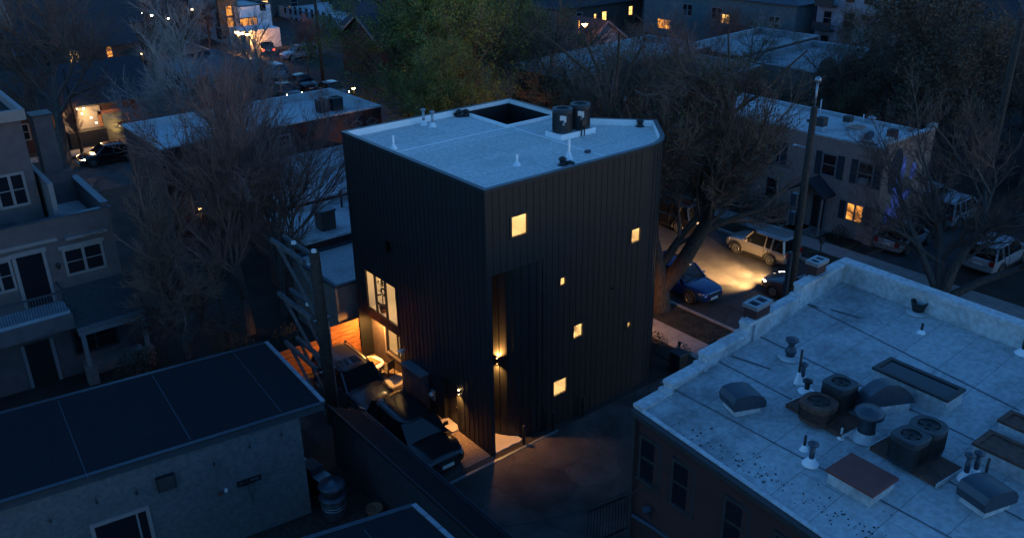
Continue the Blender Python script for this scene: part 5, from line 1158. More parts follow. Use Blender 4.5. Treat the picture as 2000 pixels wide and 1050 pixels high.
    gr = MB(); gr.box(-hw*0.46, hw*0.46, y1-0.055, y1+0.015, zl+0.30, zl+0.50).box(-hw*0.6, hw*0.6, y1-0.08, y1+0.012, zl+0.06, zl+0.20)
    gr.build('grille', 'black', t)
    MB().box(-hw*0.5, hw*0.5, y1-0.02, y1+0.028, zl+0.49, zl+0.515).box(-hw*0.46, hw*0.46, y1-0.02, y1+0.026, zl+0.385, zl+0.405).build('grille_bar', 'chrome', t)
    MB().box(-0.26, 0.26, y1, y1+0.03, zl+0.13, zl+0.26).build('licence_plate', 'plate', t)
    MB().box(-0.26, 0.26, y0-0.02, y0+0.05, zl+0.42, zl+0.55).build('licence_plate', 'plate', t)
    for s in (-1, 1):
        MB().add([(s*hw*0.50, y1-0.02, hood-0.36), (s*hw*0.80, y1-0.10, hood-0.34), (s*hw*0.935, y1-0.36, hood-0.25), (s*hw*0.94, y1-0.36, hood-0.15), (s*hw*0.82, y1-0.15, hood-0.19), (s*hw*0.50, y1-0.05, hood-0.25),
                  (s*hw*0.50, y1-0.3, hood-0.30), (s*hw*0.80, y1-0.5, hood-0.28)], [(0, 1, 4, 5), (1, 2, 3, 4), (0, 5, 6), (3, 2, 7), (4, 3, 7, 6, 5), (0, 6, 7, 2, 1)]).build('headlight', lights or 'lens', t)
        q = y0+0.03
        MB().box(s*hw*0.72-0.11, s*hw*0.72+0.16, q-0.03, q+0.12, belt-0.30, belt-0.10 if kind == 'sedan' else belt-0.02).build('taillight', rear or 'tailoff', t)
        mi = MB().cbox((s*(hw+0.10), c0-0.30, belt+0.02), 0.20, 0.10, 0.14).beam((s*(hw-0.06), c0-0.28, belt+0.03), (s*(hw+0.05), c0-0.29, belt+0.06), 0.04, 0.04); mi.build('mirror', pm, t, bevel=0.03)
        if rails and kind != 'sedan': MB().tube([(s*ir*0.93, c1-0.1, H-0.02), (s*ir*0.93, c1-0.2, H+0.05), (s*ir*0.93, c2+0.2, H+0.05), (s*ir*0.93, c2+0.1, H-0.02)], 0.02, 6).build('roof_rail', 'black' if kind != 'boxy' else 'chrome', t)
        for yc in (fa, ra):
            x = s*(hw-0.10)
            wh = MB(); prof = [(rw*0.62, -0.105), (rw*0.93, -0.11), (rw, -0.07), (rw, 0.07), (rw*0.93, 0.11), (rw*0.62, 0.105)]; vs = []; N = 24
            for r_, d in prof:
                for k in range(N): a = 2*math.pi*k/N; vs.append((x+d, yc+r_*math.cos(a), rw+r_*math.sin(a)))
            wh.add(vs, [(i*N+k, i*N+(k+1) % N, (i+1)*N+(k+1) % N, (i+1)*N+k) for i in range(5) for k in range(N)] + [tuple(range(N)), tuple(5*N+k for k in range(N))])
            wo_ = wh.build('wheel', 'rubber', t, False)
            ri = MB(); xo = x + s*0.108
            for k in range(10): a = 2*math.pi*k/10; ri.beam((xo, yc+0.05*math.cos(a), rw+0.05*math.sin(a)), (xo, yc+rw*0.62*math.cos(a), rw+rw*0.62*math.sin(a)), 0.05, 0.025)
            ri.tube([(xo, yc+rw*0.63*math.cos(2*math.pi*k/24), rw+rw*0.63*math.sin(2*math.pi*k/24)) for k in range(25)], 0.018, 5, False).cbox((xo, yc, rw-0.05), 0.03, 0.1, 0.1)
            ri.build('rim', 'rim', wo_)
    if kind != 'sedan': MB().box(-hw*0.55, hw*0.55, y0-0.01, y0+0.03, belt-0.42, belt-0.40).build('tailgate_trim', 'chrome', t)
    if sunroof: MB().box(-0.42, 0.42, c1-0.85, c1-0.28, H+0.006, H+0.02).build('sunroof', 'carglass', t)
    return t
def place(t, x, y, rz): t.location = (x, y, 0.004); t.rotation_euler = (0, 0, rz); return t
PI = math.pi
place(make_car('parked_car', 'dark suv with roof rails and sunroof parked between the power pole and the round table', 'car', paint('charcoal_car_paint', (0.035, 0.036, 0.042)), 4.7, 1.88, 1.68, 'suv', sunroof=True), -1.95, 7.15, PI)
place(make_car('parked_car', 'black suv parked nose to the alley beside the lit side door', 'car', paint('black_car_paint', (0.012, 0.012, 0.013), 0.2), 4.5, 1.86, 1.56, 'suv', rails=False), -1.95, 2.35, PI)
place(make_car('parked_car', 'deep blue hatchback parked under the big forked tree on the street', 'car', paint('blue_car_paint', (0.010, 0.040, 0.15), 0.22), 4.5, 1.80, 1.60, 'suv'), 16.75, 5.15, PI)
place(make_car('parked_car', 'boxy silver suv parked at the far kerb with its tailgate towards the viewer', 'car', paint('silver_car_paint', (0.30, 0.28, 0.26), 0.3, 0.5), 4.25, 1.82, 1.70, 'boxy'), 23.95, 5.25, 0)
mv = place(make_car('moving_car', 'car on the street with bright headlamps, half hidden by the brick building', 'car', paint('dark_grey_car_paint', (0.05, 0.05, 0.055)), 4.6, 1.84, 1.5, 'sedan', lights='head'), 20.75, 0.15, 0)
for s in (-1, 1): lamp('headlamp_main_beam', 'SPOT', (20.75+s*0.62, 2.6, 0.70), 1500, (1.0, 0.52, 0.19), 0.06, aim((-0.20+0.06*s, 1, -0.085)), R(58), 1.0)
for s in (-1, 1): lamp('headlamp_beam', 'SPOT', (20.75+s*0.62, 2.6, 0.70), 480, (1.0, 0.56, 0.20), 0.06, aim((-0.16+0.05*s, 1, -0.15)), R(125), 1.0)
place(make_car('parked_car', 'dark suv parked behind the boxy silver one at the far kerb', 'car', PAINT['black_car_paint'], 4.7, 1.88, 1.72, 'suv'), 23.9, 12.3, 0)
place(make_car('parked_car', 'pale hatchback parked against the painted end wall', 'car', paint('pearl_car_paint', (0.30, 0.30, 0.33), 0.3, 0.4), 4.3, 1.80, 1.58, 'suv'), 31.6, 0.75, -PI/2)
wc = place(make_car('parked_car', 'white suv behind the bare tree at the right, nearest the leaning stems', 'car', paint('white_car_paint', (0.30, 0.32, 0.36), 0.3, 0.0), 4.7, 1.88, 1.7, 'suv', group=None), 33.0, -4.0, -PI/2)
def cc(px, py, rz, label): 
    p = gz(px, py, 0.6); return copy_tree(wc, (p.x, p.y, 0.004), rz, label)
cc(1815, 388, -PI/2, 'left of two white cars glimpsed behind the painted end wall')
cc(1868, 412, -PI/2, 'right of two white cars glimpsed behind the painted end wall')
copy_tree(wc, (24.2, 72.5, 0.004), 0, 'white car at the far kerb of the distant street, the nearer of two')
cs = place(make_car('parked_car', 'small grey car at the far kerb of the distant street, beyond a white one', 'car', PAINT['silver_car_paint'], 4.5, 1.78, 1.45, 'sedan'), 24.2, 77.9, 0)
p = gz(585, 107, 0.5); copy_tree(wc, (p.x, p.y, 0.004), PI/2, 'white car parked across the distant junction under a bare tree')
cb = place(make_car('parked_car', 'dark car on the distant street beside the thin street tree', 'car', PAINT['black_car_paint'], 4.6, 1.8, 1.46, 'sedan'), 24.1, 65.0, PI)
ch = place(make_car('moving_car', 'left oncoming car with lit headlamps beyond the red brick row', 'car', PAINT['dark_grey_car_paint'], 4.6, 1.8, 1.5, 'sedan', lights='head'), *[(q.x+0.4, q.y+2.2, PI) for q in [gz(570, 186, 0.7)]][0])
p = gz(665, 183, 0.7); copy_tree(ch, (p.x+0.3, p.y+2.2, 0.004), PI, 'right oncoming car with lit headlamps at the edge of the green tree')
p = gz(534, 97, 0.7); place(make_car('moving_car', 'distant car driving away with red tail lamps', 'car', PAINT['black_car_paint'], 4.5, 1.8, 1.5, 'sedan', rear='tail'), p.x, p.y+2.2, -0.3)
p = gz(212, 306, 0.4); place(make_car('parked_car', 'dark car parked in front of the lit patio house with one amber lamp', 'car', PAINT['black_car_paint'], 4.6, 1.8, 1.48, 'sedan', lights='headwarm'), p.x, p.y, PI/2)
for k, (px, py) in enumerate(((1755, 173), (1796, 178), (1832, 181))):
    p = gz(px, py, 0.7); copy_tree(ch, (p.x+2.2, p.y, 0.004), PI/2, ['farthest left', 'middle', 'right hand'][k]+' of three cars with headlamps between the dark trees at right')

# ================================================================== distant buildings
def box_at(name, label, cat, pxl, y_front, x_w, depth, wall, roof, zpar=0.3, wins=(), side=(), base=None):
    pass
# houses over the cross street, upper left
hb, o = pitched('brick_house', 'dark house with glowing patio and orange garage front at the left', -6.0, 6.5, 57.5, 66.0, 3.4, 6.0, 'redbrick', 'shingle', 'x', wy=[(-4.5, 1.8, 1.0, 1.2, 'd')])
q = gy(230, 268, 57.5); MB(o).box(q.x-1.0, q.x+1.0, 57.40, 57.5, 0, 2.3).build('garage_door', 'sidingdark', hb)
MB(o).box(q.x-1.25, q.x-1.0, 57.35, 57.5, 0, 2.6).box(q.x+1.0, q.x+1.25, 57.35, 57.5, 0, 2.6).box(q.x-1.25, q.x+1.25, 57.35, 57.5, 2.3, 2.6).build('door_surround', 'terracotta', hb)
q = gy(160, 225, 57.4)
MB(o).box(q.x-1.5, q.x+1.5, 56.4, 57.45, 0.0, 1.3).build('patio_wall', 'darktrim', hb)
MB(o).box(q.x-1.5, q.x+1.5, 57.38, 57.46, 1.3, 3.3).build('patio_back', 'wintrim', hb)
pl = gy(172, 238, 56.3)
for i, (px, py) in enumerate(((150, 213), (163, 212), (178, 230), (188, 240), (160, 222))):
    q = gy(px, py, 56.5); t = thing('patio_bulb', 'glowing patio string bulb over the left house terrace', 'light bulb', q, group='patio string bulbs at the left house'); MB().lathe((0, 0, -0.06), [(0, 0), (0.06, 0.03), (0.06, 0.09), (0, 0.13)], 10).build('bulb', 'bulb', t); MB().tube([(0, 0, 0.05), (0, 0, 0.2)], 0.02, 5).build('socket', 'black', t)
lamp('patio_lamp', 'POINT', gy(166, 225, 56.2), 75, (1.0, 0.60, 0.24), 0.25)
t = thing('garage_lamp', 'warm lamp over the orange garage front of the left house', 'wall lamp', gy(235, 245, 57.2)); MB().box(-0.12, 0.12, 0, 0.25, 0, 0.12).build('shade', 'black', t); MB().box(-0.1, 0.1, 0.02, 0.22, -0.04, 0).build('bulb', 'bulb', t)
lamp('garage_lamp', 'POINT', gy(235, 249, 56.7), 22, WARM, 0.1)
structure(MB().box(-8, 9, 54.2, 55.8, -0.3, 0.06).build('far_pavement', 'concrete'))
pitched('brick_house', 'brick house with blue grey hipped roof behind the pale bare tree', 11.5, 18.3, 61.0, 70.0, 3.6, 5.0, 'redbrick', 'bluemetal', 'x', True, wy=[(14, 1.9, 1.0, 1.3, 'd')])
a, b = gy(38, 64, 86), gy(240, 41, 86)
pitched('long_house', 'long pale brick house with big dark roof at the upper left', a.x, b.x+2, 86, 99, (a.z+b.z)/2, (a.z+b.z)/2+5.2, 'palebrick', 'shingle', 'x', wy=[(gy(58, 73, 86).x, 2.6, 1.1, 1.3, 'd'), (gy(135, 72, 86).x, 2.9, 1.3, 1.4, 'a')], cat='house')
q = gy(148, 114, 75); pitched('house', 'dark house with one bright square window below the long pale house', q.x-5, q.x+6, 75, 83, q.z+1.0, q.z+3.0, 'greybrick', 'shingle', 'x', wy=[(q.x, q.z, 1.0, 1.5, 'l'), (q.x+3.3, q.z+0.3, 0.5, 1.1, 'a'), (q.x-3, q.z, 1, 1.3, 'd')])
# white modern building and grey block, top left of centre
y_ = 96.0; a, b, c = gy(466, 14, y_), gy(527, 6, y_), gy(528, 38, y_)
bd, o = fb('modern_house', 'bright white modern house with terrace and lit entrance at the top', 'house', rect(a.x, b.x, y_, y_+9), (a.z+b.z)/2, (a.z+b.z)/2-0.3, 'paintwhite', 'rowroof', 'darktrim', 0.2)
q = gy(513, 15, y_); face_windows(bd, o, '-y', y_, [(q.x, q.z, 0.7, 0.7, 'd', 'plain')], 'darktrim')
q = gy(486, 47, y_); face_windows(bd, o, '-y', y_, [(q.x, q.z, 2.4, 1.5, 'a', 'pair')], 'darktrim')
a2, b2 = gy(476, 62, y_-5), gy(546, 54, y_-5)
MB(o).box(a2.x, b2.x, y_-5, y_-0.02, -0.2, (a2.z+b2.z)/2).build('terrace_block', 'paintwhite', bd)
for px in (472, 480):
    q = gy(px, 82, y_-5); MB(o).box(q.x-0.6, q.x+0.6, y_-5.06, y_-5.0, 0, 2.4).build('entrance_door', 'pane', bd)
for px, py in ((463, 64), (473, 66), (483, 68)):
    q = gy(px, py, y_-5.3); t = thing('entrance_lamp', 'bright lamp over the white modern house entrance', 'wall lamp', q, group='entrance lamps of the white modern house'); MB().box(-0.2, 0.2, -0.1, 0.25, -0.1, 0.15).build('bulb', 'bulb', t); MB().box(-0.22, 0.22, -0.12, 0.3, 0.15, 0.2).build('shade', 'black', t)
    lamp('entrance_lamp', 'POINT', q+Vector((0, -0.7, -0.3)), 130, WARM, 0.15)
q = gy(515, 88, y_-7); lamp('garden_lamp', 'POINT', (q.x, y_-7, 0.8), 130, WARM, 0.15); t = thing('garden_lamp', 'low glowing garden lamp before the white modern house', 'garden lamp', (q.x, y_-7, 0)); MB().lathe((0, 0, 0.5), [(0, 0), (0.2, 0.05), (0.2, 0.25), (0, 0.35)], 10).build('bulb', 'bulb', t); MB().lathe((0, 0, 0), [(0.06, 0), (0.06, 0.5)], 8).build('post', 'black', t)
a, b = gy(425, 2, y_+2), gy(462, 0, y_+2)
bd, o = fb('apartment_block', 'grey apartment block with brown panel left of the white modern house', 'apartments', rect(a.x+0.3, b.x, y_+2, y_+14), a.z+1.0, a.z+0.7, 'siding', 'darkroof', 'darktrim', 0.2)
for px in (432, ):
    for py in (15, 39, 62):
        q = gy(px, py, y_+2); face_windows(bd, o, '-y', y_+2, [(q.x, q.z, 1.2, 1.9, 'd', 'plain')], 'darktrim')
q = gy(447, 30, y_+2); MB(o).box(q.x-1.4, q.x+1.4, y_+1.9, y_+2.0, 1, a.z+0.8).build('brown_panel', 'cedar', bd)
for px, py in ((447, 22), (450, 44)): q = gy(px, py, y_+1.9); face_windows(bd, o, '-y', y_+1.9, [(q.x, q.z, 0.8, 1.3, 'a', 'plain')], 'darktrim')
X_ = 46.0; a, b = gx(533, 8, X_), gx(690, 45, X_)
bd, o = fb('long_block', 'long blue grey two storey block with a row of small windows at the top', 'apartments', rect(X_, X_+12, b.y-2, a.y), (a.z+b.z)/2, (a.z+b.z)/2-0.4, 'siding', 'rowroof', 'siding', 0.2)
for px, py in ((557, 18), (567, 20), (577, 22), (587, 24), (599, 26), (610, 28), (621, 30), (632, 33), (645, 36)):
    q = gx(px, py, X_); face_windows(bd, o, '-x', X_, [(q.y, q.z, 0.8, 1.2, 'd', 'plain')])
for px, py in ((570, 43), (580, 45), (590, 47), (601, 50), (612, 52), (622, 55), (634, 58)):
    q = gx(px, py, X_); face_windows(bd, o, '-x', X_, [(q.y, q.z, 0.8, 1.4, 'd', 'plain')])
q = gx(684, 38, X_); face_windows(bd, o, '-x', X_, [(q.y, q.z, 1.2, 1.4, 'l', 'pair')])
for k, (px, py) in enumerate(((588, 3), (600, 4), (632, 4), (650, 8))):
    q = gz(px, py, (a.z+b.z)/2-0.4); condenser(q, ['first', 'second', 'third', 'fourth'][k]+' rooftop condenser from the left on the long blue grey block', 0.6, 1.1, square=True, tags=False)
pitched('brick_house', 'dark brick gabled house left of the green tree', 33.5, 42, 62, 72, 5.2, 8.0, 'redbrick', 'shingle', 'y', wy=[(37, 2.2, 1.0, 1.4, 'd')], wx=[(66, 2.2, 1, 1.4, 'd'), (69, 2.2, 1, 1.4, 'd')])
# rows across the street with pale roofs
bd, o = fb('row_terrace', 'row terrace with stepped pale roof behind the big tree, left part', 'house', rect(28.0, 43.5, 20.6, 27.0), [5.7, 6.3, 6.3, 5.7], [5.4, 5.9, 5.9, 5.4], 'greybrick', 'farroof', 'farroof', 0.3)
bd, o = fb('row_terrace', 'row terrace with pale roof and two dark roof vents behind the big tree, back part', 'house', rect(28.0, 45.0, 27.0, 34.5), [6.3, 6.9, 6.9, 6.3], [6.0, 6.4, 6.4, 6.0], 'redbrick', 'farroof', 'farroof', 0.3)
for k, (px, py) in enumerate(((1188, 130), (1198, 130))):
    pipe_vent(gz(px, py, 6.3), 0.9, 0.14, ['left', 'right'][k]+' dark stack on the pale row terrace roof', 'black', cone=False)
q = gy(1466, 172, 16.0)
bd, o = fb('row_terrace', 'row terrace with rounded pale parapets and a tall three pane lit window', 'house', rect(45.5, 56, 17.0, 24.2), [6.0, 6.4, 6.4, 6.0], [5.6, 5.9, 5.9, 5.6], 'palebrick', 'farroof', 'farroof', 0.35)
for xx in (47.2, 50.5, 53.8):
    pr = [(xx-1.5, 6.0)] + [(xx-1.3*math.cos(math.pi*k/10), 6.2+0.75*math.sin(math.pi*k/10)) for k in range(11)] + [(xx+1.5, 6.0)]
    n = len(pr); MB(o).add([(x, 17.0, z) for x, z in pr] + [(x, 17.35, z) for x, z in pr], [(i, (i+1) % n, n+(i+1) % n, n+i) for i in range(n)] + [tuple(range(n)), tuple(range(2*n-1, n-1, -1))]).build('curved_parapet', 'farroof', bd)
q = gx(1466, 166, 45.5); face_windows(bd, o, '-x', 45.5, [(min(max(q.y, 16.6), 23), min(q.z, 3.4), 0.6, 1.9, 'l', 'sash')])
bd, o = fb('row_terrace', 'row terrace with snowy pale roof among the brown leaved trees', 'house', rect(45.5, 57, 24.3, 31.0), [6.3, 6.7, 6.7, 6.3], [5.9, 6.2, 6.2, 5.9], 'greybrick', 'farroof', 'farroof', 0.35)
pitched('garden_shed', 'small gabled wooden shed behind the pale row roofs', 66.5, 70, 40.0, 44.5, 3.0, 4.4, 'cedar', 'shingle', 'y', cat='shed', over=0.2)
pitched('house', 'grey house with white gable boards near the orange street lamp', 51.0, 57.5, 49.5, 66, 3.4, 5.6, 'siding', 'shingle', 'y', wx=[(56, 2.2, 0.9, 0.9, 'd'), (57.6, 2.2, 0.9, 0.9, 'd')], trim='wintrim')
q = gy(1180, 28, 72)
pitched('house', 'dark roofed brick house with three lit openings at the top centre', q.x-9, q.x+9, 72, 82, q.z+1.6, q.z+4.4, 'greybrick', 'shingle', 'x', True, wy=[(q.x, q.z-0.4, 0.8, 1.5, 'l'), (gy(1162, 30, 72).x, q.z-0.2, 0.4, 0.8, 'l'), (gy(1231, 26, 72).x, q.z, 0.7, 1.2, 'l'), (q.x-5, q.z, 1, 1.3, 'd')], cat='house', chim=(q.x-3.5, 75, q.z+5.2))
bd, o = fb('warehouse', 'low building with broad pale roof at the top centre', 'building', rect(86, 112, 88, 106), 5.4, 5.0, 'palebrick', 'rowroof', 'whitedirty', 0.3)
X_ = 78.0; a, b = gx(1282, 6, X_), gx(1508, 8, X_); zt_ = 6.4
bd, o = pitched('apartment_block', 'dark teal apartment block with one bright window at the top right', X_, X_+10, 41, 66, 6.0, 8.2, 'sidingdark', 'bluemetal', 'y', True, cat='apartments')
q = gx(1416, 38, X_)
face_windows(bd, o, '-x', X_, [(q.y, max(q.z, 1.2), 1.4, 1.2, 'l', 'pair'), (58, 3.8, 1.6, 1.4, 'd', 'pair'), (53, 3.8, 1.6, 1.4, 'd', 'pair'), (62, 1.5, 2.4, 1.2, 'a', 'pair'), (44, 3.6, 1.4, 1.4, 'd', 'pair')])
q = gx(1245, 8, 84); pitched('house', 'dark house with a lit gable window left of the teal block', 84, 92, q.y-5, q.y+5, 5.2, 7.6, 'sidingdark', 'shingle', 'x', wx=[(q.y, 3.8, 1.8, 1.5, 'l', 'pair')])
bd, o = fb('apartment_block', 'tall pale green apartment block with small balconies at the top right', 'apartments', rect(80, 90, 31.5, 39.5), 10.5, 10.2, 'siding', 'darkroof', 'darktrim', 0.2)
face_windows(bd, o, '-x', 80, [(y, z, 1.0, 1.5, 'd', 'sash') for y in (33, 35.3, 38) for z in (1.8, 4.6, 7.4)])
for z in (3.2, 6.0): MB(o).box(78.9, 79.98, 36.8, 39.3, z, z+0.12).box(78.9, 78.95, 36.8, 39.3, z+0.12, z+1.0).build('balcony', 'darktrim', bd)
bd, o = fb('warehouse', 'long white flat roofed building at the top right', 'building', rect(112, 150, 40, 70), 5.0, 4.6, 'paintwhite', 'rowroof', 'whitedirty', 0.4)
face_windows(bd, o, '-x', 112, [(46, 2.8, 2.4, 1.6, 'd', 'plain'), (50.5, 2.8, 2.4, 1.4, 'a', 'plain'), (58, 2.8, 2.4, 1.6, 'd', 'plain')])
for i, (x, y, w_, d_, ze, zt2, lab, ax) in enumerate(((84, 17, 14, 13, 5.5, 9.8, 'large dark hip roofed house with pale chimneys at the upper right', 'y'), (72, 20, 11, 10, 4.2, 7.8, 'dark low hipped house before the larger one at the upper right', 'y'), (88, 2, 13, 12, 5.5, 9.0, 'brown hip roofed house with paired pale windows at the right edge', 'y'),
    (46, -9.5, 11, 10, 4.2, 7.6, 'dark steep roofed house behind the bare right tree', 'y'), (62, -4, 12, 11, 4.6, 8.0, 'dark roofed house at the right edge between pole and hipped houses', 'x'), (44, -24, 10, 11, 4.6, 7.4, 'dark roofed house at the right edge behind the telegraph pole', 'x'))):
    wx_ = [(y+d_*0.3, 1.9, 1.1, 1.4, 'd'), (y+d_*0.7, 1.9, 1.1, 1.4, 'd')]
    if i == 2: wx_ = [(y+4, 4.2, 2.2, 1.5, 'd', 'pair'), (y+9, 4.2, 2.0, 1.5, 'd', 'pair'), (y+5, 1.6, 2.0, 1.5, 'd', 'pair')]
    if i == 4: wx_ = [(y+3, 2.6, 1.0, 1.2, 'a', 'pair')]
    pitched('house', lab, x, x+w_, y, y+d_, ze, zt2, 'greybrick', 'shingle', ax, True, wx=wx_, chim=(x+4, y+4, zt2+0.5) if i == 0 else None)
# filler houses over the far blocks
r4 = random.Random(11); fill = [(-12, 105), (2, 112), (16, 108), (60, 92), (74, 98), (62, 112), (40, 118), (26, 122), (98, 66), (100, 78), (118, 82), (118, 22), (104, 20), (108, 2), (84, 116), (10, 128), (-6, 126), (52, 132), (70, 134), (132, 96), (140, 20), (96, 130)]
nm = ['first', 'second', 'third', 'fourth', 'fifth', 'sixth', 'seventh', 'eighth', 'ninth', 'tenth', 'eleventh', 'twelfth', 'thirteenth', 'fourteenth', 'fifteenth', 'sixteenth', 'seventeenth', 'eighteenth', 'nineteenth', 'twentieth', 'twenty first', 'twenty second']
for i, (x, y) in enumerate(fill):
    w_, d_ = r4.uniform(9, 13), r4.uniform(8, 11); ze = r4.uniform(3.2, 5.8)
    lit = 'l' if i % 3 == 0 else 'd'
    ht, o = pitched('house', 'far dark house among the trees along the top edge', x, x+w_, y, y+d_, ze, ze+r4.uniform(2.2, 3.6), r4.choice(['greybrick', 'siding', 'redbrick', 'sidingdark']), r4.choice(['shingle', 'shingle', 'bluemetal']), r4.choice('xy'), r4.random() < 0.5,
        wy=[(x+w_*0.3, 1.9, 1.1, 1.4, lit), (x+w_*0.7, 1.9, 1.1, 1.4, 'd')], wx=[(y+d_*0.5, 1.9, 1.2, 1.4, 'a' if i % 4 == 1 else 'd')])
    ht['group'] = 'far dark houses along the top edge'
# ================================================================== lamps on posts, poles
def street_lamp(px, py, h, label, bulb='bulb', energy=500, col=WARM, r_=0.16, arm=True, group=None):
    q = gz(px, py, h); t = thing('street_lamp', label, 'street lamp', (q.x, q.y+(0.9 if arm else 0), 0), group=group)
    d = -0.9 if arm else 0
    MB().tube([(0, 0, 0), (0, 0, h+0.25)] + ([(0, -0.3, h+0.4), (0, d, h+0.3)] if arm else []), 0.07, 8).build('post', 'acbody', t)
    MB().lathe((0, d, h+0.06), [(r_*1.5, 0), (r_*1.2, 0.12), (0.0, 0.2)], 12).build('shade', 'black', t)
    MB().lathe((0, d, h-r_), [(0, 0), (r_*0.8, r_*0.4), (r_, r_), (0, r_+0.05)], 12).build('bulb', bulb, t)
    if energy: lamp('street_lamp_light', 'POINT', (q.x, q.y-0.05, h-0.45), energy, col, 0.2)
street_lamp(1142, 47, 6.0, 'bright orange street lamp above the grey gabled house', 'bulborange', 160, (1, 0.35, 0.08), 0.3)
for px, py, h, lab, bl, en in ((803, 62, 5, 'left warm lamp seen through the green tree', 'bulb', 500), (866, 55, 5, 'right warm lamp seen through the green tree', 'bulb', 500), (792, 6, 5, 'warm lamp above a lit house front at the top behind the green tree', 'bulb', 0),
    (275, 26, 4.5, 'left greenish lamp of three at the top left', 'bulbwhite', 0), (296, 30, 4.5, 'middle greenish lamp of three at the top left', 'bulbwhite', 0), (328, 36, 4.5, 'right greenish lamp of three at the top left', 'bulbwhite', 500), (218, 4, 5, 'pinkish white lamp at the very top left', 'bulb', 0), (375, 18, 4, 'warm lamp between the grey apartment block and the long house', 'bulb', 0),
    (1180, 45, 3.2, 'low yellow lamp below the three lit openings', 'bulb', 0), (690, 172, 3.5, 'warm lamp at the left edge of the green tree', 'bulb', 400), (1540, 76, 4, 'red amber lamp beside the tall pale green block', 'bulborange', 0), (1840, 6, 5, 'amber lamp over the hip roofs at the top right', 'bulb', 0), (1985, 6, 5, 'white lamp at the top right corner', 'bulbwhite', 0), (1807, 107, 3.5, 'reddish lamp below the dark hipped roofs at right', 'bulborange', 0), (835, 172, 3, 'small amber lamp low in the green tree just behind the tower', 'bulb', 300), (1272, 72, 3.5, 'small pale lamp among bare twigs right of the gabled house', 'bulb', 0), (277, 105, 2.6, 'small amber lamp in the dark garden left of the pale bare tree', 'bulb', 150), (213, 208, 2.6, 'orange lamp on the dark wall right of the lit patio', 'bulborange', 100), (390, 407, 2.0, 'small amber garden lamp low between the bare left trees', 'glow', 40), (1722, 560, 0.0, '', '', 0)):
    if lab: street_lamp(px, py, h, lab, bl, en*0.06, WARM, 0.16 if h > 3 else 0.1, arm=h > 4)
# lit shop front behind the green tree
q = gy(785, 22, 100); bd, o = pitched('house', 'house front with a row of lit panes behind the top of the green tree', q.x-7, q.x+8, 100, 110, max(3.6, q.z+1.6), max(3.6, q.z+1.6)+2.5, 'greybrick', 'shingle', 'x', wy=[(gy(px, 22, 100).x, max(1.5, q.z), 1.2, 2.0, 'l', 'pair') for px in (768, 782, 797)])
q = gy(822, 124, 62); bd, o = pitched('house', 'dark house with a bright tall window half hidden in the green tree', q.x-5, q.x+7, 62, 71, max(4.0, q.z+1.3), max(4.0, q.z+1.3)+2.6, 'redbrick', 'shingle', 'x', wy=[(q.x, max(q.z, 1.5), 1.1, 2.0, 'l'), (gy(793, 125, 62).x, max(q.z, 1.5), 0.7, 1.6, 'a'), (q.x+4, 2, 1, 1.3, 'd')])
def pole(x, y, h, r_, label, name='telegraph_pole'):
    t = thing(name, label, 'utility pole', (x, y, 0)); MB().tube([(0, 0, 0), (0, 0, h*0.5), (0, 0, h)], [r_, r_*0.88, r_*0.72], 14).build('pole', 'polewood', t, True); return t
# corner pole with white antenna mast
px_, py_ = 15.0, -3.35
q0 = gz(1566, 400, 0); d0 = Vector((q0.x-CAM.x, q0.y-CAM.y)).normalized(); s_ = (15.0-CAM.x)/d0.x; PX, PY = 15.0, CAM.y+d0.y*s_
def hz(py): return CAM.z + ray(1570, py).z*( (Vector((PX, PY))-Vector((CAM.x, CAM.y))).length / Vector((ray(1570, py).x, ray(1570, py).y)).length )
HT = hz(207); t = pole(PX, PY, HT, 0.19, 'tall telegraph pole with a white antenna mast at the street corner')
MB().tube([(0, 0, HT-0.1), (0, 0, hz(160))], 0.042, 10).lathe((0, 0, hz(160)), [(0.06, 0), (0.14, 0.05), (0.12, 0.18), (0.03, 0.25)], 12).build('antenna_mast', 'galv', t, True)
MB().tube([(0, 0.25, hz(160)-1.6), (0, 0.0, hz(160)-1.6)], 0.065, 6).build('mast_clamp', 'black', t)
dl = Vector((d0.y, -d0.x, 0))
MB().tube([(0, 0, hz(290)), tuple(-dl*0.55 + Vector((0, 0, hz(284))))], 0.03, 6).build('lamp_arm', 'galv', t)
MB().lathe(tuple(-dl*0.6 + Vector((0, 0, hz(284)-0.05))), [(0, -0.05), (0.08, 0), (0.08, 0.06), (0, 0.10)], 12).build('camera_dome', 'galv', t, True)
MB().cbox(tuple(-dl*0.33+Vector((0, -0.05, hz(402)))), 0.3, 0.3, 0.55).cbox(tuple(-dl*0.33+Vector((0, -0.05, hz(440)))), 0.24, 0.24, 0.6).build('equipment_box', 'bluemetal', t, bevel=0.02)
MB().cbox(tuple(-dl*0.23+Vector((-0.1, -0.12, 0))), 0.22, 0.16, hz(492)).build('cable_riser', 'bluemetal', t)
q = gz(1893, 505, 0); pole(q.x, q.y, 13.5, 0.22, 'dark telegraph pole among the bare stems at the right')
q = gz(632, 168, 0); pole(q.x, q.y, 11.0, 0.2, 'slim brown telegraph pole on the distant street')
q = gz(447, 690, 0); pole(q.x, q.y, 3.6, 0.08, 'thin leaning post between the bare trees at left', 'garden_post')
q = gz(160, 300, 0); pole(q.x, q.y, 7.0, 0.1, 'thin pole in front of the glowing patio house')
t = thing('parking_meter', 'dark parking meter post on the far verge', 'parking meter', (25.9, 2.7, 0.07)); MB().lathe((0, 0, 0), [(0.04, 0), (0.04, 1.0)], 8).build('post', 'black', t); MB().box(-0.09, 0.09, -0.12, 0.12, 1.0, 1.35).build('meter_head', 'acbody', t, bevel=0.04)
t = thing('alley_cable', 'thin black cable sagging across the alley to the brick building', 'cable', (0, 0, 0)); a = gx(1280, 945, A2[0]-0.2); b = gz(955, 1030, 1.8)
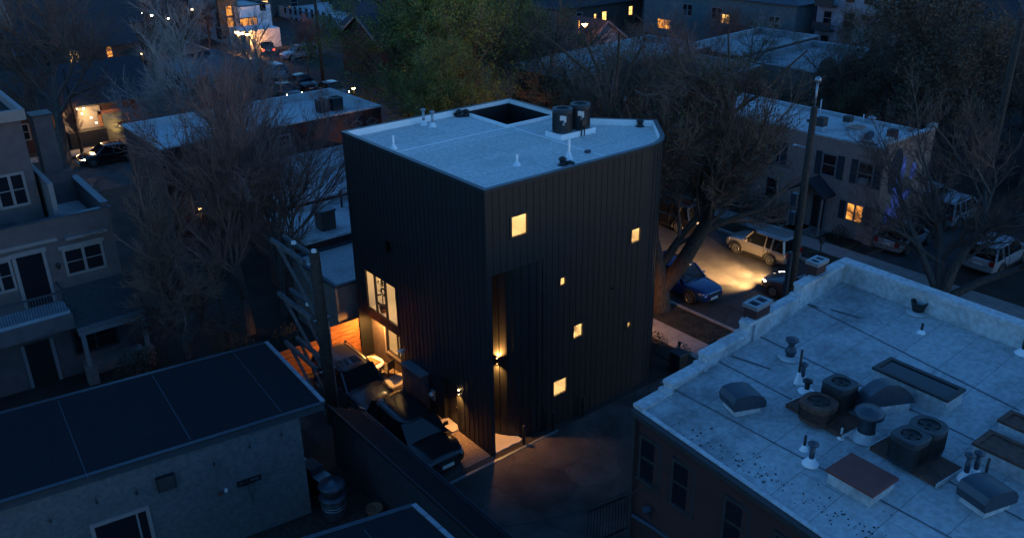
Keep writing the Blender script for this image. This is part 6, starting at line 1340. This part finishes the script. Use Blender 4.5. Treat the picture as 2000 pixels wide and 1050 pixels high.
MB().tube([a.lerp(b, s/8)+Vector((0, 0, -0.25*math.sin(math.pi*s/8))) for s in range(9)], 0.018, 5).build('cable', 'black', t)
t = thing('dustbin', 'dark wheeled bin beside the street side of the tower', 'bin', (10.3, -0.35, 0)); MB().box(-0.28, 0.28, -0.3, 0.3, 0.08, 0.95).build('bin_body', 'black', t, bevel=0.04); MB().box(-0.31, 0.31, -0.34, 0.32, 0.95, 1.02).build('lid', 'acbody', t, bevel=0.02)
for s in (-0.25, 0.25): MB().tube([(s-0.03, 0.28, 0.1), (s+0.03, 0.28, 0.1)], 0.1, 12).build('wheel', 'rubber', t)
t = thing('garden_light_post', 'short dark post beside the front walk of the tower', 'post', (11.2, 0.4, 0.03)); MB().lathe((0, 0, 0), [(0.05, 0), (0.05, 0.7), (0.08, 0.74), (0.08, 0.84), (0, 0.88)], 10).build('post', 'black', t)
# ================================================================== trees
def grow_tree(seed, H, spread=0.55, trunk_r=0.28, fork=0.25, limbs=6, l2=6, l3=6, l4=5, up=0.35, tw=0.009, trunk_pts=None, droop=0.0, lenf=(0.62, 0.55, 0.5, 0.42), leaf=0, leaf_s=0.12, hang=0, keep=None):
    """returns trunk MB, crown MB, leaf MB in local coordinates (base at the origin)"""
    r_ = random.Random(seed); T, Cr, Lf = MB(), MB(), MB()
    def path(p, d, L, n, wob, upw):
        pts = [p.copy()]; d = d.normalized()
        for i in range(n):
            d = (d + Vector((r_.gauss(0, wob), r_.gauss(0, wob), r_.gauss(0, wob)+upw/n))).normalized(); p = p + d*(L/n); pts.append(p.copy())
        return pts, d
    def side(d, ang):
        a = Vector((r_.gauss(0, 1), r_.gauss(0, 1), r_.gauss(0, 1))); a = (a - d*a.dot(d)).normalized()
        return (d*math.cos(ang) + a*math.sin(ang)).normalized()
    def ok(p): return keep is None or keep(p)
    def leaves(p, k):
        for _ in range(k):
            c = p + Vector((r_.gauss(0, 0.22), r_.gauss(0, 0.22), r_.gauss(0, 0.2))); s = leaf_s*r_.uniform(0.5, 1.3)
            u = Vector((r_.gauss(0, 1), r_.gauss(0, 1), r_.gauss(0, 0.6))).normalized(); v = u.cross(Vector((r_.gauss(0, 1), r_.gauss(0, 1), r_.gauss(0, 1)))).normalized()
            Lf.add([c-u*s, c-v*s*0.55, c+u*s, c+v*s*0.55], [(0, 1, 2, 3)])
    cnt = (limbs, l2, l3, l4)
    def branch(p, d, L, rad, lev):
        if lev >= 2 and not ok(p + d*L*0.7): return
        n = (6, 5, 4, 3, 2)[lev]; upw = (up, up*0.9, up*0.6, 0.3 - droop, 0.25-droop*2)[lev]
        pts, dd = path(p, d, L, n, (0.06, 0.11, 0.13, 0.11, 0.10)[lev], upw)
        rr = [rad*(1-0.62*i/n) for i in range(n+1)]
        if lev == 4: rr[-1] = rad*0.35
        (T if lev <= 1 else Cr).tube(pts, rr, (10, 8, 5, 3, 3)[lev], cap=False)
        if lev == 4:
            if leaf >= 1: leaves(pts[-1], leaf); leaves(pts[1], max(1, leaf//2))
            elif leaf and r_.random() < leaf: leaves(pts[-1], 2)
            return
        k = cnt[lev]
        for i in range(k):
            f = r_.uniform(0.30, 1.0) if lev else r_.uniform(fork, 1.0)
            if i == 0: f = 1.0
            j = min(n-1, int(f*n)); q = pts[j].lerp(pts[j+1], f*n-j) if f < 1 else pts[-1]
            dl = (pts[j+1]-pts[j]).normalized()
            nd = side(dl, r_.uniform(0.35, 0.95)*(spread/0.55) if i else r_.uniform(0.1, 0.3))
            if lev == 0: nd.z = abs(nd.z)*0.9+0.12
            branch(q, nd, L*lenf[lev]*r_.uniform(0.75, 1.25), max(tw, rr[j]*(0.62 if i else 0.9)), lev+1)
    if trunk_pts:
        for pts, rads, nl, bl in trunk_pts:
            pts = [Vector(p) for p in pts]; T.tube(pts, rads, 14, cap=False)
            for i in range(nl):
                f = r_.uniform(0.35, 1.0) if i else 1.0
                x = f*(len(pts)-1); j = min(len(pts)-2, int(x)); q = pts[j].lerp(pts[j+1], x-j); dl = (pts[j+1]-pts[j]).normalized()
                nd = side(dl, r_.uniform(0.4, 1.1)*(spread/0.55) if i else 0.15); nd.z = nd.z*0.7+0.15
                branch(q, nd, bl*r_.uniform(0.7, 1.2), rads[j]*0.5 if i else rads[-1]*0.95, 1)
    else:
        branch(Vector((0, 0, -0.2)), Vector((r_.gauss(0, 0.06), r_.gauss(0, 0.06), 1)), H*0.52, trunk_r, 0)
    if hang:
        pass
    return T, Cr, Lf
def make_tree(name, label, loc, bark, twig, leafm=None, rz=0.0, scale=1.0, group=None, **k):
    t = thing(name, label, 'tree', loc, rz, group); T, Cr, Lf = grow_tree(**k)
    T.raw('trunk', bark, t, True); Cr.raw('crown', twig, t)
    if Lf.v: Lf.raw('foliage', leafm, t)
    t.scale = (scale,)*3
    return t
# big forked tree on the verge behind the tower
tp = [
 ([(0, 0, -0.3), (0.05, 0.0, 0.5), (0.1, 0.1, 1.6), (0.15, 0.9, 4.0), (0.1, 1.5, 6.5), (-0.4, 2.4, 8.8), (-0.6, 3.0, 10.6)], [0.80, 0.62, 0.52, 0.38, 0.32, 0.22, 0.12], 15, 4.4),
 ([(0.05, 0.0, 1.0), (0.9, -0.5, 2.2), (2.2, -0.9, 4.3), (3.2, -1.2, 6.6), (3.5, -0.9, 8.4), (3.9, -0.6, 10.2)], [0.44, 0.40, 0.33, 0.26, 0.18, 0.10], 16, 4.2),
 ([(2.1, -0.9, 4.2), (3.0, 0.3, 6.3), (3.9, 1.2, 8.0), (4.2, 1.9, 9.5)], [0.22, 0.17, 0.12, 0.07], 11, 3.7)]
make_tree('forked_tree', 'huge forked street tree with leaning trunk and hazy twigs right of the tower', (14.2, 4.5, 0), 'bark', 'twig', 'leafbud', seed=21, H=14, trunk_pts=tp, limbs=1, l2=9, l3=9, l4=8, up=0.25, tw=0.009, droop=0.05, leaf=0.3, leaf_s=0.065, keep=lambda p: not (p.x < -2.4 and p.y < 6.5) and p.x*0.784 - p.y*0.62 < 6.4 and p.z < 12.2, lenf=(0.6, 0.62, 0.52, 0.5))
# fresh green trees behind the tower
gr1 = make_tree('green_tree', 'big fresh green tree right behind the tower terrace', (22.0, 33.5, 0), 'bark', 'twig', 'leaf', seed=5, H=17, trunk_r=0.42, spread=0.62, limbs=10, l2=8, l3=8, l4=7, up=0.2, tw=0.009, leaf=9, leaf_s=0.085)
copy_tree(gr1, (20.5, 38.8, 0), 2.1, 'fresh green tree left of the biggest one, beside the red brick row roof', 0.92)
copy_tree(gr1, (30.0, 40.5, 0), 4.0, 'fresh green tree behind the biggest one, in front of the far lamps', 1.0)
copy_tree(gr1, (34.0, 48.0, 0), 5.2, 'fresh green tree farthest back near the distant street', 0.9)
copy_tree(gr1, (15.2, 27.0, 0), 1.0, 'smaller green tree directly behind the far tower parapet', 0.66)
# bare trees
bare = make_tree('bare_tree', 'large bare tree with dense upright twigs left of the tower', (-3.1, 15.6, 0), 'barkgrey', 'twigred', seed=9, H=12.5, trunk_r=0.30, spread=0.50, limbs=11, l2=10, l3=9, l4=9, up=0.55, tw=0.008)
bare2 = make_tree('bare_tree', 'second bare tree with upright twigs between the large one and the power pole', (-0.9, 16.2, 0), 'barkgrey', 'twigred', seed=14, H=11, trunk_r=0.22, spread=0.46, limbs=10, l2=9, l3=9, l4=8, up=0.6, tw=0.008)
bare3 = make_tree('bare_tree', 'bare multi stemmed tree by the stucco townhouse porch', (-6.3, 15.2, 0), 'barkgrey', 'twig', seed=33, H=9.2, trunk_r=0.24, spread=0.58, limbs=11, l2=9, l3=8, l4=8, fork=0.12, up=0.45, tw=0.008)
pale = make_tree('bare_tree', 'pale grey bare tree spreading over the dark roofs at upper left', (4.9, 42.0, 0), 'barkgrey', 'twigpale', seed=41, H=12.5, trunk_r=0.30, spread=0.62, limbs=10, l2=9, l3=9, l4=8, up=0.3, tw=0.011)
dark = make_tree('bare_tree', 'bare tree with a thick leaning trunk behind the stucco townhouse chimney', (-2.6, 52.5, 0), 'barkgrey', 'twig', seed=52, H=14, trunk_r=0.42, spread=0.62, limbs=10, l2=9, l3=8, l4=7, up=0.3, tw=0.011)
brown = make_tree('brown_leaf_tree', 'tree keeping dry brown leaves behind the terrace house, left one', (47.5, 10.5, 0), 'bark', 'twig', 'leafbrown', seed=61, H=13, trunk_r=0.30, spread=0.6, limbs=9, l2=8, l3=8, l4=6, up=0.25, tw=0.010, leaf=2, leaf_s=0.13)
# right hand bare tree with several low stems
tp = [([(0, 0, -0.2), (0.3, 0.5, 1.5), (0.8, 1.2, 3.4), (1.0, 2.0, 5.4)], [0.30, 0.24, 0.17, 0.08], 9, 2.9),
      ([(0, 0, -0.2), (0.1, -0.3, 1.8), (0.4, -0.9, 3.8), (0.6, -1.1, 6.0)], [0.28, 0.22, 0.16, 0.08], 9, 2.9),
      ([(0.1, -0.2, 0), (0.8, -1.4, 1.2), (1.8, -3.2, 2.5), (2.6, -5.2, 3.8)], [0.24, 0.20, 0.14, 0.07], 9, 2.7),
      ([(0.1, 0.2, 0), (-0.3, 1.0, 1.7), (-0.6, 2.0, 3.6), (-0.4, 2.9, 5.0)], [0.2, 0.17, 0.12, 0.06], 7, 2.6)]
make_tree('bare_tree', 'spreading bare tree with low leaning stems beyond the big white roof', (26.5, -4.2, 0), 'barkgrey', 'twig', seed=71, H=8, trunk_pts=tp, limbs=1, l2=7, l3=8, l4=7, up=0.2, tw=0.009)
bud = make_tree('budding_tree', 'tall tree just coming into yellow green leaf behind the right of the tower roof', (26.3, 26.5, 0), 'bark', 'twig', 'leafbud', seed=83, H=13.5, trunk_r=0.30, spread=0.66, limbs=10, l2=8, l3=8, l4=7, up=0.25, tw=0.009, leaf=1, leaf_s=0.075)
# copies: (prototype, x, y, scale, label)
CP = [(bare2, 49.0, 15.2, 0.75, 'bare tree just in front of the rounded pale parapets, left one'), (pale, 53.2, 14.6, 0.7, 'bare tree just in front of the rounded pale parapets, right one'), (bud, 43.9, 22.0, 0.72, 'budding tree squeezed between the row terraces'), (bare, 35.5, 36.6, 0.75, 'reddish bare tree behind the first row terrace roof'), (bare2, 45.0, 33.5, 0.75, 'bare tree at the back corner of the row terraces'), (brown, 59.0, 16.5, 0.75, 'tree keeping dry brown leaves at the far end of the rounded parapets'),
 (bud, 14.2, 16.0, 0.82, 'budding tree on the near verge behind the tower condensers'), (bud, 26.4, 18.6, 0.8, 'budding tree on the far verge left of the terrace house'), (bud, 26.2, 33.5, 0.85, 'budding tree between the biggest green tree and the row terrace'), (bud, 44.4, 14.0, 0.7, 'budding tree between the terrace house and the rounded parapets'), (bare2, 44.6, 28.5, 0.72, 'bare tree poking up between the two pale row roofs'), (pale, 58.5, 21.0, 0.6, 'pale bare tree beyond the rounded pale parapets'), (pale, 58.0, 30.0, 0.6, 'pale bare tree beyond the farther pale row roof'),
 (bare3, -8.6, 25.5, 0.8, 'bare tree behind the stucco townhouse terrace, above the dark gardens'),
 (bare, 2.0, 27.0, 0.8, 'bare tree rising between the annexes and the red brick row'),
 (pale, 11.8, 45.0, 0.85, 'pale bare tree beside the distant street corner'),
 (dark, 4.0, 69.5, 0.62, 'dark bare tree before the long pale brick house, left one'), (dark, 13.0, 79.0, 0.5, 'dark bare tree before the long pale brick house, right one'),
 (dark, -9.0, 74.0, 0.8, 'tall bare tree at the far upper left edge'), (bare2, 14.0, 92.0, 0.8, 'bare tree left of the grey apartment block'),
 (bare2, 27.8, 71.0, 0.6, 'thin street tree by the dark parked car on the distant street'),
 (bare2, 37.0, 87.5, 0.38, 'small bare tree in front of the white terrace block'),
 (dark, 47.0, 44.0, 0.5, 'bare tree before the grey gabled house with white boards'), (pale, 38.0, 38.0, 0.6, 'pale bare tree rising over the back of the row terraces'),
 (bare, 27.5, 16.0, 0.85, 'bare reddish tree on the far verge behind the forked tree'),
 (bare2, 46.0, 36.0, 0.65, 'bare tree between the row terrace and the garden shed'), (dark, 62.0, 38.0, 0.5, 'dark bare tree beside the small garden shed'),
 (dark, 72.0, 47.0, 0.42, 'dark bare tree below the teal apartment block, left one'), (pale, 74.0, 57.0, 0.42, 'bare tree below the teal apartment block, right one'),
 (brown, 55.0, 12.0, 1.0, 'tree keeping dry brown leaves behind the terrace house, middle one'), (brown, 64.0, 24.0, 0.65, 'tree keeping dry brown leaves below the tall pale green block'), (brown, 44.0, 4.5, 0.85, 'tree keeping dry brown leaves behind the terrace house, right one'),
 (brown, 71.0, 29.0, 0.5, 'tree keeping dry brown leaves beside the tall pale green block'),
 (dark, 52.0, 1.5, 0.9, 'dark bare tree behind the painted end wall'), (dark, 60.0, 9.0, 0.65, 'dark bare tree below the hipped roofs, left one'), (pale, 68.0, 7.0, 0.62, 'grey bare tree below the hipped roofs, right one'), (dark, 42.5, -5.0, 0.75, 'dark bare tree between the painted wall and the steep roofed house'),
 (bare3, 36.0, -12.0, 0.9, 'bare tree behind the leaning stems at the right edge'), (bare, 29.5, -9.5, 0.6, 'low bare tree at the right edge above the big white roof'), (pale, 78.0, 12.0, 0.5, 'grey bare tree by the large hip roofed house'),
 (bare2, -0.8, 54.9, 0.42, 'small bare tree in front of the glowing patio'), (bare3, 3.2, 54.8, 0.4, 'small bare tree in front of the orange garage front'), (dark, 62.0, 78.0, 0.55, 'bare tree left of the three lit openings'), (pale, 60.0, 70.0, 0.5, 'grey bare tree behind the grey gabled house'), (dark, 90.0, 74.0, 0.55, 'bare tree right of the three lit openings'),
 (gr1, 44.0, 60.0, 0.55, 'fresh green tree beside the dark brick gabled house'), (gr1, 52.0, 82.0, 0.55, 'fresh green tree at the top edge beside the lit house front'), (gr1, 41.0, 45.5, 0.62, 'smallish green tree at the right end of the green group')]
r5 = random.Random(17)
for p_, x, y, s, lab in CP: copy_tree(p_, (x, y, 0), r5.uniform(0, 6.28), lab, s*r5.uniform(0.95, 1.05))
for i in range(60):   # far trees along the top of the picture
    x, y = r5.uniform(-15, 150), r5.uniform(95, 150)
    if x > 95: y = r5.uniform(10, 120)
    p_ = r5.choice([dark, pale, bare2, dark, brown]); v_ = Vector((x, y, 6))-CAM; sx_ = 1000+FOC*v_.dot(RGT)/v_.dot(FWD)
    if 1500 < sx_ < 1860 or 400 < sx_ < 680: continue
    copy_tree(p_, (x, y, 0), r5.uniform(0, 6.28), 'far tree among the roofs along the top edge', r5.uniform(0.42, 0.68), group='far trees along the top edge')
# shrubs
def shrub(name, label, loc, s, n, m, seed, h=1.0):
    r_ = random.Random(seed); t = thing(name, label, 'shrub', loc); st, lf = MB(), MB()
    for i in range(14):
        a = r_.uniform(0, 6.28); q = Vector((math.cos(a)*s*r_.uniform(0.2, 0.8), math.sin(a)*s*r_.uniform(0.2, 0.8), h*r_.uniform(0.5, 1.0))); st.tube([(0, 0, 0), q*0.5+Vector((0, 0, 0.1)), q], [0.02, 0.012, 0.006], 4)
    for i in range(n):
        a = r_.uniform(0, 6.28); d = s*math.sqrt(r_.random()); c = Vector((math.cos(a)*d, math.sin(a)*d, h*r_.uniform(0.15, 1.0)*(1-0.5*(d/s)**2))); z = r_.uniform(0.03, 0.09)
        u = Vector((r_.gauss(0, 1), r_.gauss(0, 1), r_.gauss(0, 1))).normalized(); v = u.cross(Vector((r_.gauss(0, 1), r_.gauss(0, 1), r_.gauss(0, 1)))).normalized()
        lf.add([c-u*z, c-v*z*.6, c+u*z, c+v*z*.6], [(0, 1, 2, 3)])
    st.raw('stem', 'twig', t); lf.raw('foliage', m, t); return t
sh1 = shrub('garden_shrub', 'leafy dark shrub in the front garden beside the terrace house porch', (29.0, 8.8, 0.05), 1.1, 900, 'shrub', 1, 2.2)
for x, y, s, lab in ((28.9, 11.5, 1.1, 'leafy dark shrub farther left along the terrace house front'), (29.3, 3.6, 0.5, 'low shrub under the amber lit window'), (-9.0, 14.2, 0.8, 'straggly shrub in front of the townhouse porch, left one'), (-8.1, 14.6, 0.7, 'straggly shrub in front of the townhouse porch, right one'), (-2.6, 12.2, 0.8, 'low shrub behind the cedar fence'), (-4.8, 13.2, 0.9, 'low shrub between the bare trees and the fence'), (10.9, 1.5, 0.5, 'small shrub at the rounded foot of the tower'), (11.2, 0.2, 0.4, 'smallest shrub beside the bin at the tower foot'), (26.0, 8.5, 0.45, 'low shrub on the far verge beside the silver suv'), (-1.5, 24.0, 1.2, 'dark shrub beside the annex wall')):
    copy_tree(sh1, (x, y, 0.03), r5.uniform(0, 6), lab, s)
# grass on the verges
def grass(name, label, regions, n, seed, m='lawn', hmax=0.09):
    r_ = random.Random(seed); g = MB()
    for i in range(n):
        x0, x1, y0, y1, z = r_.choice(regions); x, y = r_.uniform(x0, x1), r_.uniform(y0, y1); h = r_.uniform(0.03, hmax); a = r_.uniform(0, 6.28); w_ = 0.012
        g.add([(x-w_*math.cos(a), y-w_*math.sin(a), z), (x+w_*math.cos(a), y+w_*math.sin(a), z), (x+r_.gauss(0, .03), y+r_.gauss(0, .03), z+h)], [(0, 1, 2)])
    o = g.raw(name, m); o['kind'] = 'stuff'; return tag(o, label, 'grass')
grass('verge_grass', 'short dormant grass on the verge below the forked tree and across the street', [(13.25, 15.1, 0.4, 8, 0.07), (25.45, 26.95, -2, 12, 0.07), (28.6, 30, 2.6, 5.8, 0.09)], 9000, 3)
r_ = random.Random(8); lv = MB()
for i in range(700):
    x, y = r_.choice([(r_.uniform(15.4, 17.5), r_.uniform(-2, 12)), (r_.uniform(-3, 8), r_.uniform(-8, -0.5)), (r_.uniform(10.6, 15), r_.uniform(-3, 6)), (r_.uniform(23.5, 25.1), r_.uniform(-2, 12))]); a = r_.uniform(0, 6.28); s = r_.uniform(0.02, 0.05)
    lv.add([(x+s*math.cos(a), y+s*math.sin(a), 0.012), (x-s*math.sin(a)*.5, y+s*math.cos(a)*.5, 0.02), (x-s*math.cos(a), y-s*math.sin(a), 0.012), (x+s*math.sin(a)*.5, y-s*math.cos(a)*.5, 0.016)], [(0, 1, 2, 3)])
o = lv.raw('fallen_leaves', 'leafbrown'); o['kind'] = 'stuff'; tag(o, 'scattered dry leaves along the kerbs and alley', 'leaves')
